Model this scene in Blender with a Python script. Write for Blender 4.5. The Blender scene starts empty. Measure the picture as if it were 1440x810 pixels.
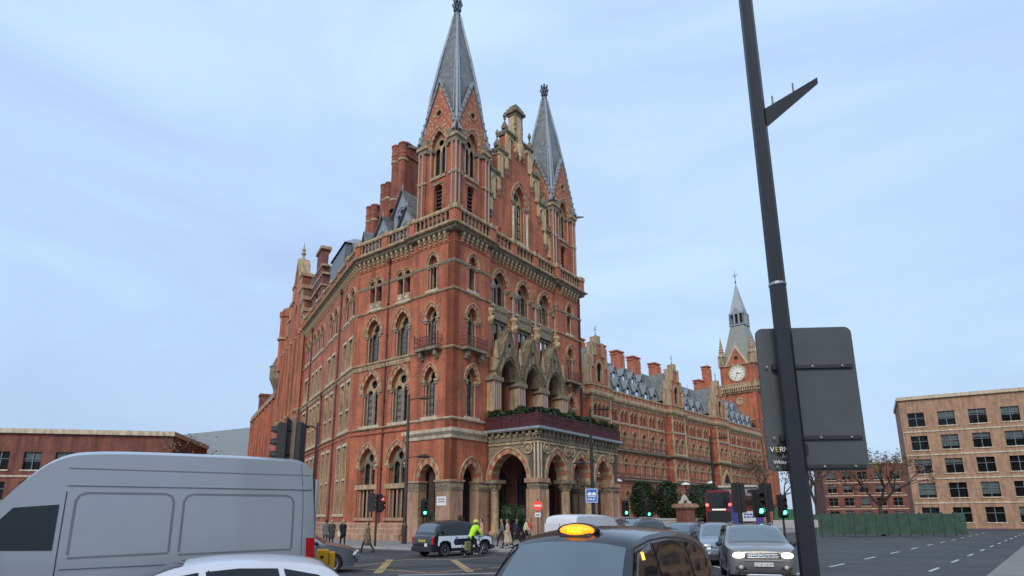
import bpy, bmesh, math, random
from mathutils import Vector, Matrix
from mathutils.geometry import tessellate_polygon, delaunay_2d_cdt
R = math.radians; PI = math.pi
random.seed(7)
SC = bpy.context.scene
COL = SC.collection

# ------------------------------------------------------------------ camera
HC = 2.0
FPX, CYPX = 852.2, 525.0
PITCH, ROLL = 0.23183, -0.00515
fw = Vector((0, math.cos(PITCH), math.sin(PITCH)))
_up = Vector((0, -math.sin(PITCH), math.cos(PITCH)))
_rt = Vector((1, 0, 0))
rt = math.cos(ROLL) * _rt + math.sin(ROLL) * _up
up = -math.sin(ROLL) * _rt + math.cos(ROLL) * _up
cam = bpy.data.cameras.new('camera')
camo = bpy.data.objects.new('camera', cam); COL.objects.link(camo)
camo.matrix_world = Matrix(((rt.x, up.x, -fw.x, 0), (rt.y, up.y, -fw.y, 0), (rt.z, up.z, -fw.z, HC), (0, 0, 0, 1)))
cam.sensor_width = 36; cam.lens = FPX / 1440 * 36
cam.shift_y = (CYPX - 405) / 1440
cam.clip_start = 0.1; cam.clip_end = 3000
SC.camera = camo

def ray(x, y):
    return (fw + (x - 720) / FPX * rt - (y - CYPX) / FPX * up)
def gnd(x, y, z=0.0):
    d = ray(x, y); t = (z - HC) / d.z
    return Vector((d.x * t, d.y * t, z))
def at(x, y, Y):
    d = ray(x, y); t = Y / d.y
    return Vector((d.x * t, Y, HC + d.z * t))

# ------------------------------------------------------------------ sky and sun
SUN_EL, SUN_AZ = R(36), R(196)      # soft winter afternoon light through cloud
w = bpy.data.worlds.new('World'); SC.world = w; w.use_nodes = True
nt = w.node_tree; nt.nodes.clear()
def N(t, k, **kw):
    n = t.nodes.new(k)
    for a, b in kw.items():
        setattr(n, a, b)
    return n
sky = N(nt, 'ShaderNodeTexSky', sky_type='NISHITA', sun_disc=False)
sky.sun_elevation = SUN_EL; sky.sun_rotation = SUN_AZ; sky.air_density = 1.0; sky.dust_density = 1.5
tc = N(nt, 'ShaderNodeTexCoord')
mp = N(nt, 'ShaderNodeMapping'); mp.inputs['Scale'].default_value = (1.0, 0.8, 2.6); mp.inputs['Rotation'].default_value = (0.3, 0.35, 0.5)
ns = N(nt, 'ShaderNodeTexNoise'); ns.inputs['Scale'].default_value = 1.7; ns.inputs['Detail'].default_value = 7; ns.inputs['Roughness'].default_value = 0.52; ns.inputs['Distortion'].default_value = 0.6
cr = N(nt, 'ShaderNodeValToRGB')
cr.color_ramp.elements[0].position = 0.33; cr.color_ramp.elements[0].color = (4.5, 6.05, 8.6, 1)
cr.color_ramp.elements[1].position = 0.66; cr.color_ramp.elements[1].color = (5.75, 7.7, 10.2, 1)
mx = N(nt, 'ShaderNodeMix', data_type='RGBA'); mx.inputs[0].default_value = 0.85
bg = N(nt, 'ShaderNodeBackground'); bg.inputs[1].default_value = 0.1
wo = N(nt, 'ShaderNodeOutputWorld')
L = nt.links.new
sx = N(nt, 'ShaderNodeSeparateXYZ'); L(tc.outputs['Generated'], sx.inputs[0])
er = N(nt, 'ShaderNodeMapRange'); er.inputs['From Min'].default_value = 0.0; er.inputs['From Max'].default_value = 0.6; er.inputs['To Min'].default_value = 0.74; er.inputs['To Max'].default_value = 1.0
L(sx.outputs[2], er.inputs[0])
mv = N(nt, 'ShaderNodeMix', data_type='RGBA', blend_type='MULTIPLY'); mv.inputs[0].default_value = 1
L(tc.outputs['Generated'], mp.inputs['Vector']); L(mp.outputs[0], ns.inputs['Vector']); L(ns.outputs[0], cr.inputs[0])
L(sky.outputs[0], mx.inputs[6]); L(cr.outputs[0], mv.inputs[6]); L(er.outputs[0], mv.inputs[7]); L(mv.outputs[2], mx.inputs[7]); L(mx.outputs[2], bg.inputs[0]); L(bg.outputs[0], wo.inputs[0])
sun = bpy.data.lights.new('sun', 'SUN'); sun.energy = 1.5; sun.angle = R(25); sun.color = (1.0, 0.93, 0.84)
suno = bpy.data.objects.new('sun', sun); COL.objects.link(suno)
# light arrives from behind the camera's left shoulder
sd = Vector((math.sin(SUN_AZ) * math.cos(SUN_EL), math.cos(SUN_AZ) * math.cos(SUN_EL), math.sin(SUN_EL)))
suno.rotation_euler = sd.to_track_quat('Z', 'Y').to_euler()
vs = SC.view_settings
vs.view_transform = 'Standard'; vs.look = 'None'; vs.gamma = 1; vs.exposure = 0.35; vs.use_curve_mapping = False

# ------------------------------------------------------------------ materials
MATS = {}
def mat(name, col, rough=0.7, metal=0.0, var=0.12, scale=2.0, bump=0.0, bscale=20.0, spec=0.5, emit=None, estr=0.0, kind=None, c2=None, coat=0.0, thr=(0.4, 0.62), streak=0.0):
    if name in MATS: return MATS[name]
    m = bpy.data.materials.new(name); MATS[name] = m; m.use_nodes = True
    t = m.node_tree; b = t.nodes['Principled BSDF']; l = t.links.new
    b.inputs['Roughness'].default_value = rough; b.inputs['Metallic'].default_value = metal
    b.inputs['Specular IOR Level'].default_value = spec
    if coat: b.inputs['Coat Weight'].default_value = coat; b.inputs['Coat Roughness'].default_value = 0.04
    if emit:
        b.inputs['Emission Color'].default_value = (*emit, 1); b.inputs['Emission Strength'].default_value = estr
    tc = N(t, 'ShaderNodeTexCoord')
    n = N(t, 'ShaderNodeTexNoise'); n.inputs['Scale'].default_value = scale; n.inputs['Detail'].default_value = 6; n.inputs['Roughness'].default_value = 0.6
    l(tc.outputs['Object'], n.inputs['Vector'])
    if c2:
        r = N(t, 'ShaderNodeValToRGB')
        r.color_ramp.elements[0].position = thr[0]; r.color_ramp.elements[0].color = (*col, 1)
        r.color_ramp.elements[1].position = thr[1]; r.color_ramp.elements[1].color = (*c2, 1)
        l(n.outputs[0], r.inputs[0]); base = r.outputs[0]
    else:
        r = N(t, 'ShaderNodeValToRGB')
        r.color_ramp.elements[0].position = 0.3; r.color_ramp.elements[0].color = (*[c * (1 - var) for c in col], 1)
        r.color_ramp.elements[1].position = 0.7; r.color_ramp.elements[1].color = (*[min(1, c * (1 + var)) for c in col], 1)
        l(n.outputs[0], r.inputs[0]); base = r.outputs[0]
    if kind == 'brick':
        sp = N(t, 'ShaderNodeSeparateXYZ'); l(tc.outputs['Object'], sp.inputs[0])
        ad = N(t, 'ShaderNodeMath', operation='ADD'); l(sp.outputs[0], ad.inputs[0]); l(sp.outputs[1], ad.inputs[1])
        cb = N(t, 'ShaderNodeCombineXYZ'); l(ad.outputs[0], cb.inputs[0]); l(sp.outputs[2], cb.inputs[1])
        bt = N(t, 'ShaderNodeTexBrick'); bt.inputs['Scale'].default_value = 1.0
        bt.inputs['Brick Width'].default_value = 0.23; bt.inputs['Row Height'].default_value = 0.078; bt.inputs['Mortar Size'].default_value = 0.007
        bt.inputs['Color1'].default_value = (0.80, 0.80, 0.80, 1); bt.inputs['Color2'].default_value = (1.16, 1.12, 1.08, 1); bt.inputs['Mortar'].default_value = (0.72, 0.85, 0.95, 1)
        l(cb.outputs[0], bt.inputs['Vector'])
        mu = N(t, 'ShaderNodeMix', data_type='RGBA', blend_type='MULTIPLY'); mu.inputs[0].default_value = 1
        l(base, mu.inputs[6]); l(bt.outputs[0], mu.inputs[7]); base = mu.outputs[2]
        # soot streaks that run down the wall
        mp = N(t, 'ShaderNodeMapping'); mp.inputs['Scale'].default_value = (1.3, 1.3, 0.12); mp.inputs['Location'].default_value = (5.3, 2.9, 1.0)
        l(tc.outputs['Object'], mp.inputs['Vector'])
        n3 = N(t, 'ShaderNodeTexNoise'); n3.inputs['Scale'].default_value = 1.0; n3.inputs['Detail'].default_value = 5; l(mp.outputs[0], n3.inputs['Vector'])
        r3 = N(t, 'ShaderNodeValToRGB'); r3.color_ramp.elements[0].position = 0.34; r3.color_ramp.elements[0].color = (0.52, 0.50, 0.49, 1)
        r3.color_ramp.elements[1].position = 0.56; r3.color_ramp.elements[1].color = (1, 1, 1, 1); l(n3.outputs[0], r3.inputs[0])
        mu2 = N(t, 'ShaderNodeMix', data_type='RGBA', blend_type='MULTIPLY'); mu2.inputs[0].default_value = 0.8
        l(base, mu2.inputs[6]); l(r3.outputs[0], mu2.inputs[7]); base = mu2.outputs[2]
    if kind == 'slate':
        sp = N(t, 'ShaderNodeSeparateXYZ'); l(tc.outputs['Object'], sp.inputs[0])
        ad = N(t, 'ShaderNodeMath', operation='ADD'); l(sp.outputs[0], ad.inputs[0]); l(sp.outputs[1], ad.inputs[1])
        cb = N(t, 'ShaderNodeCombineXYZ'); l(ad.outputs[0], cb.inputs[0]); l(sp.outputs[2], cb.inputs[1])
        bt = N(t, 'ShaderNodeTexBrick'); bt.inputs['Scale'].default_value = 1.0
        bt.inputs['Brick Width'].default_value = 0.35; bt.inputs['Row Height'].default_value = 0.28; bt.inputs['Mortar Size'].default_value = 0.012
        bt.inputs['Color1'].default_value = (0.78, 0.80, 0.84, 1); bt.inputs['Color2'].default_value = (1.2, 1.18, 1.12, 1); bt.inputs['Mortar'].default_value = (0.5, 0.5, 0.5, 1)
        l(cb.outputs[0], bt.inputs['Vector'])
        mu = N(t, 'ShaderNodeMix', data_type='RGBA', blend_type='MULTIPLY'); mu.inputs[0].default_value = 1
        l(base, mu.inputs[6]); l(bt.outputs[0], mu.inputs[7]); base = mu.outputs[2]
    if streak:
        mp = N(t, 'ShaderNodeMapping'); mp.inputs['Scale'].default_value = (2.2, 2.2, 0.35)
        l(tc.outputs['Object'], mp.inputs['Vector'])
        n3 = N(t, 'ShaderNodeTexNoise'); n3.inputs['Scale'].default_value = 1.2; n3.inputs['Detail'].default_value = 6; l(mp.outputs[0], n3.inputs['Vector'])
        r3 = N(t, 'ShaderNodeValToRGB'); r3.color_ramp.elements[0].position = 0.36; r3.color_ramp.elements[0].color = (0.38, 0.37, 0.36, 1)
        r3.color_ramp.elements[1].position = 0.60; r3.color_ramp.elements[1].color = (1, 1, 1, 1); l(n3.outputs[0], r3.inputs[0])
        mu2 = N(t, 'ShaderNodeMix', data_type='RGBA', blend_type='MULTIPLY'); mu2.inputs[0].default_value = streak
        l(base, mu2.inputs[6]); l(r3.outputs[0], mu2.inputs[7]); base = mu2.outputs[2]
    l(base, b.inputs['Base Color'])
    if bump:
        n2 = N(t, 'ShaderNodeTexNoise'); n2.inputs['Scale'].default_value = bscale; n2.inputs['Detail'].default_value = 4
        l(tc.outputs['Object'], n2.inputs['Vector'])
        bp = N(t, 'ShaderNodeBump'); bp.inputs['Strength'].default_value = bump; bp.inputs['Distance'].default_value = 0.05
        l(n2.outputs[0], bp.inputs['Height']); l(bp.outputs[0], b.inputs['Normal'])
    return m
def glassmat(name, tint, fac=0.25, rough=0.02):
    m = bpy.data.materials.new(name); MATS[name] = m; m.use_nodes = True
    t = m.node_tree; t.nodes.clear(); l = t.links.new
    o = N(t, 'ShaderNodeOutputMaterial'); tr = N(t, 'ShaderNodeBsdfTransparent'); tr.inputs[0].default_value = (*tint, 1)
    g = N(t, 'ShaderNodeBsdfGlossy'); g.inputs['Roughness'].default_value = rough; g.inputs[0].default_value = (0.9, 0.95, 1, 1)
    lw = N(t, 'ShaderNodeLayerWeight'); lw.inputs[0].default_value = fac
    tcn = N(t, 'ShaderNodeTexCoord'); nz = N(t, 'ShaderNodeTexNoise'); nz.inputs['Scale'].default_value = 0.9
    l(tcn.outputs['Object'], nz.inputs['Vector'])
    bp = N(t, 'ShaderNodeBump'); bp.inputs['Strength'].default_value = 0.06; bp.inputs['Distance'].default_value = 0.1; l(nz.outputs[0], bp.inputs['Height']); l(bp.outputs[0], g.inputs['Normal'])
    x = N(t, 'ShaderNodeMixShader'); l(lw.outputs['Fresnel'], x.inputs[0]); l(tr.outputs[0], x.inputs[1]); l(g.outputs[0], x.inputs[2]); l(x.outputs[0], o.inputs[0])
    return m
mat('brick', (0.55, 0.168, 0.078), 0.85, kind='brick', scale=0.7, c2=(0.36, 0.112, 0.064), thr=(0.38, 0.66))
mat('brick_plain', (0.40, 0.125, 0.07), 0.85, var=0.3, scale=1.2, bump=0.2)
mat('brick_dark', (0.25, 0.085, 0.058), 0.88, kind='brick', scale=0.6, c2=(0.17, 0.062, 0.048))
mat('stone', (0.47, 0.335, 0.195), 0.85, var=0.25, scale=2.5, bump=0.35, bscale=14, streak=0.75)
mat('stone_pale', (0.60, 0.50, 0.36), 0.85, var=0.18, scale=2.5, bump=0.3, bscale=14, streak=0.5)
mat('stone_grey', (0.30, 0.245, 0.165), 0.9, scale=1.7, bump=0.6, bscale=9, c2=(0.20, 0.175, 0.125), streak=0.7)
mat('stone_pink', (0.42, 0.25, 0.16), 0.85, var=0.18, scale=1.6, bump=0.3, bscale=14, streak=0.5)
mat('carved', (0.30, 0.235, 0.155), 0.9, scale=7.0, bump=1.0, bscale=5.5, c2=(0.15, 0.12, 0.085), thr=(0.42, 0.6))
mat('granite', (0.33, 0.235, 0.185), 0.45, var=0.2, scale=9)
mat('gable_mix', (0.38, 0.115, 0.06), 0.85, scale=4.6, c2=(0.52, 0.36, 0.19), thr=(0.55, 0.59), bump=0.3)
mat('brick_mid', (0.36, 0.115, 0.068), 0.88, kind='brick', scale=0.8, c2=(0.25, 0.085, 0.058))
mat('brick_soot', (0.12, 0.07, 0.05), 0.9, kind='brick', scale=0.6, c2=(0.08, 0.05, 0.04))
mat('cream', (0.60, 0.43, 0.235), 0.85, var=0.15, scale=2.5, bump=0.3, bscale=14, streak=0.45)
mat('slate', (0.135, 0.15, 0.155), 0.55, kind='slate', scale=1.5, c2=(0.20, 0.205, 0.19))
mat('lead', (0.25, 0.28, 0.31), 0.45, var=0.2, scale=3, metal=0.1)
mat('lead_dark', (0.13, 0.15, 0.175), 0.5, var=0.25, scale=4)
mat('iron', (0.09, 0.022, 0.026), 0.55, var=0.2, scale=6)
mat('pipe', (0.12, 0.03, 0.03), 0.5, var=0.2, scale=6)
mat('black', (0.012, 0.013, 0.015), 0.45, var=0.2, scale=5)
mat('frame_dark', (0.035, 0.028, 0.028), 0.5)
mat('dark_room', (0.02, 0.016, 0.014), 0.9)  # shade of unlit interiors, put into the colour
mat('room_wall', (0.06, 0.04, 0.03), 0.9)  # darkened to carry the deep shade inside the porch and lobby
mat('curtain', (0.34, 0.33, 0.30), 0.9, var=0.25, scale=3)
mat('curtain_dim', (0.05, 0.042, 0.04), 0.9, var=0.3, scale=3)  # near-black: the gloom of an empty room painted on a flat sheet
glassmat('glass', (0.75, 0.8, 0.82), 0.16)
mat('asphalt', (0.042, 0.042, 0.045), 0.7, scale=0.35, bump=0.5, bscale=60, c2=(0.088, 0.085, 0.086), thr=(0.36, 0.68), streak=0.35)
mat('pavement', (0.24, 0.225, 0.205), 0.85, var=0.15, scale=0.8, bump=0.2)
mat('kerb', (0.30, 0.285, 0.265), 0.8, var=0.2)
mat('yellow_paint', (0.42, 0.29, 0.12), 0.7, scale=7, c2=(0.12, 0.10, 0.07), thr=(0.46, 0.66))
mat('white_paint', (0.55, 0.54, 0.5), 0.7, scale=5, c2=(0.18, 0.18, 0.175), thr=(0.52, 0.7))
mat('leaf', (0.022, 0.045, 0.014), 0.6, scale=3, c2=(0.045, 0.075, 0.022))
mat('leaf_dark', (0.012, 0.028, 0.010), 0.6, scale=3, c2=(0.03, 0.052, 0.018))
mat('bark', (0.07, 0.05, 0.035), 0.9, var=0.3, scale=8)
mat('twig', (0.12, 0.085, 0.055), 0.9, var=0.35, scale=1)

# ------------------------------------------------------------------ mesh helpers
class MB:
    def __init__(s): s.v = []; s.f = []; s.m = []
    def add(s, vs, fs, mi=0):
        o = len(s.v); s.v += [tuple(p) for p in vs]
        for f in fs: s.f.append([i + o for i in f]); s.m.append(mi)
    def box(s, x0, x1, y0, y1, z0, z1, mi=0):
        s.add([(x0,y0,z0),(x1,y0,z0),(x1,y1,z0),(x0,y1,z0),(x0,y0,z1),(x1,y0,z1),(x1,y1,z1),(x0,y1,z1)],
              [(0,3,2,1),(4,5,6,7),(0,1,5,4),(1,2,6,5),(2,3,7,6),(3,0,4,7)], mi)
    def plate(s, outer, holes=(), y0=0.0, y1=0.1, mi=0, back=False, mrev=None, edge=True):
        """outline in (x,z), front at y0, reveals run back to y1"""
        mrev = mi if mrev is None else mrev
        loops = [list(outer)] + [list(h) for h in holes]
        flat = [p for lp in loops for p in lp]
        tris = tessellate_polygon([[Vector((p[0], p[1], 0)) for p in lp] for lp in loops])
        s.add([(p[0], y0, p[1]) for p in flat], tris, mi)
        if back: s.add([(p[0], y1, p[1]) for p in flat], [tuple(reversed(t)) for t in tris], mi)
        for k, lp in enumerate(loops):
            if k == 0 and not edge: continue
            n = len(lp)
            s.add([(p[0], y0, p[1]) for p in lp] + [(p[0], y1, p[1]) for p in lp],
                  [(i, (i + 1) % n, n + (i + 1) % n, n + i) for i in range(n)], mrev if k else mi)
    def lathe(s, cx, cy, prof, n=8, mi=0, rot=0.0):
        vs = []
        for r, z in prof:
            for k in range(n):
                a = rot + 2 * PI * k / n
                vs.append((cx + r * math.cos(a), cy + r * math.sin(a), z))
        fs = []
        for j in range(len(prof) - 1):
            for k in range(n):
                fs.append((j*n+k, j*n+(k+1)%n, (j+1)*n+(k+1)%n, (j+1)*n+k))
        fs.append(tuple(reversed(range(n)))); fs.append(tuple(range((len(prof)-1)*n, len(prof)*n)))
        s.add(vs, fs, mi)
    def tube(s, p0, p1, r0, r1=None, n=6, mi=0):
        r1 = r0 if r1 is None else r1
        p0 = Vector(p0); p1 = Vector(p1); d = (p1 - p0)
        if d.length < 1e-6: return
        d.normalize(); a = Vector((0, 0, 1)) if abs(d.z) < 0.9 else Vector((1, 0, 0))
        x = d.cross(a).normalized(); y = d.cross(x)
        vs = [p0 + (x*math.cos(2*PI*k/n) + y*math.sin(2*PI*k/n))*r0 for k in range(n)] + [p1 + (x*math.cos(2*PI*k/n) + y*math.sin(2*PI*k/n))*r1 for k in range(n)]
        s.add(vs, [(k, (k+1)%n, n+(k+1)%n, n+k) for k in range(n)] + [tuple(reversed(range(n))), tuple(range(n, 2*n))], mi)
    def chain(s, pts, rs, n=6, mi=0):
        for i in range(len(pts)-1): s.tube(pts[i], pts[i+1], rs[i], rs[i+1], n, mi)
    def ring(s, inner, outer, y0, y1, mats=(0,), per=1):
        """voussoirs: strip between two open outlines with the same count"""
        n = len(inner)
        for i in range(n - 1):
            a, b, c, d = inner[i], inner[i+1], outer[i+1], outer[i]
            mi = mats[(i // per) % len(mats)]
            q = [(p[0], y0, p[1]) for p in (a, b, c, d)] + [(p[0], y1, p[1]) for p in (a, b, c, d)]
            s.add(q, [(0,1,2,3),(0,4,5,1),(3,2,6,7),(1,5,6,2),(0,3,7,4)], mi)
    def sweep(s, path, prof, mi=0, closed=False, cap=True):
        """profile (out, z) carried along a plan polyline with mitred corners; outward = left of travel"""
        n = len(path); P = [Vector((p[0], p[1])) for p in path]; ring = []
        for i in range(n):
            if closed or 0 < i < n - 1:
                d0 = (P[i] - P[i-1]).normalized(); d1 = (P[(i+1) % n] - P[i]).normalized()
            elif i == 0: d0 = d1 = (P[1] - P[0]).normalized()
            else: d0 = d1 = (P[i] - P[i-1]).normalized()
            n0 = Vector((-d0.y, d0.x)); n1 = Vector((-d1.y, d1.x)); mm = (n0 + n1)
            mm = mm / max(0.25, (1 + n0.dot(n1)))
            ring.append([(P[i].x + mm.x * o, P[i].y + mm.y * o, z) for o, z in prof])
        k = len(prof); vs = [p for r in ring for p in r]; fs = []
        for i in range(n if closed else n - 1):
            j = (i + 1) % n
            for a in range(k):
                b = (a + 1) % k
                fs.append((i*k+a, i*k+b, j*k+b, j*k+a))
        if not closed and cap: fs += [tuple(range(k)), tuple(reversed(range((n-1)*k, n*k)))]
        s.add(vs, fs, mi)
    def mesh(s, name, mats, smooth=False):
        me = bpy.data.meshes.new(name); me.from_pydata(s.v, [], s.f)
        for m in mats: me.materials.append(MATS[m] if isinstance(m, str) else m)
        me.polygons.foreach_set('material_index', s.m)
        if smooth: me.polygons.foreach_set('use_smooth', [True] * len(me.polygons))
        me.update()
        bm = bmesh.new(); bm.from_mesh(me); bmesh.ops.recalc_face_normals(bm, faces=bm.faces); bm.to_mesh(me); bm.free()
        return me
    def build(s, name, mats, parent=None, M=None, smooth=False):
        if not isinstance(mats, (list, tuple)): mats = [mats]
        return obj(name, s.mesh(name, mats, smooth), parent, M)
def obj(name, me, parent=None, M=None):
    o = bpy.data.objects.new(name, me); COL.objects.link(o)
    if parent is not None: o.parent = parent
    if M is not None: o.matrix_basis = M
    return o
def tag(o, label=None, cat=None, group=None, kind=None):
    if label: o['label'] = label
    if cat: o['category'] = cat
    if group: o['group'] = group
    if kind: o['kind'] = kind
    return o
def empty(name, loc, rz=0, label=None, cat=None, group=None):
    o = bpy.data.objects.new(name, None); COL.objects.link(o); o.location = loc; o.rotation_euler = (0, 0, rz); o.empty_display_size = 0.2
    return tag(o, label, cat, group)
def copy_tree(o, parent=None):
    c = o.copy(); COL.objects.link(c); c.parent = parent
    for ch in list(o.children): copy_tree(ch, c)
    return c
def T(x, y=0, z=0): return Matrix.Translation((x, y, z))
def RZ(a): return Matrix.Rotation(a, 4, 'Z')
def pointed(w, rise, n=8):
    if rise >= w * 0.999:
        Rr = (w*w + rise*rise) / (2*w); c = Rr - w; amax = math.acos(max(-1, min(1, c / Rr)))
        left = [(c + Rr*math.cos(PI - amax*k/n), Rr*math.sin(PI - amax*k/n)) for k in range(n + 1)]
    else:
        left = [(-w*math.cos(PI/2*k/n), rise*math.sin(PI/2*k/n)) for k in range(n + 1)]
    return left + [(-x, z) for x, z in reversed(left[:-1])]
def arched(cx, w, z0, zs, rise, n=8):
    return [(cx - w, z0)] + [(cx + x, zs + z) for x, z in pointed(w, rise, n)] + [(cx + w, z0)]
def rect(x0, x1, z0, z1): return [(x0, z0), (x0, z1), (x1, z1), (x1, z0)]
def circ(cx, cz, r, n=14): return [(cx + r*math.cos(2*PI*k/n), cz + r*math.sin(2*PI*k/n)) for k in range(n)]
def shift(poly, dx, dz=0): return [(x + dx, z + dz) for x, z in poly]
# ================================================================== ground
CORNER = Vector((-4.825, 47.757, 0)); HROT = R(53.398)
HM = T(*CORNER) @ RZ(HROT)
def H(u, v, z=0.0): return HM @ Vector((u, v, z))
mb = MB(); mb.box(-700, 700, -300, 1500, -0.6, 0.0)
tag(mb.build('road', 'asphalt'), 'dark grey asphalt road surface of the junction', 'road', kind='structure')

# ================================================================== corner pavilion of the hotel
hotel = empty('hotel_building', CORNER, HROT, 'red brick gothic corner pavilion with twin grey spires and arched stone porch', 'building')
FA = Matrix.Identity(4); FB = RZ(R(-90)); CANG = math.atan2(-0.914, -0.405)
FC = T(0.1, 12.6) @ RZ(CANG)
FP = T(4.4, 0) @ RZ(R(-90))
BMATS = ['brick_plain', 'stone', 'stone_pale', 'granite', 'brick', 'stone_grey', 'carved']
def wall(F, outer, holes, y0, depth=0.5, m='brick', parent=None, name='wall', mrev=None):
    mb = MB(); mb.plate(outer, holes, y0, y0 + depth)
    return mb.build(name, m, parent or hotel, F)

WIN = {}
def window_meshes(key, w, sill, spring, rise, kind='single', rw=0.3, curtain_or_gloom='curtain_dim', hood=True, impost=True, shafts=True, sillout=0.15, plate='stone', bars=5, alt=True, low=None, depth=0.62, cut=None):
    if key in WIN: return WIN[key]
    mb = MB(); n = 7
    op = arched(0, w, sill, spring, rise, n)
    a_in = shift(pointed(w, rise, n), 0, spring)
    if rw:
        a_out = shift(pointed(w + rw, rise + rw * 1.05, n), 0, spring)
        mb.ring(a_in, a_out, -0.06, 0.12, (1, 0) if alt else (1,))
        if hood:
            a_h = shift(pointed(w + rw + 0.09, rise + rw * 1.05 + 0.10, n), 0, spring)
            mb.ring(a_out, a_h, -0.14, 0.1, (1,))
    if impost:
        for s in (-1, 1):
            x0, x1 = s * (w - 0.16), s * (w + rw + 0.1)
            mb.box(min(x0, x1), max(x0, x1), -0.1, 0.3, spring - 0.14, spring + 0.02, 1)
            x1 = s * (w + rw * 0.7)
            mb.box(min(x0, x1), max(x0, x1), -0.06, 0.3, spring - 0.40, spring - 0.14, 6)
    if shafts:
        for s in (-1, 1):
            mb.lathe(s * (w - 0.11), 0.12, [(0.12, sill), (0.12, sill + 0.15), (0.075, sill + 0.22), (0.075, spring - 0.45), (0.13, spring - 0.3)], 8, 3)
    if sillout:
        mb.box(-w - rw * 0.9, w + rw * 0.9, -sillout, depth, sill - 0.22, sill, 2)
    yp = depth - 0.18
    if kind == 'single':
        holes = [arched(0, w - 0.13, sill + 0.02, spring, rise * 0.8, 5)]
    elif kind == 'trefoil':
        iw = w - 0.13
        holes = [[(-iw, sill + .02), (-iw, spring - .1), (-iw * .62, spring + rise * .12), (-iw * .7, spring + rise * .34), (-iw * .35, spring + rise * .60), (0, spring + rise * .76),
                  (iw * .35, spring + rise * .60), (iw * .7, spring + rise * .34), (iw * .62, spring + rise * .12), (iw, spring - .1), (iw, sill + .02)]]
    elif kind == 'double':
        lw = (w - 0.22) / 2
        holes = [arched(s * (lw + 0.08), lw, sill + 0.02, spring - 0.25, lw * 1.25, 4) for s in (-1, 1)] + [circ(0, spring + rise * 0.44, rise * 0.23)]
    elif kind == 'plain': holes = None
    if holes is not None:
        if low:
            holes += [rect(-w + 0.15, -0.08, low[0] + .02, low[1]), rect(0.08, w - 0.15, low[0] + .02, low[1])]
            op2 = arched(0, w, low[0], spring, rise, n)
        else: op2 = op
        mb.plate(op2, holes, yp, yp + 0.14, {'stone': 1, 'stone_pale': 2, 'stone_grey': 5}[plate], edge=False)
        if kind == 'double':
            mb.lathe(0, yp - 0.03, [(0.09, sill), (0.06, sill + .2), (0.06, spring - .5), (0.11, spring - .3)], 6, 3)
    main = mb.mesh('window', BMATS)
    out = [('window', main)]
    zl = low[0] if low else sill
    op3 = arched(0, w, zl, spring, rise, n)
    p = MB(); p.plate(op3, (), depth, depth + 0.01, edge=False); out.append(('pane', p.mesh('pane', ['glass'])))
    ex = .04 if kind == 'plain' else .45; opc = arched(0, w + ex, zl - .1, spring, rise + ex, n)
    c = MB(); c.plate(opc, (), depth + 0.22, depth + 0.3, edge=False)  # sheet behind the glass; dark ones stand for the unlit room
    if curtain_or_gloom == 'half':
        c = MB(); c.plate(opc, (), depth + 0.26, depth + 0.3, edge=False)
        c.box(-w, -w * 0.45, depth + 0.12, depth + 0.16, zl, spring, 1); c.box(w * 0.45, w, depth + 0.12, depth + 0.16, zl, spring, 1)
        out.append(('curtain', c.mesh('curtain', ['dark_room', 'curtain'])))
    else: out.append(('curtain', c.mesh('curtain', [curtain_or_gloom])))
    f = MB(); f.box(-0.035, 0.035, depth - 0.05, depth - 0.005, zl, spring + rise * 0.5)
    for k in range(1, bars):
        z = zl + (spring - zl) * k / bars
        f.box(-w, w, depth - 0.045, depth - 0.004, z - 0.025, z + 0.025)
    f.box(-w, -w + 0.06, depth - 0.05, depth - 0.006, zl, spring); f.box(w - 0.06, w, depth - 0.05, depth - 0.006, zl, spring)
    out.append(('frame', f.mesh('frame', ['frame_dark'])))
    WIN[key] = out; return out
def window(F, cx, y0, key, parent=None, **kw):
    ms = window_meshes(key, **kw) if kw else WIN[key]
    o = obj('window', ms[0][1], parent or hotel, F @ T(cx, y0, 0))
    for nm, me in ms[1:]: obj(nm, me, o)
    return o

# ---- window types: corner bays
window_meshes('c3', 0.66, 10.0, 13.1, 1.15, 'trefoil', curtain_or_gloom='half', rw=0.28)
window_meshes('c4', 0.64, 15.95, 18.5, 1.1, 'trefoil', curtain_or_gloom='half', rw=0.28)
window_meshes('c5', 0.52, 21.05, 23.4, 0.92, 'trefoil', rw=0.24)
window_meshes('b3', 1.05, 9.95, 13.05, 1.7, 'double', curtain_or_gloom='half', rw=0.36, plate='stone', depth=.55)
window_meshes('b4', 0.86, 15.75, 18.55, 1.4, 'trefoil', curtain_or_gloom='curtain', rw=0.34, bars=6)
window_meshes('b1', 1.02, 4.75, 6.45, 1.55, 'double', rw=0.36, low=(1.95, 4.35), plate='stone_grey', shafts=False, sillout=0)
window_meshes('a5', 1.0, 20.9, 22.9, 1.42, 'double', rw=0.34, plate='stone_grey')
window_meshes('g6', 1.05, 28.9, 33.2, 2.0, 'double', rw=0.42, plate='stone')

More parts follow.
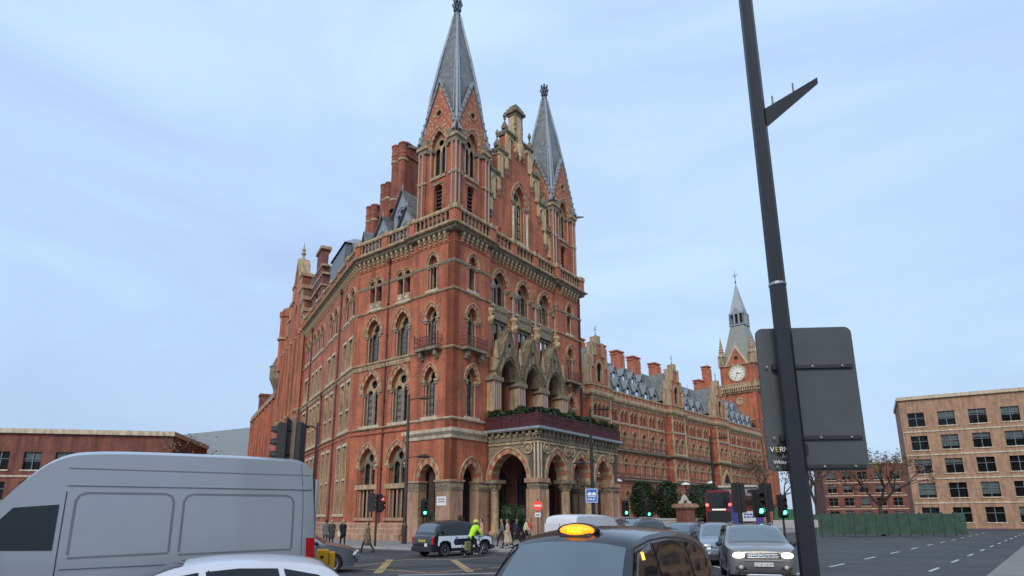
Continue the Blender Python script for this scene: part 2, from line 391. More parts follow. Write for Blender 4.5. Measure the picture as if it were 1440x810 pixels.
# ---- corner bays on both streets
CB = [(FA, 2.40, (0.0, 4.85), 0.0), (FB, -2.50, (-4.93, 0.0), 0.0), (FA, 18.55, (16.05, 20.95), 0.0)]
def notched(x0, x1, zs, ztop, arches):
    pl = [(x0, ztop), (x1, ztop), (x1, zs)]
    for cx, w, rise in sorted(arches, key=lambda a: -a[0]):
        pl += [(cx + x, zs + z) for x, z in reversed(pointed(w, rise, 9))]
    return pl + [(x0, zs)]
for k, (F, cx, (x0, x1), y0) in enumerate(CB):
    # brick above the ground-floor arch
    zs = 4.85
    holes = [arched(cx, 0.66, 10.0, 13.1, 1.15, 7), arched(cx, 0.64, 15.95, 18.5, 1.1, 7), arched(cx, 0.52, 21.05, 23.4, 0.92, 7)]
    wall(F, notched(x0, x1, zs, 26.5, [(cx, 0.95, 1.35)]), holes, y0, 0.75)
    for key in ('c3', 'c4', 'c5'): window(F, cx, y0, key)
    # ground-floor arch with striped voussoirs, each stone its own piece
    a_in = [(cx + x, zs + z) for x, z in pointed(0.95, 1.35, 6)]; a_out = [(cx + x, zs + z) for x, z in pointed(1.36, 1.84, 6)]
    for i in range(12):
        mb = MB(); mb.ring(a_in[i:i+2], a_out[i:i+2], y0 - 0.05, y0 + 0.5)
        mb.build('voussoir', 'stone' if i % 2 else 'brick_plain', hotel, F)
    mb = MB(); a_h = [(cx + x, zs + z) for x, z in pointed(1.45, 1.96, 6)]; mb.ring(a_out, a_h, y0 - 0.12, y0 + 0.1); mb.build('hood_mould', 'stone', hotel, F)
    # stone piers with carved capital band
    for (a, b) in ((x0, cx - 0.95), (cx + 0.95, x1)):
        if b - a < 0.1: continue
        mb = MB(); mb.box(a, b, y0 - 0.02, y0 + 0.9, 0.9, 4.03, 0); mb.box(a - 0.06, b + 0.06, y0 - 0.12, y0 + 0.95, 0.0, 0.9, 0)
        mb.box(a - 0.03, b + 0.03, y0 - 0.06, y0 + 0.93, 0.9, 1.05, 0)
        mb.build('pier', 'stone_pink', hotel, F)
        mb = MB(); mb.box(a - 0.02, b + 0.02, y0 - 0.07, y0 + 0.9, 4.03, 4.68, 1); mb.box(a - 0.1, b + 0.1, y0 - 0.16, y0 + 0.95, 4.68, 4.85, 0)
        for q in range(int((b - a) / 0.3)):
            xx = a + (q + 0.5) * (b - a) / max(1, int((b - a) / 0.3)); mb.lathe(xx, y0 - 0.06, [(0.06, 4.15), (0.12, 4.35), (0.05, 4.6)], 5, 1)
        mb.build('capital', ['stone_pink', 'carved'], hotel, F)
    # iron balcony at second floor
    mb = MB(); bx = 1.35; by = y0 - 0.62
    mb.box(cx - bx, cx + bx, by - 0.05, y0 + 0.02, 15.55, 15.78, 0)
    for s in (-1, 1): mb.box(cx + s * 0.85 - 0.12, cx + s * 0.85 + 0.12, y0 - 0.5, y0, 15.05, 15.55, 0); mb.box(cx + s * 0.85 - 0.12, cx + s * 0.85 + 0.12, y0 - 0.28, y0, 14.85, 15.05, 0)
    bo = mb.build('balcony', 'stone_grey', hotel, F)
    mb = MB()
    for z in (15.9, 16.72, 16.4):
        mb.box(cx - bx, cx + bx, by - 0.02, by + 0.02, z - 0.02, z + 0.02); mb.box(cx - bx, cx - bx + 0.04, by, y0, z - 0.02, z + 0.02); mb.box(cx + bx - 0.04, cx + bx, by, y0, z - 0.02, z + 0.02)
    for i in range(15):
        xx = cx - bx + 2 * bx * i / 14; mb.box(xx - 0.016, xx + 0.016, by - 0.016, by + 0.016, 15.78, 16.75)
    for s in (-1, 1): mb.lathe(cx + s * bx, by, [(0.04, 15.75), (0.04, 16.8), (0.07, 16.9), (0.02, 17.0)], 6)
    mb.build('railing', 'iron', bo)

# ---- plain bay of the side street, two windows wide
wall(FB, rect(-12.6, -4.93, 0.0, 26.5), [arched(c, 1.05, 9.95, 13.05, 1.7, 7) for c in (-6.3, -10.1)] + [arched(c, 0.86, 15.75, 18.55, 1.4, 7) for c in (-6.3, -10.1)]
     + [arched(c, 1.02, 1.95, 6.45, 1.55, 7) for c in (-6.3, -10.1)] + [arched(c + s * 0.45, 0.36, 21.0, 23.4, 0.42, 5) for c in (-6.3, -10.1) for s in (-1, 1)], 0.2, 0.75)
for c in (-6.3, -10.1):
    for key in ('b3', 'b4', 'b1'): window(FB, c, 0.2, key)
    # transom, stone jambs, sill and pilasters of the ground-floor window
    mb = MB(); mb.box(c - 1.45, c + 1.45, 0.08, 0.66, 4.35, 4.75, 0)
    mb.build('transom', 'stone', hotel, FB)
    mb = MB(); mb.box(c - 1.3, c + 1.3, 0.0, 0.66, 1.7, 1.95, 0)
    for s in (-1, 1): mb.box(c + s * 0.95 - 0.1, c + s * 0.95 + 0.1, 0.3, 0.62, 1.95, 4.35); mb.lathe(c + s * 0.5, 0.38, [(0.07, 1.95), (0.07, 4.3)], 6)
    mb.lathe(c, 0.36, [(0.09, 1.95), (0.09, 4.35)], 6); mb.build('sill', 'stone_pink', hotel, FB)
    mb = MB(); mb.box(c - 1.5, c - 1.15, 0.1, 0.5, 0.9, 6.15); mb.box(c + 1.15, c + 1.5, 0.1, 0.5, 0.9, 6.15); mb.build('pilaster', 'brick', hotel, FB)
    # paired arched lights under the cornice
    for s in (-1, 1):
        window(FB, c + s * 0.45, 0.2, 'b5', w=0.36, sill=21.0, spring=23.4, rise=0.42, kind='plain', rw=0.2, shafts=False, impost=False, sillout=0.1, bars=3, hood=True, depth=.45)
    mb = MB(); mb.lathe(c, 0.18, [(0.1, 21.0), (0.07, 21.1), (0.07, 23.1), (0.14, 23.4)], 8, 0)
    for s in (-1, 1): mb.box(c + s * 0.45 - 0.32, c + s * 0.45 + 0.32, 0.1, 0.3, 21.0, 21.62, 1)
    mb.build('window_panel', ['granite', 'stone_pale'], hotel, FB)
    for s in (-1, 1):
        mb = MB(); mb.plate(rect(c + s * .45 - .26, c + s * .45 + .26, 21.05, 21.57), [circ(c + s * .45, 21.31, .19, 10)], 0.06, 0.11); mb.build('quatrefoil', 'stone', hotel, FB)
# pilaster plinth courses
mb = MB()
mb.sweep([(20.95, 6), (20.95, 0), (16.05, 0), (16.05, .3), (15.9, .3)], [(0, 0), (.25, 0), (.22, .7), (0.1, .95), (0, .95)]); mb.build('plinth', 'stone_pink', hotel)
CEND = (0.1 + 25.5 * 0.405, 12.6 + 25.5 * 0.914)
mb = MB(); mb.sweep([(0, 4.95), (.2, 4.95), (.2, 12.6), CEND], [(0, 0), (.42, 0), (.42, .55), (.30, .62), (.30, 1.0), (.2, 1.1), (.2, 1.4), (.08, 1.55), (0, 1.55)]); mb.build('plinth', 'stone_pink', hotel)

# ---- long side-street range
LC = 25.5
def cw(t0, t1, z0, z1): return rect(-t1, -t0, z0, z1)
CW = [(0.55, 4.95), (7.35, 11.75), (13.9, 20.0), (21.4, 24.3)]
rowdef = [(2.3, 8.45, 5.4), (10.0, 14.6, 11.95), (16.05, 18.85, None)]
holes = []
lights = []
for (t0, t1) in CW:
    n = 2 if t1 - t0 < 5.5 else 3
    if t1 - t0 < 3.2: n = 1
    p = (t1 - t0) / n
    for i in range(n):
        a = t0 + p * i + p * 0.18; b = t0 + p * (i + 1) - p * 0.18
        for (z0, z1, tr) in rowdef: holes.append(cw(a, b, z0, z1)); lights.append((a, b, z0, z1, tr))
    m = 2 if n < 3 else 3
    for i in range(m):
        tc_ = t0 + (t1 - t0) * (i + 0.5) / m; holes.append(arched(-tc_, 0.62, 21.1, 23.3, 0.62, 5)); lights.append((tc_, None, 0, 0, 0))
wall(FC, rect(-LC, 0, 0, 26.5), holes, 0.0, 0.5)
for (a, b, z0, z1, tr) in lights:
    if b is None:
        window(FC, -a, 0.0, 'c5row', w=0.62, sill=21.1, spring=23.3, rise=0.62, kind='plain', rw=0.26, shafts=True, impost=True, sillout=0.12, bars=3)
        continue
    key = ('cl', round(b - a, 2), z0)
    if key not in WIN:
        hw = (b - a) / 2; mb = MB()
        ops = [rect(-hw + 0.16, -0.08, z0 + .02, z1 - 0.16), rect(0.08, hw - 0.16, z0 + .02, z1 - 0.16)]
        if tr: ops = [rect(x[0][0], x[2][0], q0, q1) for x in ops for q0, q1 in ((z0 + .02, tr - .12), (tr + .12, z1 - .16))]
        mb.plate(rect(-hw, hw, z0, z1), ops, 0.12, 0.36, 1, edge=False)
        mb.box(-hw - 0.12, hw + 0.12, -0.1, 0.4, z0 - 0.25, z0, 2)
        mb.box(-hw - 0.1, hw + 0.1, -0.04, 0.4, z1, z1 + 0.28, 2)
        for s in (-1, 1): mb.box(s * (hw + 0.04) - 0.1, s * (hw + 0.04) + 0.1, -0.03, 0.4, z0, z1, 1)
        if tr: mb.box(-hw, hw, 0.02, 0.36, tr - .1, tr + .1, 2)
        p = MB(); p.plate(rect(-hw, hw, z0, z1), (), 0.34, 0.35, edge=False)
        c = MB(); c.plate(rect(-hw, hw, z0, z1), (), 0.5, 0.52, edge=False)
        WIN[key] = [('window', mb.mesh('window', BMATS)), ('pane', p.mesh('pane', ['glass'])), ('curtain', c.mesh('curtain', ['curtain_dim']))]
    window(FC, -(a + b) / 2, 0.0, key)

# ---- string courses and cornice that run round the building
PATH = [(20.95, 9), (20.95, 0), (16.05, 0), (16.05, .3), (4.85, .3), (4.85, 0), (0, 0), (0, 4.93), (.2, 4.93), (.2, 12.6), CEND]
PL = [(4.85, .3), (4.85, 0), (0, 0), (0, 4.93), (.2, 4.93)]
PB_ = [(.2, 4.93), (.2, 12.6), CEND]
PR = [(20.95, 9), (20.95, 0), (16.05, 0), (16.05, .3)]
def course(path, prof, m='stone', name='string_course'):
    mb = MB(); mb.sweep(path, prof); mb.build(name, m, hotel)
def simple(z0, z1, o): return [(0, z0), (o * .6, z0 + (z1 - z0) * .15), (o, z0 + (z1 - z0) * .5), (o, z1 - .04), (o * .4, z1), (-.02, z1), (-.02, z0)]
course(PATH, simple(20.62, 20.86, .14), 'stone')
course([(4.85, .3), (4.85, 0), (0, 0), (0, 4.93), (.2, 4.93), (.2, 12.6)], simple(23.1, 23.42, .08), 'carved')
course(PR, simple(23.1, 23.42, .08), 'carved')
for p in (PL, PR): course(p, simple(15.5, 15.75, .14)); course(p, simple(9.62, 9.82, .16), 'stone_pale')
course(PB_, [(0, 15.1), (.1, 15.15), (.16, 15.4), (.1, 15.5), (.24, 15.62), (.24, 15.74), (0, 15.8), (-.02, 15.8), (-.02, 15.1)])
course(PB_, simple(9.1, 9.32, .14), 'brick_plain'); course(PB_, simple(9.55, 9.75, .2))
for p in (PL, PR): course(p, [(0, 8.1), (.10, 8.12), (.14, 8.3), (.10, 8.36), (.22, 8.48), (.36, 8.62), (.38, 8.86), (.2, 8.92), (-.02, 8.92), (-.02, 8.1)], 'stone_pale')
course([(4.9, .3), (16.0, .3)][::-1], simple(20.2, 20.45, .16))
course(PATH, [(.1, 25.95), (.3, 26.0), (.42, 26.12), (.42, 26.3), (-.35, 26.3), (-.35, 25.95)], 'stone_grey', 'cornice')
course(PATH, [(.30, 26.29), (.62, 26.36), (.70, 26.42), (.70, 26.50), (.45, 26.64), (-.4, 26.68), (-.4, 26.29)], 'stone', 'cornice')
course(PATH, simple(24.98, 25.1, .06), 'brick_plain')
course(PATH, [(.02, 26.66), (.34, 26.66), (.34, 26.9), (.02, 26.92)], 'stone', 'parapet_base')
course(PATH, [(.0, 27.82), (.36, 27.82), (.42, 27.95), (.36, 28.16), (.0, 28.18)], 'stone', 'parapet_rail')
cb = MB(); cb.box(-.11, .11, -.36, 0, 25.72, 26.0, 0); cb.box(-.11, .11, -.26, 0, 25.42, 25.72, 0); cb.box(-.10, .10, -.14, 0, 25.18, 25.42, 0); cb.box(-.31, .31, -.1, 0, 25.72, 25.96, 1)
CORB = cb.mesh('corbel', ['stone', 'stone_grey'])
bl = MB(); bl.lathe(0, -.18, [(.15, 26.9), (.15, 27.0), (.08, 27.08), (.14, 27.3), (.08, 27.6), (.15, 27.74), (.15, 27.84)], 6, 0)
BALU = bl.mesh('baluster', [mat('baluster_stone', (.27, .17, .115), .85, var=.25, scale=4)], True)
pp = MB(); pp.box(-.34, .34, -.42, .12, 26.66, 27.82, 0); pp.box(-.42, .42, -.5, .16, 27.8, 28.25, 1)
PIER = pp.mesh('parapet_pier', ['brick', 'stone'])
nballs = 0
for i in range(1, len(PATH) - 1):
    a = Vector(PATH[i]); b = Vector(PATH[i + 1]); d = b - a; ln = d.length
    if ln < 1: continue
    M0 = T(b.x, b.y) @ RZ(math.atan2(-d.y, -d.x))           # x runs to the right seen from the street
    n = int(ln / 0.6)
    for k in range(n):
        x = (k + .5) * ln / n
        if ln < 5.5 and (x < .75 or x > ln - .75): continue
        obj('corbel', CORB, hotel, M0 @ T(x, 0))
    npier = max(1, round(ln / 3.9)); xs = [j * ln / npier for j in range(npier + 1)]
    for x in xs: obj('parapet_pier', PIER, hotel, M0 @ T(x, 0))
    for j in range(npier):
        m = int((ln / npier - 0.8) / 0.5)
        for k in range(m + 1):
            obj('baluster', BALU, hotel, M0 @ T(xs[j] + 0.4 + (ln / npier - 0.8) * k / m, 0)); nballs += 1
course(PATH, [(-.75, 26.6), (-.6, 26.6), (-.6, 27.75), (-.75, 27.75)], 'lead_dark', 'gutter_upstand')  # dark sheet added to stand for the shade between the balusters
# rainwater pipes with hopper heads
for F, x, y0, z0, z1 in ((FB, -8.2, .2, 1.2, 25.2), (FC, -6.2, 0, 1.0, 25.2), (FC, -12.9, 0, 1, 15.2), (FC, -20.7, 0, 1, 25), (FA, 4.62, 0, .5, 8.2)):
    mb = MB(); mb.tube((x, y0 - .12, z0), (x, y0 - .12, z1), .075, n=8)
    mb.box(x - .2, x + .2, y0 - .32, y0 - .01, z1 - .1, z1 + .35)
    for k in range(int(z0) + 2, int(z1), 3): mb.box(x - .11, x + .11, y0 - .21, y0, k, k + .12)
    mb.build('drainpipe', 'pipe', hotel, F)

# ---- middle of the entrance front
CXS = (6.7, 10.45, 14.2)
holes = [arched(c, 1.0, 20.9, 22.9, 1.42, 7) for c in CXS] + [rect(c - .95, c + .95, 16.4, 19.7) for c in CXS] + [arched(c, 1.05, 9.2, 13.85, 1.6, 7) for c in CXS]
wall(FA, rect(4.85, 16.05, 8.6, 26.5), holes, 0.3, 0.75)
for c in CXS:
    window(FA, c, 0.3, 'a5')
    mb = MB(); mb.plate(rect(c - .95, c + .95, 16.4, 19.7), [rect(c - .75, c - .08, 16.5, 19.2), rect(c + .08, c + .75, 16.5, 19.2)], .42, .6, 0, edge=False)
    mb.box(c - 1.1, c + 1.1, .18, .5, 19.5, 20.2, 1); mb.box(c - 1.05, c + 1.05, .1, .5, 20.4, 20.85, 1)
    o = mb.build('window', ['stone_grey', 'carved'], hotel, FA)
    p = MB(); p.plate(rect(c - .95, c + .95, 16.4, 19.7), (), .58, .59, edge=False); p.build('pane', 'glass', o)
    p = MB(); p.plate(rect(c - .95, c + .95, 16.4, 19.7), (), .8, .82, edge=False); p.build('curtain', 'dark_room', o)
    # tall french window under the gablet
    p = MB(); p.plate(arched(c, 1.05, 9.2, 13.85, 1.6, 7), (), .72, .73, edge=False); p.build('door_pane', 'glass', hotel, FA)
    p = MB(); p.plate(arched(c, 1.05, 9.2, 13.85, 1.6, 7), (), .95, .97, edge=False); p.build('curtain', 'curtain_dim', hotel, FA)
    p = MB()
    for x in (-.55, 0, .55): p.box(c + x - .04, c + x + .04, .66, .71, 9.2, 14.8)
    for z in (10.5, 11.6, 12.7, 13.8): p.box(c - 1.05, c + 1.05, .665, .705, z - .03, z + .03)
    p.build('door_frame', 'frame_dark', hotel, FA)
    # stone gablet standing forward of the wall
    g = MB(); yf = -.8; n = 9
    ain = shift(pointed(1.22, 1.85, n), c, 13.85)
    pl = [(c - 1.72, 13.85), (c - 1.72, 14.5), (c, 18.35), (c + 1.72, 14.5), (c + 1.72, 13.85)] + list(reversed(ain))
    g.plate(pl, [circ(c, 16.95, .22, 10)], yf, .3, 0)
    for k in range(3):
        i1 = shift(pointed(1.22 - .13 * k, 1.85 - .1 * k, n), c, 13.85); i0 = shift(pointed(1.22 - .13 * (k + 1), 1.85 - .1 * (k + 1), n), c, 13.85)
        g.ring(i0, i1, yf + .12 + .2 * k, .3, (0,))
    o1 = shift(pointed(1.36, 2.15, n), c, 13.85); o2 = shift(pointed(1.5, 2.35, n), c, 13.85); g.ring(o1, o2, yf - .1, yf, (0,))
    go = g.build('gablet', [mat('gablet_stone', (.27, .205, .125), .9, scale=2.2, bump=.6, bscale=9, c2=(.15, .125, .08), streak=.8)], hotel, FA)
    # stepped stone roof of the gablet: each course a slab
    for s in (-1, 1):
        for k in range(6):
            f0, f1 = k / 6, (k + 1) / 6
            x0, z0 = c + s * 1.9 * (1 - f0) + s * .05, 14.3 + 4.15 * f0 - .06; x1, z1 = c + s * 1.9 * (1 - f1), 14.3 + 4.15 * f1
            r = MB(); y0 = yf - .06
            v = [(x0, y0, z0), (x1, y0, z1), (x1, .32, z1), (x0, .32, z0)]
            dx, dz = s * .10, .06
            r.add(v + [(a + dx, b, e + dz) for a, b, e in v], [(0,1,2,3),(4,5,6,7),(0,1,5,4),(1,2,6,5),(2,3,7,6),(3,0,4,7)])
            r.build('roof_slab', 'gablet_stone', go)
    r = MB(); r.lathe(c, yf + .1, [(.1, 18.3), (.16, 18.5), (.1, 18.62), (.2, 18.8), (.05, 19.0), (.01, 19.15)], 6); r.build('finial', 'stone_grey', go)
# clustered piers between the gablets, with carved corbels and long shafts
for c in (4.95, 8.57, 12.32, 15.95):
    p = MB()
    p.box(c - .5, c + .5, -.7, .3, 9.0, 13.45, 0)
    for x in (-.42, -.14, .14, .42): p.lathe(c + x, -.75, [(.14, 9.0), (.14, 9.9), (.095, 10.0), (.095, 13.3), (.15, 13.5)], 8, 1)
    p.box(c - .7, c + .7, -.92, .3, 13.45, 13.85, 2)
    p.box(c - .2, c + .2, -.72, .3, 13.85, 15.6, 0); p.lathe(c, -.58, [(.26, 15.5), (.22, 16.0), (.16, 16.3), (.12, 16.9), (.02, 17.2)], 6, 0)
    p.build('pier', ['stone', 'granite', 'carved'], hotel, FA)
    p = MB(); p.lathe(c, .2, [(.11, 16.4), (.11, 22.3)], 8, 1); p.lathe(c + .26, .24, [(.08, 16.4), (.08, 22.3)], 8, 1); p.box(c - .42, c + .5, .1, .42, 22.3, 22.75, 0)
    p.build('wall_shaft', ['carved', 'granite'], hotel, FA)
    p = MB(); p.lathe(c, .1, [(.03, 18.7), (.12, 18.85), (.08, 19.0), (.2, 19.25), (.14, 19.4), (.28, 19.8), (.4, 20.0), (.42, 20.2)], 7, 0)
    for q in range(6): a = q * PI / 3; p.lathe(c + (.22 + .06 * (q % 2)) * math.cos(a), .05 + .25 * math.sin(a), [(.02, 18.8 + .15 * (q % 3)), (.13, 19.05 + .2 * (q % 3)), (.04, 19.5 + .1 * (q % 2))], 5, 0)
    p.build('carved_corbel', 'cream', hotel, FA)
# quoins of pale stone at the edges of the middle bay
for k in range(14):
    z = 9.9 + k * 1.15
    if k % 2: continue
    mb = MB(); mb.box(16.0, 16.3, -.012, .3, z, z + .3); mb.build('quoin', 'stone_pink', hotel, FA)

# ---- the stepped gable
GC, GY = 10.5, 0.75
steps = [(5.75, 32.1), (4.7, 34.85), (3.45, 37.7), (2.2, 40.4)]
pl = [(GC - 5.75, 26.6)]
for i, (hw, z) in enumerate(steps):
    pl.append((GC - hw, z - 2.75 if i else 26.7)); pl.append((GC - hw, z))
    if i < 3: pl.append((GC - steps[i + 1][0], z))
pl = [(GC - 5.75, 26.6), (GC - 5.75, 32.1), (GC - 4.7, 32.1), (GC - 4.7, 34.85), (GC - 3.45, 34.85), (GC - 3.45, 37.7), (GC - 2.2, 37.7), (GC - 2.2, 40.4)]
pl = pl + [(2 * GC - x, z) for x, z in reversed(pl)]
wall(FA, pl, [arched(GC, 1.05, 28.9, 33.2, 2.0, 7)] + [arched(GC + x, .16, 28.6, 29.1, .3, 4) for x in (-3.2, 3.2)], GY, 0.9, name='gable_wall')
gw = window(FA, GC, GY, 'g6')
for x in (-3.2, 3.2):
    p = MB(); p.plate(rect(GC + x - .2, GC + x + .2, 28.5, 29.5), (), GY + .3, GY + .31, edge=False); p.build('slit_pane', 'glass', hotel, FA)
for s in (-1, 1):
    mb = MB(); mb.lathe(GC + s * 1.2, GY - .1, [(.2, 28.3), (.2, 28.6), (.13, 28.7), (.13, 32.1), (.22, 32.4)], 8); mb.build('shaft', 'stone_pale', hotel, FA)
p = MB(); p.plate(rect(GC - 1.1, GC + 1.1, 28.1, 28.95), [circ(GC + x, 28.5, .24, 10) for x in (-.7, 0, .7)], GY - .14, GY + .1); p.build('window_panel', 'stone', hotel, FA)
for s in (-1, 1):
    for i, (hw, z) in enumerate(steps):
        inner = steps[i + 1][0] if i < 3 else 0.6
        x0, x1 = GC + s * (hw + .22), GC + s * (inner - .1); a, b = min(x0, x1), max(x0, x1)
        m = MB(); m.box(a, b, GY - .3, GY + 1.0, z, z + .22); m.box(a + .05, b - .05, GY - .2, GY + .95, z - .18, z); m.box(a + .12, b - .12, GY - .1, GY + .9, z + .22, z + .4); m.build('coping', 'stone_grey', hotel, FA)
        # pale stone strip and arcaded panel that hangs from a carved corbel
        xs = GC + s * (hw - .25); m = MB(); m.box(xs - .36, xs + .36, GY - .14, GY + .05, z - 2.9, z - .15); m.build('stone_strip', 'cream', hotel, FA)
        xi = GC + s * (inner + .02); m = MB(); m.box(xi - .24, xi + .24, GY - .12, GY + .03, z - 1.7, z - .18)
        ar = shift(pointed(.42, .55, 5), GC + s * (hw + inner) / 2, z - 1.05); ao = shift(pointed(.6, .85, 5), GC + s * (hw + inner) / 2, z - 1.05); m.ring(ar, ao, GY - .14, GY + .02)
        m.build('stone_arcade', 'cream', hotel, FA)
        m = MB(); m.lathe(xi, GY - .08, [(.03, z - 2.35), (.16, z - 2.15), (.12, z - 2.0), (.26, z - 1.75), (.3, z - 1.6)], 8); m.build('corbel', 'carved', hotel, FA)
        # urn finial on a little pedestal
        xf = GC + s * (hw + .02); m = MB(); m.box(xf - .26, xf + .26, GY - .1, GY + .42, z + .4, z + .75)
        m.add([(xf - .26, GY - .1, z + .75), (xf + .26, GY - .1, z + .75), (xf + .26, GY + .42, z + .75), (xf - .26, GY + .42, z + .75), (xf, GY + .16, z + 1.5)], [(0, 1, 4), (1, 2, 4), (2, 3, 4), (3, 0, 4)])
        m.lathe(xf, GY + .16, [(.07, z + 1.2), (.07, z + 1.5), (.14, z + 1.55), (.08, z + 1.62), (.2, z + 1.85), (.2, z + 2.0), (.1, z + 2.2), (.12, z + 2.25), (.02, z + 2.4)], 8)
        m.build('urn_finial', 'stone_grey', hotel, FA)
m = MB(); m.box(GC - .55, GC + .55, GY - .05, GY + .95, 40.2, 43.5, 0); m.box(GC - .65, GC + .65, GY - .15, GY + 1.05, 43.5, 43.75, 1); m.box(GC - .85, GC + .85, GY - .35, GY + 1.25, 43.75, 44.05, 1); m.box(GC - .7, GC + .7, GY - .2, GY + 1.1, 44.05, 44.4, 1); m.box(GC - .5, GC + .5, GY, GY + .9, 44.4, 44.75, 1)
for s in (-1, 1):
    m.box(GC + s * .55 - .06, GC + s * .55 + .06, GY - .1, GY + .1, 40.4, 43.5, 1)
    for z in (40.9, 41.7, 42.3): m.lathe(GC + s * .62, GY, [(.03, z - .15), (.15, z), (.03, z + .18)], 6, 1)
m.lathe(GC, GY - .1, [(.05, 38.1), (.3, 38.7), (.22, 38.9), (.42, 39.6), (.42, 39.9)], 8, 0)
m.box(GC - .35, GC + .35, GY - .2, GY + .1, 39.9, 40.4, 0)
m.build('gable_chimney', ['cream', 'stone_grey'], hotel, FA)

# ---- towers and spires
def tower(cx, cy):
    t = obj('corner_tower', None, hotel, T(cx, cy))
    return t
def make_tower(cx, cy):
    hw = 2.12
    core = MB(); core.box(-hw + .6, hw - .6, -hw + .6, hw - .6, 26.6, 36.2)
    tw = core.build('corner_tower', 'dark_room', hotel, T(cx, cy))
    facep = [(-hw, 26.6), (-hw, 36.3), (0, 41.75), (hw, 36.3), (hw, 26.6)]
    lo = arched(0, .5, 28.4, 31.0, .4, 5); hi = arched(0, .86, 32.25, 35.3, 1.6, 8)
    for k in range(4):
        F = RZ(k * PI / 2)
        m = MB(); m.plate(facep, [lo, hi, circ(0, 38.75, .32, 12)], -hw, -hw + .5)
        m.build('tower_wall', 'brick', tw, F)
        # patterned gable skin
        m = MB(); gp = [(-hw - .2, 36.25), (0, 42.0), (hw + .2, 36.25)]
        ain = shift(pointed(1.3, 2.1, 8), 0, 35.3)
        gp2 = [(-hw - .15, 36.3), (0, 41.85), (hw + .15, 36.3), (1.28, 36.3)] + [p for p in reversed(ain) if p[1] > 36.3] + [(-1.28, 36.3)]
        m.plate(gp2, [circ(0, 38.75, .36, 12)], -hw - .1, -hw + .02); m.build('gable_face', 'gable_mix', tw, F)
        m = MB()
        for s in (-1, 1):
            a = Vector((s * (hw + .38), 36.0)); b = Vector((0, 42.15)); nrm = Vector((s * .93, .36)) * .2
            q = [(a.x, -hw - .22, a.y), (b.x, -hw - .22, b.y), (b.x + nrm.x * .1, -hw - .22, b.y + .34), (a.x + nrm.x, -hw - .22, a.y + nrm.y)]
            q += [(x, -hw + .15, z) for x, _, z in q]
            m.add(q, [(0,1,2,3),(4,5,6,7),(0,1,5,4),(1,2,6,5),(2,3,7,6),(3,0,4,7)])
        m.build('gable_coping', 'lead', tw, F)
        m = MB()
        for s in (-1, 1):
            for j in range(1, 9):
                f = j / 9.5; m.lathe(s * (hw + .42) * (1 - f) + s * .1, -hw - .2, [(.02, 36.1 + 6.0 * f), (.11, 36.22 + 6.0 * f), (.04, 36.4 + 6.0 * f)], 5)
        tag(m.build('crockets', 'stone_grey', tw, F), kind='stuff')
        m = MB(); m.ring(hi_in := shift(pointed(.86, 1.6, 8), 0, 35.3), shift(pointed(1.15, 1.95, 8), 0, 35.3), -hw - .14, -hw + .1, (1, 0)); m.ring(shift(pointed(1.15, 1.95, 8), 0, 35.3), shift(pointed(1.26, 2.1, 8), 0, 35.3), -hw - .2, -hw, (1,))
        m.ring([(.32 * math.cos(a), 38.75 + .32 * math.sin(a)) for a in [i * PI / 6 for i in range(13)]], [(.46 * math.cos(a), 38.75 + .46 * math.sin(a)) for a in [i * PI / 6 for i in range(13)]], -hw - .16, -hw, (1,))
        for s in (-1, 1): m.box(s * 1.0 - .3, s * 1.0 + .3, -hw - .16, -hw + .3, 34.9, 35.3, 2)
        for s in (-1, 1): m.lathe(s * .95, -hw - .05, [(.1, 32.3), (.07, 32.45), (.07, 34.7), (.13, 34.95)], 8, 3)
        m.plate(hi, [arched(s * .4, .31, 32.3, 34.9, .5, 4) for s in (-1, 1)] + [circ(0, 35.85, .32, 12)], -hw + .3, -hw + .42, 1, edge=False)
        m.lathe(0, -hw + .26, [(.07, 32.3), (.07, 34.8)], 6, 3)
        m.box(-.95, .95, -hw - .12, -hw + .3, 31.95, 32.25, 1); m.box(-.7, .7, -hw - .06, -hw + .2, 31.4, 31.6, 2)
        o = m.build('window', ['brick_plain', 'stone', 'stone_grey', 'granite'], tw, F)
        m = MB()
        for i in range(7): m.box(-.55, .55, -hw + .28, -hw + .46, 28.45 + i * .4, 28.6 + i * .4)
        m.build('louvre', 'frame_dark', tw, F)
        # corner cluster of brick buttress and stone shafts
        c = MB()
        for sx in (-1,):
            c.box(-hw - .16, -hw + .62, -hw - .16, -hw + .62, 26.7, 35.0, 0)
            c.box(-hw - .02, -hw + .78, -hw - .02, -hw + .78, 26.7, 35.0, 0)
            for (x, y) in ((-hw - .2, -hw - .2), (-hw + .28, -hw - .2), (-hw - .2, -hw + .28)):
                c.lathe(x, y, [(.14, 28.2), (.14, 28.5), (.085, 28.6), (.085, 31.85), (.14, 31.9), (.14, 32.15), (.085, 32.2), (.085, 34.7), (.16, 35.0)], 8, 2)
            c.box(-hw - .26, -hw + .72, -hw - .26, -hw + .72, 31.85, 32.1, 1)
            c.box(-hw - .3, -hw + .8, -hw - .3, -hw + .8, 35.0, 35.45, 3); c.box(-hw - .42, -hw + .9, -hw - .42, -hw + .9, 35.45, 35.75, 1)
            c.box(-hw - .36, -hw + .9, -hw - .36, -hw + .9, 35.75, 36.35, 3)
            c.box(-hw - .32, -hw + .75, -hw - .32, -hw + .75, 26.7, 28.2, 0); c.box(-hw - .4, -hw + .8, -hw - .4, -hw + .8, 28.05, 28.25, 1)
            c.tube((-hw - .3, -hw - .3, 35.9), (-hw - 1.0, -hw - 1.0, 36.05), .17, .07, 6, 3)
        c.build('buttress', ['brick', 'stone', 'granite', 'carved'], tw, F)
    sp = MB(); prof = [(2.05, 37.2), (1.62, 41.8), (1.0, 46.2), (.42, 49.9), (.26, 51.2)]
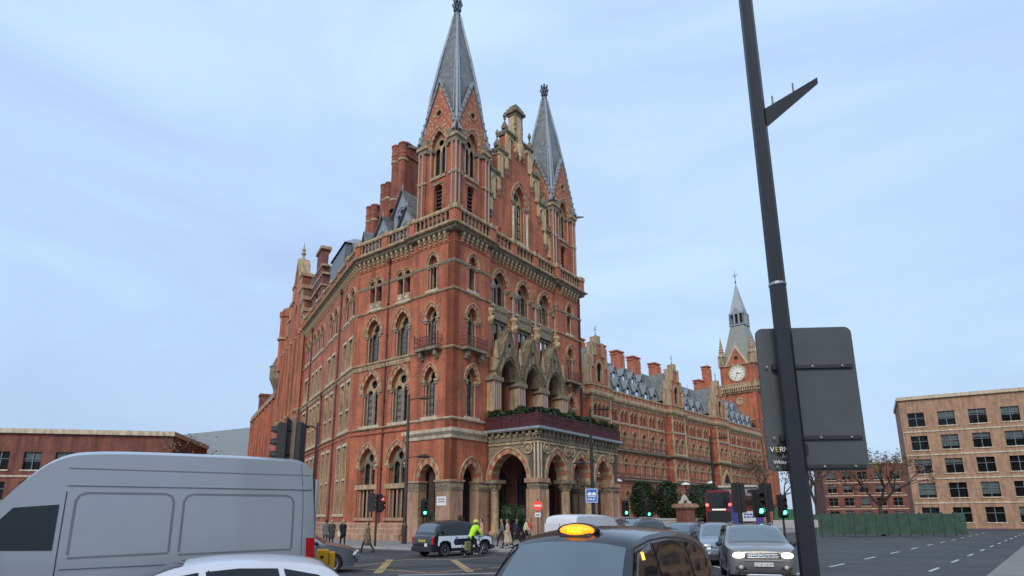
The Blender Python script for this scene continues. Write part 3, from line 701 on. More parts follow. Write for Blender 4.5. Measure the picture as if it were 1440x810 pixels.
    for k in range(4):
        a0 = PI / 4 + k * PI / 2; a1 = a0 + PI / 2; r2 = math.sqrt(2)
        for j in range(len(prof) - 1):
            (r0, z0), (r1, z1) = prof[j], prof[j + 1]
            sp.add([(r0*r2*math.cos(a0), r0*r2*math.sin(a0), z0), (r0*r2*math.cos(a1), r0*r2*math.sin(a1), z0), (r1*r2*math.cos(a1), r1*r2*math.sin(a1), z1), (r1*r2*math.cos(a0), r1*r2*math.sin(a0), z1)], [(0, 1, 2, 3)])
    so = sp.build('spire', 'slate', tw)
    rl = MB()
    for k in range(4):
        a = PI / 4 + k * PI / 2
        for da, rr in ((0, .17), (.11, .06), (-.11, .06)):
            rl.chain([(r*math.sqrt(2)*math.cos(a + da*(1 if j < 3 else 0)), r*math.sqrt(2)*math.sin(a + da*(1 if j < 3 else 0)), z) for j, (r, z) in enumerate(prof)], [rr, rr, rr, rr * .8, rr * .7], 7)
        # lead valley behind each gable
        for s in (-1, 1):
            b = k * PI / 2; dx, dy = math.cos(b), math.sin(b); px_, py_ = -dy * s, dx * s
            rl.tube((dx*2.0 + px_*2.1, dy*2.0 + py_*2.1, 37.0), (dx*1.75, dy*1.75, 42.1), .1, .06, 5)
        rl.tube((math.cos(k*PI/2) * 2.3, math.sin(k*PI/2) * 2.3, 42.25), (math.cos(k*PI/2) * 1.4, math.sin(k*PI/2) * 1.4, 42.25), .09, .09, 5)
    rl.build('ridge_roll', 'lead', tw)
    # little roofs that tie the gables to the spire
    gr = MB()
    for k in range(4):
        F = RZ(k * PI / 2)
        for s in (-1, 1):
            q = [F @ Vector(p) for p in ((0, -hw - .1, 41.9), (s * (hw - .1), -hw + .1, 36.4), (s * (hw + .3) * .55, -.9, 38.2), (0, -1.2, 42.0))]
            gr.add(q, [(0, 1, 2, 3)])
    gr.build('gable_roof', 'slate', tw)
    fi = MB(); fi.lathe(0, 0, [(.2, 51.1), (.36, 51.35), (.36, 51.5), (.16, 51.65), (.14, 52.2), (.1, 53.3), (.02, 53.6)], 8)
    for lv, rr in ((51.95, .34), (52.45, .42), (52.95, .36)):
        for k in range(6):
            a = k * PI / 3 + lv; x, y = rr * math.cos(a), rr * math.sin(a)
            fi.chain([(0, 0, lv - .1), (x * .8, y * .8, lv), (x * 1.1, y * 1.1, lv + .22), (x * .75, y * .75, lv + .34)], [.1, .12, .13, .03], 5)
    fi.build('finial', 'lead_dark', tw)
    return tw
make_tower(2.6, 2.6)
make_tower(18.5, 2.6)

# ---- roofs, dormers and chimneys behind the parapet
mb = MB(); mb.sweep([(.2, 5.2), (.2, 12.6), CEND], [(-1.2, 26.8), (-5.6, 36.4), (-10.2, 26.8)]); mb.build('roof', 'slate', hotel)
mb = MB()
v = [(GC - 5.2, GY + .8, 27.0), (GC, GY + .8, 39.7), (GC + 5.2, GY + .8, 27.0), (GC - 5.2, 10, 27.0), (GC, 10, 39.7), (GC + 5.2, 10, 27.0)]
mb.add(v, [(0, 1, 2), (3, 5, 4), (0, 3, 4, 1), (1, 4, 5, 2)]); mb.build('roof', 'slate', hotel)
mb = MB(); mb.box(.3, 20.7, .95, 9.0, 26.2, 26.75); mb.box(20.3, 20.94, .0, 9, 0, 26.5); mb.box(1.0, 20.3, 9, 9.3, 0, 27); mb.build('roof_deck', 'brick_dark', hotel)
mb = MB(); mb.sweep([(.8, 5), (.8, 12.7), (CEND[0] + .5, CEND[1])], [(0, 26.2), (0, 26.7), (-9, 26.7), (-9, 26.2)]); mb.build('roof_deck', 'brick_dark', hotel)
def dormer(F, cx, y, z0, apex, hw, depth, parent=hotel, mfront='lead', mroof='slate'):
    m = MB(); zs = z0 + (apex - z0) * .38
    m.plate([(cx - hw, z0), (cx - hw, zs), (cx, apex), (cx + hw, zs), (cx + hw, z0)], [arched(cx + s * hw * .3, hw * .22, z0 + .15, zs - .25, hw * .32, 4) for s in (-1, 1)] + [circ(cx, zs + hw * .32, hw * .24, 12)], y, y + .15, 0)
    m.ring(shift(pointed(hw * .55, hw * .75, 5), cx, zs), shift(pointed(hw * .72, hw * 1.0, 5), cx, zs), y - .07, y)
    m.box(cx - hw, cx - hw + .1, y, y + depth, z0, zs); m.box(cx + hw - .1, cx + hw, y, y + depth, z0, zs)
    m.lathe(cx, y + .1, [(.06, z0 + .1), (.06, zs)], 5); m.lathe(cx, y - .05, [(.06, apex), (.09, apex + .3), (.03, apex + .6), (.01, apex + .9)], 5)
    o = m.build('dormer', mfront, parent, F)
    r = MB()
    for s in (-1, 1):
        q = [(cx, y - .25, apex + .08), (cx + s * (hw + .25), y - .25, zs - .12), (cx + s * (hw + .25), y + depth, zs - .12), (cx, y + depth + .8, apex + .08)]
        r.add(q + [(a, b, c + .1) for a, b, c in q], [(0,1,2,3),(4,5,6,7),(0,1,5,4),(1,2,6,5),(2,3,7,6),(3,0,4,7)])
    r.build('roof', mroof, o)
    p = MB(); p.plate(rect(cx - hw + .1, cx + hw - .1, z0, zs + hw * .7), (), y + .2, y + .21, edge=False); p.build('pane', 'glass', o)
    p = MB(); p.plate(rect(cx - hw + .1, cx + hw - .1, z0, zs + hw * .7), (), y + .3, y + .32, edge=False); p.build('curtain', 'dark_room', o)
    return o
dormer(FB, -7.2, 1.1, 27.0, 30.9, 1.25, 3.0)
dormer(FB, -10.6, 1.1, 27.0, 30.9, 1.25, 3.0)
dormer(FB, -8.6, 1.7, 29.2, 33.4, 1.15, 3.0)
dormer(FC, -2.2, 1.0, 27.0, 30.6, 1.2, 3.0)
def chimney(x0, x1, y0, y1, z0, z1, F=FA, ends=2, parent=hotel, m_='brick_mid', cap=.3):
    m = MB(); m.box(x0 + .1, x1 - .1, y0 + .1, y1 - .1, z0, z1 - .9)
    m.box(x0 + .3, x1 + .1, y0 + .05, y1 - .05, z0 - 4, z0 + .5); m.box(x0 - .3, x1 + .1, y0 - .1, y1 + .1, z0, z0 + .9)
    nl = ends; r = (y1 - y0) / nl / 2 * .93
    for k in range(nl):
        yy = y0 + (y1 - y0) * (k + .5) / nl
        m.lathe(x0, yy, [(r * 1.1, z0), (r * 1.1, z0 + 1.0), (r, z0 + 1.15), (r, z1 - 1.7), (r * 1.12, z1 - 1.6), (r * 1.05, z1 - 1.35), (r * 1.2, z1 - 1.2), (r * 1.05, z1 - 1.0), (r * 1.1, z1 - .25), (r * 1.25, z1 - .15), (r * 1.2, z1)], 10)
    m.box(x0 - .05, x1 + .1, y0 - .02, y1 + .02, z1 - 1.5, z1 - 1.2); m.box(x0 + .05, x1 - .05, y0 + .05, y1 - .05, z1 - 1.2, z1 - .3); m.box(x0 - .1, x1 + .15, y0 - .12, y1 + .12, z1 - .3, z1, 1)
    o = m.build('chimney', [m_, 'brick_dark'], parent, F)
    st = MB()
    for k in range(nl):
        yy = y0 + (y1 - y0) * (k + .5) / nl
        st.lathe(x0, yy, [(r * 1.14, z1 - 2.05), (r * 1.14, z1 - 1.75)], 10); st.lathe(x0, yy, [(r * 1.16, z0 + .95), (r * 1.16, z0 + 1.15)], 10)
    st.build('stone_band', 'stone', o)
    return o
chimney(2.4, 9.5, 9.0, 11.0, 32.2, 39.4)
chimney(4.6, 10.5, 13.7, 15.2, 31.5, 37.6)
chimney(6.6, 12.5, 18.2, 19.9, 30.5, 37.3)
# slate pavilion roof with lead top and tall brick dormer over the side street
m = MB(); F = FC
m.box(-16.4, -9.4, .55, 6, 26.7, 28.0, 0)
v0 = [(-16.4, .55, 28.0), (-9.4, .55, 28.0), (-9.4, 6.5, 28.0), (-16.4, 6.5, 28.0)]; v1 = [(-16.2, .75, 32.6), (-9.6, .75, 32.6), (-9.6, 6, 32.6), (-16.2, 6, 32.6)]; v2 = [(-14.4, 2.2, 34.2), (-11.4, 2.2, 34.2), (-11.4, 5, 34.2), (-14.4, 5, 34.2)]
m.add(v0 + v1, [(0,1,5,4),(1,2,6,5),(2,3,7,6),(3,0,4,7)], 0); m.add([(x + (-.25 if x < -14 else .25), y - .2, z) for x, y, z in v1] + v2, [(0,1,5,4),(1,2,6,5),(2,3,7,6),(3,0,4,7),(4,5,6,7)], 1)
m.build('mansard_roof', ['lead_dark', 'lead'], hotel, F)
dormer(FC, -6.6, 1.0, 27.0, 31.0, 1.3, 3.0)
m = MB(); m.plate([(-25.0, 26.6), (-25.0, 32.2), (-24.2, 32.2), (-24.2, 33.6), (-23.3, 33.6), (-23.3, 36.3), (-20.6, 36.3), (-20.6, 33.6), (-19.8, 33.6), (-19.8, 32.2), (-19.0, 32.2), (-19.0, 26.6)], [arched(-22, .7, 28, 30, .8, 5)], .3, 1.2, 0, back=True)
m.box(-23.6, -20.3, .1, 1.5, 36.2, 36.6, 1); m.box(-24.6, -19.4, .2, 1.3, 33.5, 33.75, 1); m.box(-25.3, -18.7, .2, 1.3, 32.1, 32.35, 1); m.box(-25.2, -18.9, .12, 1.2, 30.6, 30.85, 1)
m.box(-25, -19, 1.2, 4.5, 26.6, 31.0, 0)
for s in (-1, 1): m.add([(-22, .9, 34.6), (-22 + s * 3.2, .9, 31), (-22 + s * 3.2, 6, 31), (-22, 8, 34.6)], [(0, 1, 2, 3)], 2)
m.build('brick_dormer', ['brick_dark', 'stone', 'slate'], hotel, FC)
p = MB(); p.plate(rect(-22.8, -21.2, 27.9, 31), (), .7, .71, edge=False); p.build('pane', 'glass', hotel, FC)
# ================================================================== porch
PX0, PX1, PY = 4.4, 17.9, -5.3
ZS = 4.95
def porch_wall(F, x0, x1, y0, arches):
    m = MB(); m.plate(notched(x0, x1, ZS, 8.6, arches), (), y0, y0 + .95, 0); m.build('porch_wall', 'carved', hotel, F)
    for cx, w, rise in arches:
        n = 8 if w > 1.5 else 7
        ai = [(cx + x, ZS + z) for x, z in pointed(w, rise, n)]; ao = [(cx + x, ZS + z) for x, z in pointed(w + .36, rise + .4, n)]
        for i in range(2 * n):
            m = MB(); m.ring(ai[i:i+2], ao[i:i+2], y0 - .05, y0 + .97); m.build('voussoir', 'stone' if i % 2 else 'brick_plain', hotel, F)
        ah = [(cx + x, ZS + z) for x, z in pointed(w + .48, rise + .54, n)]
        m = MB(); m.ring(ao, ah, y0 - .13, y0 + .05); m.build('hood_mould', 'stone', hotel, F)
        # carved roundels and foliage panels in the spandrels
        for s in (-1, 1):
            rx, rz = cx + s * (w + .18), 7.35
            if x0 + .35 < rx < x1 - .35:
                m = MB(); mm = [(rx + .36 * math.cos(a), rz + .36 * math.sin(a)) for a in [i * PI / 8 for i in range(17)]]; m2 = [(rx + .48 * math.cos(a), rz + .48 * math.sin(a)) for a in [i * PI / 8 for i in range(17)]]
                m.ring(mm, m2, y0 - .12, y0); m.plate(circ(rx, rz, .25, 8), (), y0 - .09, y0); m.lathe(rx, y0 - .04, [(.02, rz - .22), (.16, rz - .1), (.2, rz + .08), (.02, rz + .2)], 6)
                m.build('roundel', 'stone', hotel, F)
    # frieze of small square panels
    n = int((x1 - x0) / .62)
    for i in range(n):
        a = x0 + (x1 - x0) * (i + .12) / n; b = x0 + (x1 - x0) * (i + .88) / n
        m = MB(); m.plate(rect(a, b, 7.98, 8.4), [circ((a + b) / 2, 8.19, .14, 8)], y0 - .07, y0); m.build('frieze_panel', 'stone_grey', hotel, F)
    for i in range(n + 1):
        x = x0 + (x1 - x0) * i / n
        m = MB(); m.box(x - .12, x + .12, y0 - .3, y0, 8.5, 8.74); m.box(x - .1, x + .1, y0 - .16, y0, 8.36, 8.5); m.build('modillion', 'stone_grey', hotel, F)
    m = MB(); m.box(x0, x1, y0 - .09, y0, 7.72, 7.86); m.box(x0, x1, y0 - .1, y0 + .9, 8.4, 8.52); m.build('string_course', 'stone', hotel, F)
FRONT = [(7.1, 1.42, 2.1), (11.05, 1.42, 2.1), (15.0, 1.42, 2.1)]
porch_wall(FA, PX0, PX1, PY, FRONT)
porch_wall(FP, 0.25, 5.3, 0.0, [(2.35, 1.8, 2.1)])
FR = T(PX1, PY) @ RZ(R(90))
porch_wall(FR, 0.0, 5.3, 0.0, [(2.8, 1.8, 2.1)])
def column(F, x, y, r=.4):
    m = MB(); m.box(x - r - .22, x + r + .22, y - r - .22, y + r + .22, 0, .55, 1)
    m.lathe(x, y, [(r + .16, .55), (r + .18, .7), (r + .05, .82), (r, .9), (r * .93, 4.05)], 14, 0)
    m.lathe(x, y, [(r * .95, 4.05), (r + .06, 4.1), (r + .02, 4.2), (r + .18, 4.55), (r + .26, 4.66)], 12, 2)
    for k in range(8): a = k * PI / 4; m.lathe(x + (r + .12) * math.cos(a), y + (r + .12) * math.sin(a), [(.03, 4.22), (.12, 4.42), (.1, 4.55), (.03, 4.62)], 5, 2)
    m.box(x - r - .3, x + r + .3, y - r - .3, y + r + .3, 4.66, 4.95, 1)
    return m.build('column', ['stone', 'stone_grey', 'carved'], hotel, F, True) if False else m.build('column', ['stone', 'stone_grey', 'carved'], hotel, F)
for x in (9.07, 13.03): column(FA, x, PY + .48)
column(FP, .52, .5, .36)
column(FA, 4.9 + 8.1, -2.4, .36); column(FA, 9.1, -2.4, .36)
def bigpier(x0, x1, y0, y1):
    m = MB(); m.box(x0, x1, y0, y1, .9, 4.1, 0); m.box(x0 - .1, x1 + .1, y0 - .1, y1 + .1, 0, .9, 0); m.box(x0 - .05, x1 + .05, y0 - .05, y1 + .05, .9, 1.1, 0)
    for (x, y) in ((x0, y0), (x1, y0), (x0, y1)): m.lathe(x, y, [(.13, .9), (.13, 4.1)], 8, 0)
    m.box(x0 - .03, x1 + .03, y0 - .03, y1 + .03, 4.1, 4.6, 1); m.box(x0 - .18, x1 + .18, y0 - .18, y1 + .18, 4.6, 4.95, 0)
    for k in range(5):
        for (x, y) in ((x0 + (x1 - x0) * (k + .5) / 5, y0 - .04), (x0 - .04, y0 + (y1 - y0) * (k + .5) / 5)): m.lathe(x, y, [(.03, 4.15), (.13, 4.38), (.04, 4.58)], 5, 1)
    m.build('pier', ['stone_pink', 'carved'], hotel, FA)
bigpier(4.42, 5.62, -5.28, -4.2); bigpier(16.55, 17.88, -5.28, -4.2); bigpier(16.8, 17.88, -.9, 0.25)
# corner shafts above the pier
m = MB(); m.lathe(4.45, -5.25, [(.12, 4.95), (.09, 5.1), (.09, 7.6), (.16, 7.8)], 8); m.lathe(4.75, -5.33, [(.07, 4.95), (.07, 7.7)], 6); m.lathe(4.37, -4.95, [(.07, 4.95), (.07, 7.7)], 6)
m.build('shaft', 'stone_pale', hotel, FA)
# slab, ceiling, doors in the shade
m = MB(); m.box(PX0 - .42, PX1 + .42, PY - .42, .28, 8.74, 9.0); m.build('porch_slab', 'stone_grey', hotel, FA)
m = MB(); m.sweep([(PX1 + .42, .1), (PX1 + .42, PY - .42), (PX0 - .42, PY - .42), (PX0 - .42, -.02)], [(-.02, 8.8), (.06, 8.82), (.06, 8.98), (-.02, 9.03)]); m.build('slab_edge', 'lead', hotel, FA)
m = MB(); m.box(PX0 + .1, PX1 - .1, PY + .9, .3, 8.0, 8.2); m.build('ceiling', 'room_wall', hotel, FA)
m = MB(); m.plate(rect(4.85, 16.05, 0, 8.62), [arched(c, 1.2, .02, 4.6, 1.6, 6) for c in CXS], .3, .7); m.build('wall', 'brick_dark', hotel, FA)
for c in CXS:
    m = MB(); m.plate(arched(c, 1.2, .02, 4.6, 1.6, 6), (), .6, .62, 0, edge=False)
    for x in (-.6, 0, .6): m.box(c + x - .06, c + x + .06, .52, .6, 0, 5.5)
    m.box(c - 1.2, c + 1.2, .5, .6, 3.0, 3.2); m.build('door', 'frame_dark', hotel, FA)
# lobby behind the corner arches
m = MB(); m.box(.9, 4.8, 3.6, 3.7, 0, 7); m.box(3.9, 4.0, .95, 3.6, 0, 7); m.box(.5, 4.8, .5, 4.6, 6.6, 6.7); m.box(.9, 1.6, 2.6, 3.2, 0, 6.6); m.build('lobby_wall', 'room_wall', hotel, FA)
# steps and pavement round the building
# railing screen with fine bars: one panel between posts
def screen(F, xa, xb, y):
    n = max(1, round((xb - xa) / 1.9)); ln = (xb - xa) / n
    for i in range(n):
        a = xa + i * ln; m = MB(); m.box(a + .03, a + ln - .03, y, y + .04, 9.06, 10.12)
        nb = int(ln / .13)
        for k in range(nb): x = a + .05 + (ln - .1) * (k + .5) / nb; m.box(x - .028, x + .028, y - .035, y, 9.08, 10.1)
        for z in (9.1, 9.55, 10.08): m.box(a + .02, a + ln - .02, y - .05, y + .05, z - .03, z + .03)
        m.build('railing_panel', 'iron', hotel, F)
screen(FA, PX0 - .3, PX1 + .3, PY - .3); screen(FP, -.0, 5.6, -.3)
screen(FR, 0, 5.3, -.3)

def leaves(m, pts, size, mi=0):
    for p in pts:
        a, b = random.uniform(0, 2*PI), random.uniform(-1, 1); s = size * random.uniform(.6, 1.3)
        u = Vector((math.cos(a), math.sin(a), b * .6)).normalized(); v = u.cross(Vector((random.uniform(-1,1), random.uniform(-1,1), random.uniform(-1,1)))).normalized()
        p = Vector(p); m.add([p - u*s, p + v*s*.45, p + u*s, p - v*s*.45], [(0, 1, 2, 3)], mi)
def hedge(F, xa, xb, y0, y1, name_label):
    m = MB(); pts = []
    n = int((xb - xa) * 420)
    for i in range(n):
        x = random.uniform(xa, xb); top = 10.55 + .13 * math.sin(x * 2.1) + .08 * math.sin(x * 5.3 + 1)
        f = random.random()
        if f < .45: pts.append((x, random.uniform(y0, y1), top + random.gauss(0, .05)))
        else: pts.append((x, y0 + random.gauss(0, .06), random.uniform(9.7, top)))
    leaves(m, pts, .13); m.box(xa, xb, y0 + .12, y1 - .1, 9.02, 10.4, 1)
    o = m.build('hedge', ['leaf', 'leaf_dark'], None, HM @ F); tag(o, name_label, 'hedge', 'box hedges on the porch roof'); return o
hedge(FA, PX0 - .1, PX1 + .1, PY - .2, PY + .55, 'long clipped box hedge along the front of the porch roof terrace')
hedge(FP, .2, 5.1, -.2, .5, 'short clipped box hedge on the side of the porch roof terrace')
# topiary balls in tubs beside the entrance
def topiary(u, v, label, r=.75, zc=1.75):
    P = H(u, v); t = empty('topiary', P, 0, label, 'topiary', 'topiary balls in the porch')
    m = MB(); m.lathe(0, 0, [(.3, 0), (.42, .6), (.46, .62), (.46, .7), (.36, .7)], 12); m.build('tub', 'black', t)
    m = MB(); m.lathe(0, 0, [(.05, .6), (.04, zc)], 6); m.build('stem', 'bark', t)
    m = MB(); pts = []
    for i in range(900):
        d = Vector((random.gauss(0,1), random.gauss(0,1), random.gauss(0,1))).normalized() * r * random.uniform(.85, 1.03); pts.append((d.x, d.y, d.z + zc))
    leaves(m, pts, .08); m.lathe(0, 0, [(.01, zc - r * .9), (r * .6, zc - r * .66), (r * .86, zc), (r * .6, zc + r * .66), (.01, zc + r * .9)], 10, 1); m.build('crown', ['leaf', 'leaf_dark'], t)
topiary(5.4, -3.0, 'clipped topiary ball in a black tub between stone columns of the porch', .78, 2.1)
topiary(6.2, -4.0 + 3.0, 'clipped topiary ball in the shade behind the porch corner pier', .85, 2.2)
topiary(1.2, .4, 'clipped topiary ball inside the corner bay arch beside the white plate', .6, 1.7)
topiary(.5, 2.2, 'clipped topiary ball inside the side street arch of the corner bay', .6, 1.7)
# white name plate on the corner pier
m = MB(); m.box(-.62, .36, -.06, -.02, 2.85, 3.55); pl_ = m.build('name_plate', mat('plate_white', (.75, .76, .76), .5, var=.05), hotel, FB @ T(-.75, 0))
m = MB(); random.seed(3)
for r_ in range(2):
    x = -.5
    while x < .2: wd = random.uniform(.05, .13); m.box(x, x + wd, -.068, -.06, 3.3 - r_ * .2, 3.38 - r_ * .2); x += wd + .03
m.build('lettering', mat('ink', (.08, .09, .1), .6), pl_)
random.seed(11)
# ================================================================== gabled block and low wing up the side street
gb = empty('gable_block', HM @ FC @ Vector((-25.5, 0, 0)), HROT + CANG, 'tall gabled red brick block with stone strips at the end of the side street range', 'building')
FG = Matrix.Identity(4)
m = MB(); pl = [(0, 0), (0, 29.0), (-1.2, 29.0), (-1.2, 31.0), (-2.6, 31.0), (-2.6, 33.2), (-4.2, 33.2), (-4.2, 35.6), (-5.8, 35.6), (-6.6, 38.4), (-7.6, 39.0), (-8.6, 38.4), (-9.4, 35.6), (-11, 35.6), (-11, 33.2), (-12.6, 33.2), (-12.6, 31), (-14.0, 31), (-14.0, 29), (-20.5, 27), (-20.5, 0)]
hs = [arched(-x, .45, z, z + 3.2, .6, 5) for x in (3.2, 6.0, 9.2, 12.0, 16.5) for z in (3, 10.2, 16.4, 21.8)] + [arched(-7.6, .8, 28, 31, 1.4, 5)]
m.plate(pl, hs, -.35, .9, 0, back=True); m.build('wall', 'brick', gb)
m = MB()
for x in (3.2, 6.0, 9.2, 12.0, 16.5):
    for z in (3, 10.2, 16.4, 21.8): m.plate(arched(-x, .5, z - .1, z + 3.2, .6, 5), (), .1, .11, edge=False)
m.plate(arched(-7.6, .9, 27.9, 31, 1.4, 5), (), .1, .11, edge=False)
m.build('pane', 'glass', gb)
m = MB(); m.box(-20, -.5, .3, .4, 1, 28); m.build('curtain', 'curtain_dim', gb)
for x in (.25, 1.6, 4.6, 7.6, 10.6, 13.6, 15.2):
    m = MB(); m.box(-x - .3, -x + .3, -.75 if x > 1 else -.6, -.34, 0, 27.5); m.box(-x - .36, -x + .36, -.85, -.34, 15.4, 15.75, 1); m.box(-x - .36, -x + .36, -.85, -.34, 26.2, 26.6, 1); m.build('buttress', ['brick', 'stone'], gb)
    m = MB(); m.box(-x + .30, -x + .5, -.5, -.34, 1.2, 27); m.build('stone_strip', 'stone_pink', gb)
for (a, b, z) in ((0, -1.3, 29), (-1.1, -2.7, 31), (-2.5, -4.3, 33.2), (-4.1, -5.9, 35.6), (-9.3, -11.1, 35.6), (-10.9, -12.7, 33.2), (-12.5, -14.1, 31)):
    m = MB(); m.box(b - .1, a + .15, -.6, 1.1, z, z + .5); m.box(b + .2, a - .1, -.5, 1.0, z - 2.2 if a < 0 else z - 2, z - .05); m.build('coping', 'stone_pink', gb)
m = MB(); m.plate([(-5.6, 35.9), (-6.5, 38.6), (-7.6, 39.6), (-8.7, 38.6), (-9.6, 35.9), (-9.2, 35.9), (-7.6, 38.9), (-6.0, 35.9)], (), -.6, 1.0, 0); m.lathe(-7.6, .1, [(.3, 39.3), (.2, 39.7), (.14, 40.1), (.4, 40.4), (.16, 40.7), (.3, 41.0), (.08, 41.5), (.02, 42.2)], 8, 0); m.build('gable_finial', 'stone', gb)
m = MB()
for s in (-1, 1): m.add([(-7.6, .9, 37.5), (-7.6 + s * 6.5, .9, 28.5), (-7.6 + s * 6.5, 12, 28.5), (-7.6, 12, 37.5)], [(0, 1, 2, 3)])
m.box(-20.5, 0, .9, 12, 26, 28.5); m.build('roof', 'slate', gb)
m = MB(); m.lathe(-16.2, -.2, [(1.0, 24), (1.0, 32.6), (1.2, 32.8), (1.2, 33.6), (.8, 33.8), (.7, 34.2), (.02, 34.6)], 8, 0); m.lathe(-16.2, -.2, [(1.3, 29), (1.3, 29.3)], 8, 1); m.build('turret', ['brick', 'stone'], gb)
m = MB(); m.lathe(-20.3, -.4, [(.1, 20.5), (.4, 21.4), (.5, 22.0), (1.1, 23.4), (1.2, 23.7), (1.2, 25.4), (1.35, 25.6), (.9, 26.0), (.5, 27.0), (.02, 27.8)], 8, 0); m.build('oriel', 'stone_grey', gb)

lw_ = empty('low_wing', HM @ FC @ Vector((-46, 0, 0)), HROT + CANG, 'lower red brick wing with tall chimney farther up the side street', 'building')
m = MB(); hs = [rect(-x - .7, -x + .7, z, z + 3.4) for x in range(3, 32, 4) for z in (3, 9.5, 16)]
m.plate(rect(-34, 0, 0, 21.2), hs, 0, .5); m.box(-34, 0, .5, 14, 20.5, 21.0); m.build('wall', 'brick', lw_)
m = MB(); m.box(-34.2, 0, -.3, .6, 21.2, 21.6); m.box(-34.2, 0, -.15, .6, 21.6, 22.3); m.build('cornice', 'stone_pink', lw_)
for x in range(1, 34, 4): m = MB(); m.box(-x - .35, -x + .35, -.25, 0, 0, 21.2); m.build('pilaster', 'brick', lw_)
for x in range(3, 32, 4):
    for z in (3, 9.5, 16):
        m = MB(); m.plate(rect(-x - .7, -x + .7, z, z + 3.4), [rect(-x - .55, -x - .06, z + .1, z + 3.2), rect(-x + .06, -x + .55, z + .1, z + 3.2)], .2, .3, 0, edge=False); m.box(-x - .8, -x + .8, -.08, .3, z - .2, z)
        o = m.build('window', 'stone', lw_); m = MB(); m.plate(rect(-x - .7, -x + .7, z, z + 3.4), (), .32, .33, edge=False); m.build('pane', 'glass', o)
m = MB(); m.box(-33, 0, .6, .7, 0, 21); m.build('curtain', 'curtain_dim', lw_)
m = MB(); m.box(-33.6, -31.0, 1, 3, 21, 26.6); m.box(-33.8, -30.8, .85, 3.15, 26.6, 27.0); m.build('chimney', 'brick_dark', lw_)
# pale slate-roofed shed beyond
sh = empty('train_shed', at(335, 700, 150) * 1.0, 0, 'grey glazed station shed roof far beyond the low brick wing', 'building'); sh.location.z = 0
m = MB(); m.box(-40, 8, 0, 12, 0, 14); m.build('wall', 'brick_dark', sh)
m = MB(); m.plate([(-42, 14), (-42, 15), (-20, 21.5), (9, 24.5), (9, 14)], (), -1, 30); m.build('roof', 'lead', sh)

# ================================================================== long front wing towards the clock tower
W0 = Vector((11.295, 90.593, 0)); WROT = R(48.007)
wing = empty('hotel_wing', W0, WROT, 'long red brick gothic wing with grey dormers and chimney rows, leading to the clock tower', 'building')
WX0, WX1 = -16.0, 71.0
def wcol(x): return not (-.4 < x < 5.6 or 25.0 < x < 30.8 or 44.2 < x < 50.3)
bays = [7.5 + 3.06 * k for k in range(6)] + [32.3 + 3.0 * k for k in range(4)] + [52.0 + 2.9 * k for k in range(7)] + [-2.4 - 3.06 * k for k in range(4)]
proj = [(0.0, 5.2), (25.3, 30.4), (44.5, 50.0)]
holes = []
for x in bays:
    holes += [arched(x, .78, 1.6, 4.9, 1.0, 5), arched(x, .5, 8.25, 10.3, .75, 5), arched(x, .66, 12.75, 14.6, .75, 5)] + [arched(x + s * .5, .4, 16.8, 18.2, .45, 4) for s in (-1, 1)]
wall(FG, rect(WX0, WX1, 0, 20.4), holes, 0, .4, parent=wing)
window_meshes('w1', .78, 1.6, 4.9, 1.0, 'single', rw=.3, hood=False, shafts=False, bars=4, curtain_or_gloom='dark_room', depth=.36)
window_meshes('w2', .5, 8.25, 10.3, .75, 'single', rw=.34, hood=True, shafts=True, bars=3, curtain_or_gloom='half', depth=.36)
window_meshes('w3', .66, 12.75, 14.6, .75, 'single', rw=.26, hood=True, shafts=True, bars=3, curtain_or_gloom='curtain_dim', depth=.36)
window_meshes('w4', .4, 16.8, 18.2, .45, 'plain', rw=.18, hood=True, shafts=False, impost=False, bars=2, curtain_or_gloom='curtain', depth=.2)
def bay_windows(x, y):
    window(FG, x, y, 'w1', wing); window(FG, x, y, 'w2', wing); window(FG, x, y, 'w3', wing)
    for s in (-1, 1): window(FG, x + s * .5, y, 'w4', wing)
for x in bays: bay_windows(x, 0)
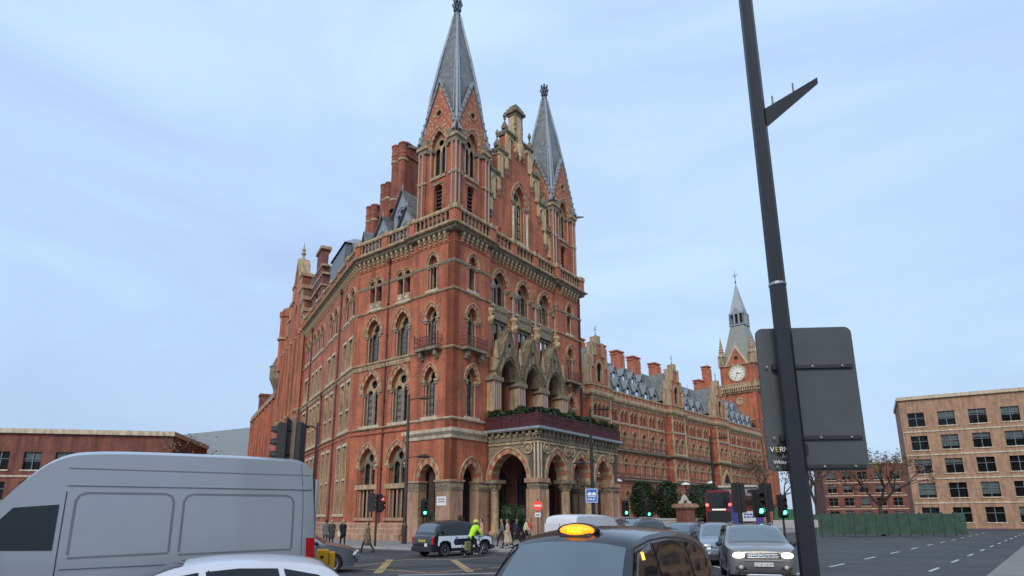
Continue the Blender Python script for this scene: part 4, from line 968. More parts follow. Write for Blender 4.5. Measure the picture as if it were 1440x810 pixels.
for (a, b) in proj:
    c = (a + b) / 2; hs = []
    for x in (c - 1.1, c + 1.1):
        hs += [arched(x, .78, 1.6, 4.9, 1.0, 5), arched(x, .5, 8.25, 10.3, .75, 5), arched(x, .66, 12.75, 14.6, .75, 5)] + [arched(x + s * .5, .4, 16.8, 18.2, .45, 4) for s in (-1, 1)]
    m = MB(); m.plate(rect(a, b, 0, 20.4), hs, -.9, -.5); m.box(a, a + .4, -.5, .02, 0, 20.4); m.box(b - .4, b, -.5, .02, 0, 20.4); m.build('bay_wall', 'brick', wing)
    for x in (c - 1.1, c + 1.1): bay_windows(x, -.9)
    for x in (a + .12, b - .12):
        m = MB(); m.lathe(x, -.92, [(.18, 0), (.18, 20)], 8); m.build('shaft', 'stone', wing)
    for x in (a, b):
        for k in range(9): m = MB(); m.box(x - .25 if x == a else x - .45, x + .45 if x == a else x + .25, -.95, -.86, 8.2 + k * 1.4, 8.9 + k * 1.4); m.build('quoin', 'stone', wing)
    # gable
    gp = [(c - 2.5, 21.2), (c - 2.5, 24.4), (c - 1.9, 24.4), (c - 1.9, 26.2), (c - 1.1, 26.2), (c - .9, 28.3), (c, 29.2), (c + .9, 28.3), (c + 1.1, 26.2), (c + 1.9, 26.2), (c + 1.9, 24.4), (c + 2.5, 24.4), (c + 2.5, 21.2)]
    m = MB(); m.plate(gp, [arched(c, .8, 22.3, 24.2, 1.2, 5)], -.75, .4, 0, back=True); g = m.build('gable', 'brick', wing)
    m = MB()
    for s in (-1, 1):
        for (hw, z, h) in ((2.5, 24.4, 2.6), (1.9, 26.2, 1.7), (1.05, 28.4, 2.0)): m.box(c + s * hw - .34, c + s * hw + .34, -.9, .5, z - h, z + .25)
        m.box(c + s * .85 - .2, c + s * .85 + .2, -.84, .4, 22.0, 24.2)
    m.box(c - .5, c + .5, -.85, .45, 28.3, 29.7); m.ring(shift(pointed(.8, 1.2, 5), c, 24.2), shift(pointed(1.2, 1.7, 5), c, 24.2), -.86, -.7); m.build('stonework', 'stone', g)
    m = MB(); m.plate(arched(c, .85, 22.2, 24.2, 1.25, 5), (), -.5, -.49, edge=False); m.build('pane', 'glass', g)
    m = MB(); m.plate(arched(c, .85, 22.2, 24.2, 1.25, 5), (), -.35, -.34, edge=False); m.build('curtain', 'dark_room', g)
    m = MB(); m.tube((c, -.3, 29.6), (c, -.3, 31.6), .07, .03, 6); m.box(c - .4, c + .4, -.33, -.27, 30.85, 30.95); m.box(c - .2, c + .2, -.33, -.27, 31.2, 31.28); m.lathe(c, -.3, [(.05, 29.7), (.16, 29.9), (.05, 30.1)], 6); m.build('finial', 'lead_dark', g)
    m = MB()
    for s in (-1, 1): m.add([(c, .4, 28.4), (c + s * 2.7, .4, 22.6), (c + s * 2.7, 4.5, 22.6), (c, 5.5, 28.4)], [(0, 1, 2, 3)])
    m.build('gable_roof', 'slate', g)
    # balcony fronts across the bay
wpath = [(WX1, 0)]
for (a, b) in reversed(proj): wpath += [(b, 0), (b, -.9), (a, -.9), (a, 0)]
wpath += [(WX0, 0)]
def wcourse(prof, m_='stone', name='string_course'):
    mb = MB(); mb.sweep(wpath, prof); mb.build(name, m_, wing)
def offz(prof, dz): return [(o, z + dz) for o, z in prof]
wcourse([(0, 19.4), (.1, 19.5), (.18, 19.8), (.45, 19.95), (.55, 20.2), (.55, 20.45), (.3, 20.6), (-.3, 20.6), (-.3, 19.4)], 'stone', 'cornice')
wcourse([(.0, 20.6), (.2, 20.6), (.2, 20.85), (0, 20.9)]); wcourse([(.0, 21.5), (.26, 21.5), (.26, 21.75), (0, 21.8)], 'stone', 'parapet_rail')
wcourse(simple(16.3, 16.55, .16)); wcourse(simple(6.6, 6.75, .1)); wcourse(simple(10.15, 10.35, .06), 'stone')
for z in (7.55, 12.15): wcourse([(0, z - .3), (.3, z - .2), (.62, z), (.62, z + .2), (0, z + .22)], 'stone_grey', 'balcony')
wcourse([(0, 0), (.25, 0), (.25, 1.2), (0, 1.35)], 'stone_pink', 'plinth')
wcourse([(.02, 20.88), (.1, 20.88), (.1, 21.52), (.02, 21.52)], 'brick_plain', 'parapet_wall')
WB = MB(); WB.box(-.16, .16, -.18, -.02, 20.88, 21.52); WBM = WB.mesh('parapet_pier', ['stone'])
k = 0; x = WX0 + 14
while x < WX1:
    yy = -.9 if any(a < x < b for a, b in proj) else 0
    obj('parapet_pier', WBM, wing, T(x, yy)); x += 1.3
BR = MB()
for i in range(9): BR.box(-1.4 + i * .35 - .02, -1.4 + i * .35 + .02, -.6, -.56, 0, .8)
for z in (.08, .8): BR.box(-1.5, 1.5, -.61, -.55, z - .03, z + .03)
BRM = BR.mesh('railing', ['iron'])
for x in bays:
    if x > -1:
        for z in (7.77, 12.37): obj('railing', BRM, wing, T(x, 0, z))
for x in (6.0, 24.2, 31.2, 43.6, 51.0, 61.8):
    m = MB(); m.tube((x, -.12, 1), (x, -.12, 19), .08, n=6); m.build('drainpipe', 'pipe', wing)
for x in [7.5 + 3.06 * k - 1.53 for k in range(7)] + [32.3 + 3.0 * k - 1.5 for k in range(5)] + [52 + 2.9 * k - 1.45 for k in range(8)]:
    m = MB(); m.box(x - .1, x + .1, -.08, 0, 8.0, 19.0); m.box(x - .22, x + .22, -.14, 0, 14.3, 14.7); m.box(x - .2, x + .2, -.14, 0, 10.05, 10.4); m.build('pilaster_strip', 'stone', wing)
# roof
m = MB(); rp = [(WX0, .6, 20.6), (WX1, .6, 20.6), (WX1, 5.0, 28.3), (WX0, 5.0, 28.3), (WX0, 9.4, 20.6), (WX1, 9.4, 20.6)]
m.add(rp, [(0, 1, 2, 3), (3, 2, 5, 4), (0, 3, 4), (1, 5, 2)]); m.build('roof', 'slate', wing)
m = MB(); m.box(WX0, WX1, 4.9, 5.1, 28.2, 28.5); m.build('ridge', 'lead', wing)
def wing_dormer(x, y, z0, hw, ap, dep):
    m = MB(); zs = z0 + (ap - z0) * .5
    m.plate([(x - hw, z0), (x - hw, zs), (x, ap), (x + hw, zs), (x + hw, z0)], [arched(x, hw * .5, z0 + .15, zs - .05, hw * .6, 4)], y, y + .12)
    m.box(x - hw, x - hw + .08, y, y + dep, z0, zs); m.box(x + hw - .08, x + hw, y, y + dep, z0, zs)
    m.lathe(x, y + .05, [(.05, ap), (.07, ap + .5), (.02, ap + 1.0)], 5)
    o = m.build('dormer', 'lead', wing); r = MB()
    for s in (-1, 1):
        q = [(x, y - .2, ap), (x + s * (hw + .2), y - .2, zs - .1), (x + s * (hw + .2), y + dep, zs - .1), (x, y + dep + .4, ap)]
        r.add(q + [(a, b, c + .1) for a, b, c in q], [(0,1,2,3),(4,5,6,7),(0,1,5,4),(1,2,6,5),(2,3,7,6),(3,0,4,7)])
    r.build('roof', mat('dormer_slate', (.22, .24, .25), .5, var=.2), o)
    p = MB(); p.plate(rect(x - hw + .08, x + hw - .08, z0, zs), (), y + .15, y + .16, edge=False); p.build('pane', 'glass', o)
    p = MB(); p.plate(rect(x - hw + .08, x + hw - .08, z0, zs), (), y + .25, y + .27, edge=False); p.build('curtain', 'dark_room', o)
for x in [7.6 + 3.06 * k for k in range(6)] + [32.4 + 3.0 * k for k in range(4)] + [52.5 + 2.9 * k for k in range(6)]: wing_dormer(x, .9, 21.3, 1.0, 24.6, 2.2)
for x in [9.2 + 3.06 * k for k in range(5)] + [33.9 + 3.0 * k for k in range(3)] + [54 + 2.9 * k for k in range(4)]: wing_dormer(x, 2.6, 24.4, .85, 27.2, 1.6)
def wing_chimney(x0, x1, z1, y0=4.4, y1=5.7, z0=26):
    m = MB(); m.box(x0, x1, y0, y1, z0, z1 - .8); m.box(x0 - .12, x1 + .12, y0 - .12, y1 + .12, z1 - .8, z1 - .55); m.box(x0 + .02, x1 - .02, y0, y1, z1 - .55, z1 - .25); m.box(x0 - .2, x1 + .2, y0 - .2, y1 + .2, z1 - .25, z1)
    n = max(2, int((x1 - x0) / .75))
    for k in range(n): m.lathe(x0 + (x1 - x0) * (k + .5) / n, y0, [((x1 - x0) / n * .5, z0), ((x1 - x0) / n * .5, z1 - .8)], 8)
    m.build('chimney', 'brick_plain', wing)
for (a, b, z) in ((4.2, 6.2, 31.0), (10.6, 12.6, 31.2), (16.2, 18.4, 31.2), (21.8, 24.2, 31.2), (29.8, 32.0, 31.4), (36.4, 38.4, 31.3), (49.5, 52.2, 31.2)): wing_chimney(a, b, z)
wing_chimney(54.4, 56.0, 35.2, 4.4, 5.8)
# gateway arch beneath the third gable
m = MB(); m.ring(shift(pointed(1.9, 3.4, 8), 47.3, 6.9), shift(pointed(2.5, 4.2, 8), 47.3, 6.9), -1.15, -.85); m.box(44.8, 45.4, -1.15, -.85, 0, 6.9); m.box(49.2, 49.8, -1.15, -.85, 0, 6.9); m.build('gateway', 'stone', wing)
m = MB(); m.plate(arched(47.3, 1.9, 0, 6.9, 3.4, 8), (), -.97, -.96, edge=False); m.build('gateway_opening', 'dark_room', wing)

# ================================================================== clock tower
CT = Vector((59.6, 151.5, 0)); CTR = -R(21.5) + R(22) - R(0)
# front turned so that a slice of its right side shows
dcam = math.atan2(CT.x, CT.y)            # bearing from the camera
CTR = -dcam - R(21)
ct = empty('clock_tower', CT, CTR, 'tall red brick clock tower with slate spire at the far end of the wing', 'tower')
hw = 4.45
m = MB(); m.box(-hw + .25, hw - .25, -hw + .25, hw - .25, 0, 32.2); m.build('shaft', 'brick', ct)
m = MB(); m.box(-hw + .05, hw - .05, -hw + .05, hw - .05, 33.7, 38.9); m.build('clock_stage', 'brick', ct)
def sqp(r): return [(-r, -r), (-r, r), (r, r), (r, -r)]
for (z0, z1, r) in ((31.6, 32.0, hw + .1), (32.8, 33.1, hw + .75), (33.1, 33.5, hw + .7), (38.75, 39.05, hw + .2), (16, 16.4, hw), (24.5, 24.8, hw)): m = MB(); m.box(-r, r, -r, r, z0, z1); m.build('stone_band', 'stone', ct)
for k in range(4):
    F = RZ(k * PI / 2)
    for i in range(17):
        x = -hw - .1 + (2 * hw + .2) * i / 16; m = MB(); m.box(x - .16, x + .16, -hw - .62, -hw + .3, 32.0, 32.82); m.build('corbel', 'stone', ct, F)
    m = MB()
    for i in range(14): x = -hw - .3 + (2 * hw + .6) * (i + .5) / 14; m.box(x - .22, x + .22, -hw - .66, -hw - .5, 33.5, 33.95)
    m.box(-hw - .6, hw + .6, -hw - .64, -hw - .5, 33.95, 34.1); m.build('balcony_front', 'stone', ct, F)
    m = MB(); m.ring([(1.78*math.cos(a), 36.75 + 1.78*math.sin(a)) for a in [i*PI/16 for i in range(33)]], [(2.15*math.cos(a), 36.75 + 2.15*math.sin(a)) for a in [i*PI/16 for i in range(33)]], -hw - .14, -hw + .1)
    cl = m.build('clock', 'stone_pale', ct, F)
    m = MB(); m.plate(circ(0, 36.75, 1.8, 32), (), -hw - .02, -hw + .1); m.build('clock_face', mat('clock_white', (.78, .74, .62), .5, var=.06), cl)
    m = MB()
    for h_ in range(12):
        a = h_ * PI / 6; d = Vector((math.sin(a), math.cos(a))); p = Vector((-d.y, d.x)) * .08; q = [d*1.28 + p, d*1.28 - p, d*1.6 - p, d*1.6 + p]; m.plate([(v.x, 36.75 + v.y) for v in q], (), -hw - .05, -hw - .02)
    for a, ln, wd in ((2*PI*(3.57/12), .95, .09), (2*PI*(34/60), 1.45, .06)):
        d = Vector((math.sin(a), math.cos(a))); p = Vector((-d.y, d.x)) * wd; q = [d*-.25 + p, d*-.25 - p, d*ln - p*.4, d*ln + p*.4]; m.plate([(v.x, 36.75 + v.y) for v in q], (), -hw - .09, -hw - .05)
    m.build('clock_hands', 'black', cl)
    m = MB(); m.plate([(-2.75, 38.9), (0, 43.6), (2.75, 38.9)], [circ(0, 40.6, .5, 10)], -hw - .08, -hw + .8); m.build('gable', 'brick', ct, F)
    m = MB()
    for s in (-1, 1):
        q = [(s * 3.05, -hw - .16, 38.85), (0, -hw - .16, 44.0), (0, -hw - .16, 43.4), (s * 2.6, -hw - .16, 38.85)]; q += [(a, -hw + .9, c) for a, b, c in q]
        m.add(q, [(0,1,2,3),(4,5,6,7),(0,1,5,4),(1,2,6,5),(2,3,7,6),(3,0,4,7)])
    m.lathe(0, -hw + .2, [(.12, 43.9), (.2, 44.3), (.05, 44.6), (.02, 45.3)], 6); m.build('gable_coping', 'stone_pale', ct, F)
    # corner pinnacle
    m = MB(); c = -hw + .55
    m.lathe(c, c, [(1.0, 38.9), (1.0, 39.3), (.8, 39.4), (.8, 41.3), (1.05, 41.5), (1.05, 41.8), (.72, 42.0), (.4, 44.2), (.12, 46.3), (.03, 47.2)], 8, 0)
    for j in range(8): a = j * PI / 4 + PI / 8; m.lathe(c + .9 * math.cos(a), c + .9 * math.sin(a), [(.1, 39.3), (.1, 41.4)], 5, 0)
    for zz in (42.7, 43.5, 44.3, 45.1): rr = .72 * (46.4 - zz) / 4.4 + .06; m.lathe(c, c, [(rr, zz), (rr + .06, zz + .12), (rr - .03, zz + .25)], 8, 1)
    m.build('pinnacle', ['stone', 'brick_plain'], ct, F)
    m = MB(); m.plate(circ(0, 29.6, 1.0, 16), [circ(0, 29.6, .6, 12)], -hw + .1, -hw + .4); m.plate(circ(0, 29.6, .62, 12), (), -hw + .22, -hw + .23); m.build('round_window', ['stone'], ct, F)
    for x in (-2.6, 0, 2.6):
        m = MB(); m.plate(arched(x, .55, 19, 23, 1, 5), (), -hw + .2, -hw + .24); m.build('lancet', 'frame_dark', ct, F)
    for s in (-1, 1): m = MB(); m.box(s * (hw - .5) - .5, s * (hw - .5) + .5, -hw, -hw + .3, 0, 31.6); m.build('buttress', 'brick', ct, F)
m = MB()
def frus(r0, z0, r1, z1, mi=0, n=8):
    m.lathe(0, 0, [(r0, z0), (r1, z1)], n, mi, PI / 8)
v = []
q0 = [(s[0] * 4.0, s[1] * 4.0, 39.0) for s in ((-1,-1),(1,-1),(1,1),(-1,1))]; q1 = [(s[0] * 1.75, s[1] * 1.75, 50.0) for s in ((-1,-1),(1,-1),(1,1),(-1,1))]
m.add(q0 + q1, [(0,1,5,4),(1,2,6,5),(2,3,7,6),(3,0,4,7)]); m.build('spire', mat('spire_slate', (.25, .25, .22), .6, var=.15), ct)
m = MB(); m.box(-2.0, 2.0, -2.0, 2.0, 49.9, 50.3); m.box(-1.9, 1.9, -1.9, 1.9, 53.0, 53.4)
for k in range(4):
    F = RZ(k * PI / 2)
    for x in (-1.7, -.6, .6, 1.7): p = [F @ Vector((x, -1.7, z)) for z in (50.3, 53.0)]; m.tube(p[0], p[1], .26, n=6)
    p = [F @ Vector(q) for q in ((-1.3, -1.75, 53.2), (0, -1.75, 55.0), (1.3, -1.75, 53.2), (0, -.9, 54.6))]; m.add(p, [(0, 1, 2), (0, 1, 3), (1, 2, 3)])
m.build('lantern', 'lead', ct)
m = MB(); m.box(-1.2, 1.2, -1.2, 1.2, 50.2, 53.1); m.build('lantern_core', 'dark_room', ct)
m = MB(); q0 = [(s[0] * 1.7, s[1] * 1.7, 53.3) for s in ((-1,-1),(1,-1),(1,1),(-1,1))]; m.add(q0 + [(0, 0, 62.2)], [(0,1,4),(1,2,4),(2,3,4),(3,0,4)]); m.build('spirelet', mat('spirelet_lead', (.34, .36, .36), .5, var=.1), ct)
m = MB(); m.tube((0, 0, 61.6), (0, 0, 65.8), .1, .04, 6); m.box(-.75, .75, -.05, .05, 64.2, 64.36); m.box(-.05, .05, -.5, .5, 63.8, 63.95); m.lathe(0, 0, [(.05, 62), (.28, 62.4), (.05, 62.8)], 6); m.build('weather_vane', 'lead_dark', ct)
# ================================================================== pavements and road paint
def slab(name, pts, z0, z1, m_, label=None, cat=None):
    mb = MB(); n = len(pts); tris = tessellate_polygon([[Vector((p[0], p[1], 0)) for p in pts]])
    mb.add([(p[0], p[1], z1) for p in pts], tris); mb.add([(p[0], p[1], z) for z in (z0, z1) for p in pts], [(i, (i+1) % n, n + (i+1) % n, n + i) for i in range(n)])
    o = mb.build(name, m_); tag(o, label, cat, kind='structure'); return o
kp = [(12, 60), (-1.5, 32), (-6.2, 20), (-7.6, 8), (-7.9, 0), (-7.9, -5), (-7.4, -8.6), (-6.1, -10.6), (-3.5, -12.3), (1, -13.2), (10, -14.2), (30, -15.2), (130, -14)]
kpw = [H(*p) for p in kp]
inner = [H(130, 40), H(60, 60)]
slab('pavement', [(p.x, p.y) for p in kpw] + [(p.x, p.y) for p in inner], -.1, .12, 'pavement', 'grey stone pavement round the hotel corner', 'pavement')
mb = MB(); mb.sweep([(p.x, p.y) for p in reversed(kpw)], [(-.02, -.1), (.28, -.1), (.28, .115), (.26, .135), (-.02, .135)]); tag(mb.build('kerb', 'kerb'), 'pale granite kerb round the hotel corner', 'kerb', kind='structure')
# paving slabs that can still be told apart nearest the road
pv = mat('paving_slab', (.26, .24, .22), .85, var=.2, scale=1.0)
def line(name, pts, wd, m_, label, cat='road marking'):
    P = [gnd(*p) for p in pts]; mb = MB()
    mb.sweep([(p.x, p.y) for p in P], [(-wd / 2, .0), (wd / 2, .0), (wd / 2, .006), (-wd / 2, .006)]); return tag(mb.build(name, m_), label, cat, kind='structure')
line('road_marking', [(531, 806), (549, 787)], .32, 'yellow_paint', 'worn yellow box junction stripe beside the grey hatchback')
line('road_marking', [(637, 787), (661, 804)], .32, 'yellow_paint', 'worn yellow box junction stripe beside the cyclist')
line('road_marking', [(452, 799), (560, 802), (600, 806), (700, 798), (742, 794)], .13, 'yellow_paint', 'thin yellow edge of the box junction')
line('road_marking', [(497, 797), (570, 787), (640, 787), (700, 783)], .12, 'yellow_paint', 'thin far yellow edge of the box junction')
line('road_marking', [(714, 782), (724, 784.5)], .14, 'white_paint', 'short white lane dash by the kerb')
line('road_marking', [(1004, 796), (1022, 801)], .16, 'white_paint', 'white lane dash between the cars')
line('road_marking', [(700, 806), (560, 809)], .12, 'white_paint', 'thin white stop line across the junction')

rp_ = random.Random(9)
tarm = mat('tarmac_patch', (.035, .035, .037), .8, var=.2, scale=3, bump=.3, bscale=60); ironc = mat('cast_iron', (.05, .045, .042), .6, var=.3, scale=20)
for (px_, py_, lw, ll, rz, lb) in ((600, 797, 1.2, 3.2, .5, 'dark rectangular tarmac repair inside the box junction'), (700, 792, .9, 4.5, -.6, 'long dark tarmac repair strip before the porch kerb'), (520, 790, 1.0, 2.6, .2, 'dark tarmac repair beside the grey hatchback')):
    P = gnd(px_, py_); m = MB(); m.box(-ll / 2, ll / 2, -lw / 2, lw / 2, 0, .004); o = m.build('tarmac_patch', tarm, None, T(P.x, P.y, 0) @ RZ(rz)); tag(o, lb, 'road patch', kind='structure')
for (px_, py_, lb) in ((575, 792, 'round iron manhole cover in the junction near the taxi'), (690, 800, 'round iron manhole cover beside the near black cab')):
    P = gnd(px_, py_); m = MB(); m.lathe(0, 0, [(.36, 0), (.36, .008), (.3, .01), (.02, .01)], 20); tag(m.build('manhole_cover', ironc, None, T(P.x, P.y, 0)), lb, 'manhole cover')
for k in range(13):
    for off, nm in ((0, 'near'), (3.3, 'far')):
        s0 = 9 + k * 5.5; dx, dy = .669, .743; bx, by = 1.6 - off * .743, 8.0 + off * .669
        m = MB(); m.sweep([(bx + dx * s0, by + dy * s0), (bx + dx * (s0 + 2), by + dy * (s0 + 2))], [(-.06, 0), (.06, 0), (.06, .006), (-.06, .006)]); o = m.build('road_marking', 'white_paint'); tag(o, 'white lane dash on the main road, one of the %s row' % nm, 'road marking', 'lane dashes along the main road', 'structure')
# ================================================================== lamp posts, signals and signs
tan = mat('post_tan', (.20, .15, .115), .5, var=.2, scale=5)
post = mat('post_black', (.012, .012, .014), .6, var=.2, scale=4)
brown = mat('post_brown', (.05, .028, .024), .45, var=.2, scale=4)
def lamp_post(base, h, arms, label, m_=post, r=.1, tilt=None):
    t = empty('lamp_post', base, 0, label, 'lamp post', 'street lamp posts')
    m = MB(); m.lathe(0, 0, [(r * 1.9, 0), (r * 1.9, 1.4), (r * 1.35, 1.6), (r * 1.25, h * .45), (r * .9, h)], 10); m.build('pole', m_, t)
    for (z, dx, dy, ln, kind) in arms:
        d = Vector((dx, dy, 0)).normalized(); m = MB(); m.chain([(0, 0, z - .12), tuple(d * ln * .5 + Vector((0, 0, z))), tuple(d * ln + Vector((0, 0, z + .03)))], [.045, .04, .04], 6); m.build('arm', m_, t)
        a = math.atan2(d.y, d.x); m = MB()
        c = d * (ln + .38)
        if kind == 'disc': m.lathe(0, 0, [(.02, .16), (.2, .14), (.44, .04), (.5, -.04), (.44, -.1), (.02, -.12)], 16)
        else: m.lathe(0, 0, [(.02, .12), (.14, .11), (.3, .03), (.34, -.03), (.3, -.09), (.02, -.1)], 14)
        M = T(c.x, c.y, z + .02) @ RZ(a) @ Matrix.Diagonal((1.25 if kind != 'disc' else 1.0, .62 if kind != 'disc' else 1.0, 1, 1)); m.build('lantern', m_, t, M)
    return t
lamp_post(gnd(568, 767), 11.1, [(10.75, 1, -.25, .9, 'cobra'), (6.35, 1, -.25, .95, 'disc')], 'tall dark lamp post with two lanterns before the corner bay arch', brown, .105)
lamp_post(gnd(836, 765), 10.0, [(10.0, 1, -.1, .7, 'cobra'), (5.9, -1, .1, .6, 'cobra')], 'tall dark lamp post carrying a blue sign in front of the porch', post, .1)
lamp_post(at(1008, 735, 62) * 1.0 - Vector((0, 0, at(1008, 735, 62).z)), 9.9, [(9.7, 1, -.2, .9, 'cobra')], 'slim dark lamp post before the wing near the gate arch', post, .11)
P = at(437, 735, 30); lamp_post((P.x, P.y, 0), 6.6, [(6.4, -1, -.1, .4, 'cobra')], 'thin lamp post rising behind the grey van roof', post, .05)
for k, (px_, py_, Y) in enumerate(((868, 675, 68), (932, 680, 75), (964, 680, 75), (1000, 678, 80))):
    P = at(px_, py_, Y); t = empty('globe_lamp', (P.x, P.y, 0), 0, ('small pale dish lamp on a post at the end of the porch', 'small pale dish lamp above the clipped forecourt trees', 'small pale dish lamp over the brick gate pier', 'small pale dish lamp beyond the gate pier near the bus')[k], 'lamp', 'small forecourt lamps')
    m = MB(); m.tube((0, 0, 0), (0, 0, P.z - .1), .06, .05, 6); m.build('pole', post, t)
    m = MB(); m.lathe(0, 0, [(.05, P.z + .15), (.4, P.z + .02), (.6, P.z - .16), (.05, P.z - .12)], 12); m.build('shade', mat('shade_pale', (.7, .7, .68), .4, var=.05), t)

LAMPC = {'red': (1, .05, .05), 'green': (.05, 1, .55), 'amber': (1, .55, .05)}
def sig_head(parent, M, lit=None, board=True, visor=.2):
    m = MB(); m.box(-.17, .17, -.12, .1, 0, .98); o = m.build('signal_head', post, parent, M)
    if board: m = MB(); m.plate(rect(-.27, .27, -.1, 1.1), (), .1, .12, back=True); m.build('backing_board', post, o)
    for k, nm in enumerate(('green', 'amber', 'red')):
        z = .18 + k * .31
        m = MB(); m.lathe(0, 0, [(.1, 0), (.085, .03), (.02, .045)], 12)
        on = lit == nm; c = LAMPC[nm]
        mm = mat('lens_' + nm + ('_on' if on else ''), tuple(x * .8 for x in c) if on else tuple(x * .05 + .01 for x in c), .3, emit=c if on else None, estr=9 if on else 0, var=.02)
        m.build('lens', mm, o, T(0, -.12, z) @ Matrix.Rotation(R(90), 4, 'X'))
        m = MB(); n = 10
        for i in range(n):
            a0, a1 = -.35 + (PI + .7) * i / n, -.35 + (PI + .7) * (i + 1) / n; r0 = .125
            m.add([(r0*math.cos(a0), 0, r0*math.sin(a0)), (r0*math.cos(a1), 0, r0*math.sin(a1)), (r0*math.cos(a1), -visor * (1 if 2 < i < 7 else .8), r0*math.sin(a1)*.95), (r0*math.cos(a0), -visor * (1 if 2 < i < 7 else .8), r0*math.sin(a0)*.95)], [(0, 1, 2, 3)])
        m.build('visor', post, o, T(0, -.12, z))
    return o
def traffic_light(base, label, heads, h=3.4, m_=post, r=.06, blank=False):
    t = empty('traffic_light', base, 0, label, 'traffic light', 'traffic lights at the junction')
    m = MB(); m.lathe(0, 0, [(r * 1.15, 0), (r, .9), (r, h)], 8); m.lathe(0, 0, [(r * .9, h), (.02, h + .06)], 8); m.build('pole', m_, t)
    for (dx, dy, z, rot, lit) in heads:
        if blank and lit == 'board': m = MB(); m.box(-.05, .05, -.2, .2, z - .1, z + 1.1); m.build('backing_board', post, t, T(dx, dy, 0)); continue
        sig_head(t, T(dx, dy, z) @ RZ(rot), lit)
        m = MB(); m.tube((0, 0, z + .2), (dx * .8, dy * .8, z + .2), .025); m.tube((0, 0, z + .8), (dx * .8, dy * .8, z + .8), .025); m.build('bracket', post, t)
    return t
P = gnd(527, 771); traffic_light(P, 'brown-posted traffic light showing red beside the side street windows', [(-.3, -.05, 2.45, R(165), None), (.3, -.05, 2.4, R(62), 'red')], 3.5, brown, .075)
P = gnd(594, 768); traffic_light(P, 'traffic light showing green in front of the corner bay arch', [(.12, -.2, 2.1, R(20), 'green')], 3.3, post)
P = at(880, 735, 47); traffic_light((P.x, P.y, 0), 'green traffic light in front of the end of the porch', [(0, -.2, 2.05, R(10), 'green')], 3.0, post)
P = at(912, 735, 52); traffic_light((P.x, P.y, 0), 'green traffic light below the clipped forecourt trees', [(0, -.2, 1.95, R(8), 'green')], 2.9, post)
P = at(1042, 735, 25.5); traffic_light((P.x, P.y, 0), 'large traffic light seen from behind in front of the bus', [(0, .1, 2.2, R(175), None)], 3.3, post, .09); 
P = at(1081, 735, 27); traffic_light((P.x, P.y, 0), 'traffic light with two heads, green to the front, near the sign board', [(-.36, -.1, 2.0, R(0), 'green'), (0, .1, 2.25, R(178), None)], 3.2, post, .085)
P = at(1102, 735, 33); traffic_light((P.x, P.y, 0), 'traffic light showing green before the green hoarding', [(0, -.15, 1.95, R(0), 'green')], 3.1, post)
P = at(404, 735, 15)
traffic_light((P.x, P.y, 0), 'traffic light with long hoods turned sideways behind the grey van', [(-.26, 0, 3.3, R(-82), None), (.16, .05, 3.2, 0, 'board')], 4.42, tan, .07, True)

# small round no-entry sign on its post
P = gnd(757, 768); t = empty('no_entry_sign', P, 0, 'round red no-entry sign with white bar in front of the porch corner pier', 'road sign')
m = MB(); m.tube((0, 0, 0), (0, 0, 3.2), .04, n=8); m.build('post', brown, t)
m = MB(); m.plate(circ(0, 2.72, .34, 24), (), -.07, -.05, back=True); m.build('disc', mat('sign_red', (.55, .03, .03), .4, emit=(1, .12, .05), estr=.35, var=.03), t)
m = MB(); m.plate(rect(-.24, .24, 2.66, 2.78), (), -.08, -.072); m.build('bar', mat('sign_white', (.8, .8, .78), .4, var=.03), t)
m = MB(); m.box(-.2, .2, -.09, -.06, 1.95, 2.25); m.build('plate', 'sign_white' if 'sign_white' in MATS else 'stone', t)
m = MB(); m.box(-.12, .12, -.1, -.091, 2.12, 2.16); m.box(-.13, .13, -.1, -.091, 2.03, 2.07); m.build('lettering', 'ink', t)
# blue square sign on the lamp post by the porch
P = gnd(836, 765); t = empty('blue_sign', (P.x - .12, P.y - .2, 3.0), 0, 'square blue road sign with white symbols on the lamp post before the porch', 'road sign')
m = MB(); m.box(-.46, .46, -.03, 0, -.05, 1.0); m.build('board', mat('sign_blue', (.02, .14, .5), .4, var=.05), t)
m = MB()
for (a, b, c, d) in ((-.43, .43, -.02, .02), (-.43, .43, .93, .97)): m.box(a, b, -.04, -.031, c, d)
for (a, b) in ((-.43, -.39), (.39, .43)): m.box(a, b, -.04, -.031, .02, .93)
m.plate([(-.3, .48), (-.3, .6), (-.22, .72), (-.05, .72), (.0, .6), (.0, .48)], (), -.04, -.031); m.plate([(.04, .48), (.04, .6), (.1, .72), (.26, .72), (.32, .6), (.32, .48)], (), -.04, -.031)
m.box(-.28, .3, -.04, -.031, .36, .42)
for x in (-.3, -.1, .1): m.box(x, x + .14, -.04, -.031, .14, .26)
m.build('symbols', 'sign_white', t)

# big sign board seen from behind, on a tall column
P = Vector((2.80, 6.0, 0)); t = empty('lamp_column', P, 0, 'tall near black column with a banner arm, standing close by on the right', 'lamp column')
m = MB(); m.lathe(0, 0, [(.12, 0), (.12, 1.0), (.088, 1.15), (.082, 4.4), (.072, 9.5)], 8, rot=R(22)); m.build('pole', mat('column_paint', (.014, .015, .019), .4, var=.15, scale=3), t)
m = MB(); m.lathe(0, 0, [(.087, 4.345), (.088, 4.36), (.087, 4.375)], 14); m.build('band', mat('steel', (.3, .31, .32), .4, metal=.4), t)
a0 = at(1092, 172, 6) - P; a1 = at(1150, 120, 6) - P
m = MB(); m.add([(.06, -.01, a0.z - .08), (.06, -.01, a0.z + .16), (a1.x, -.01, a1.z + .1), (a1.x, -.01, a1.z + .02), (.06, .01, a0.z - .08), (.06, .01, a0.z + .16), (a1.x, .01, a1.z + .1), (a1.x, .01, a1.z + .02)], [(0,1,2,3),(4,5,6,7),(0,1,5,4),(1,2,6,5),(2,3,7,6),(3,0,4,7)])
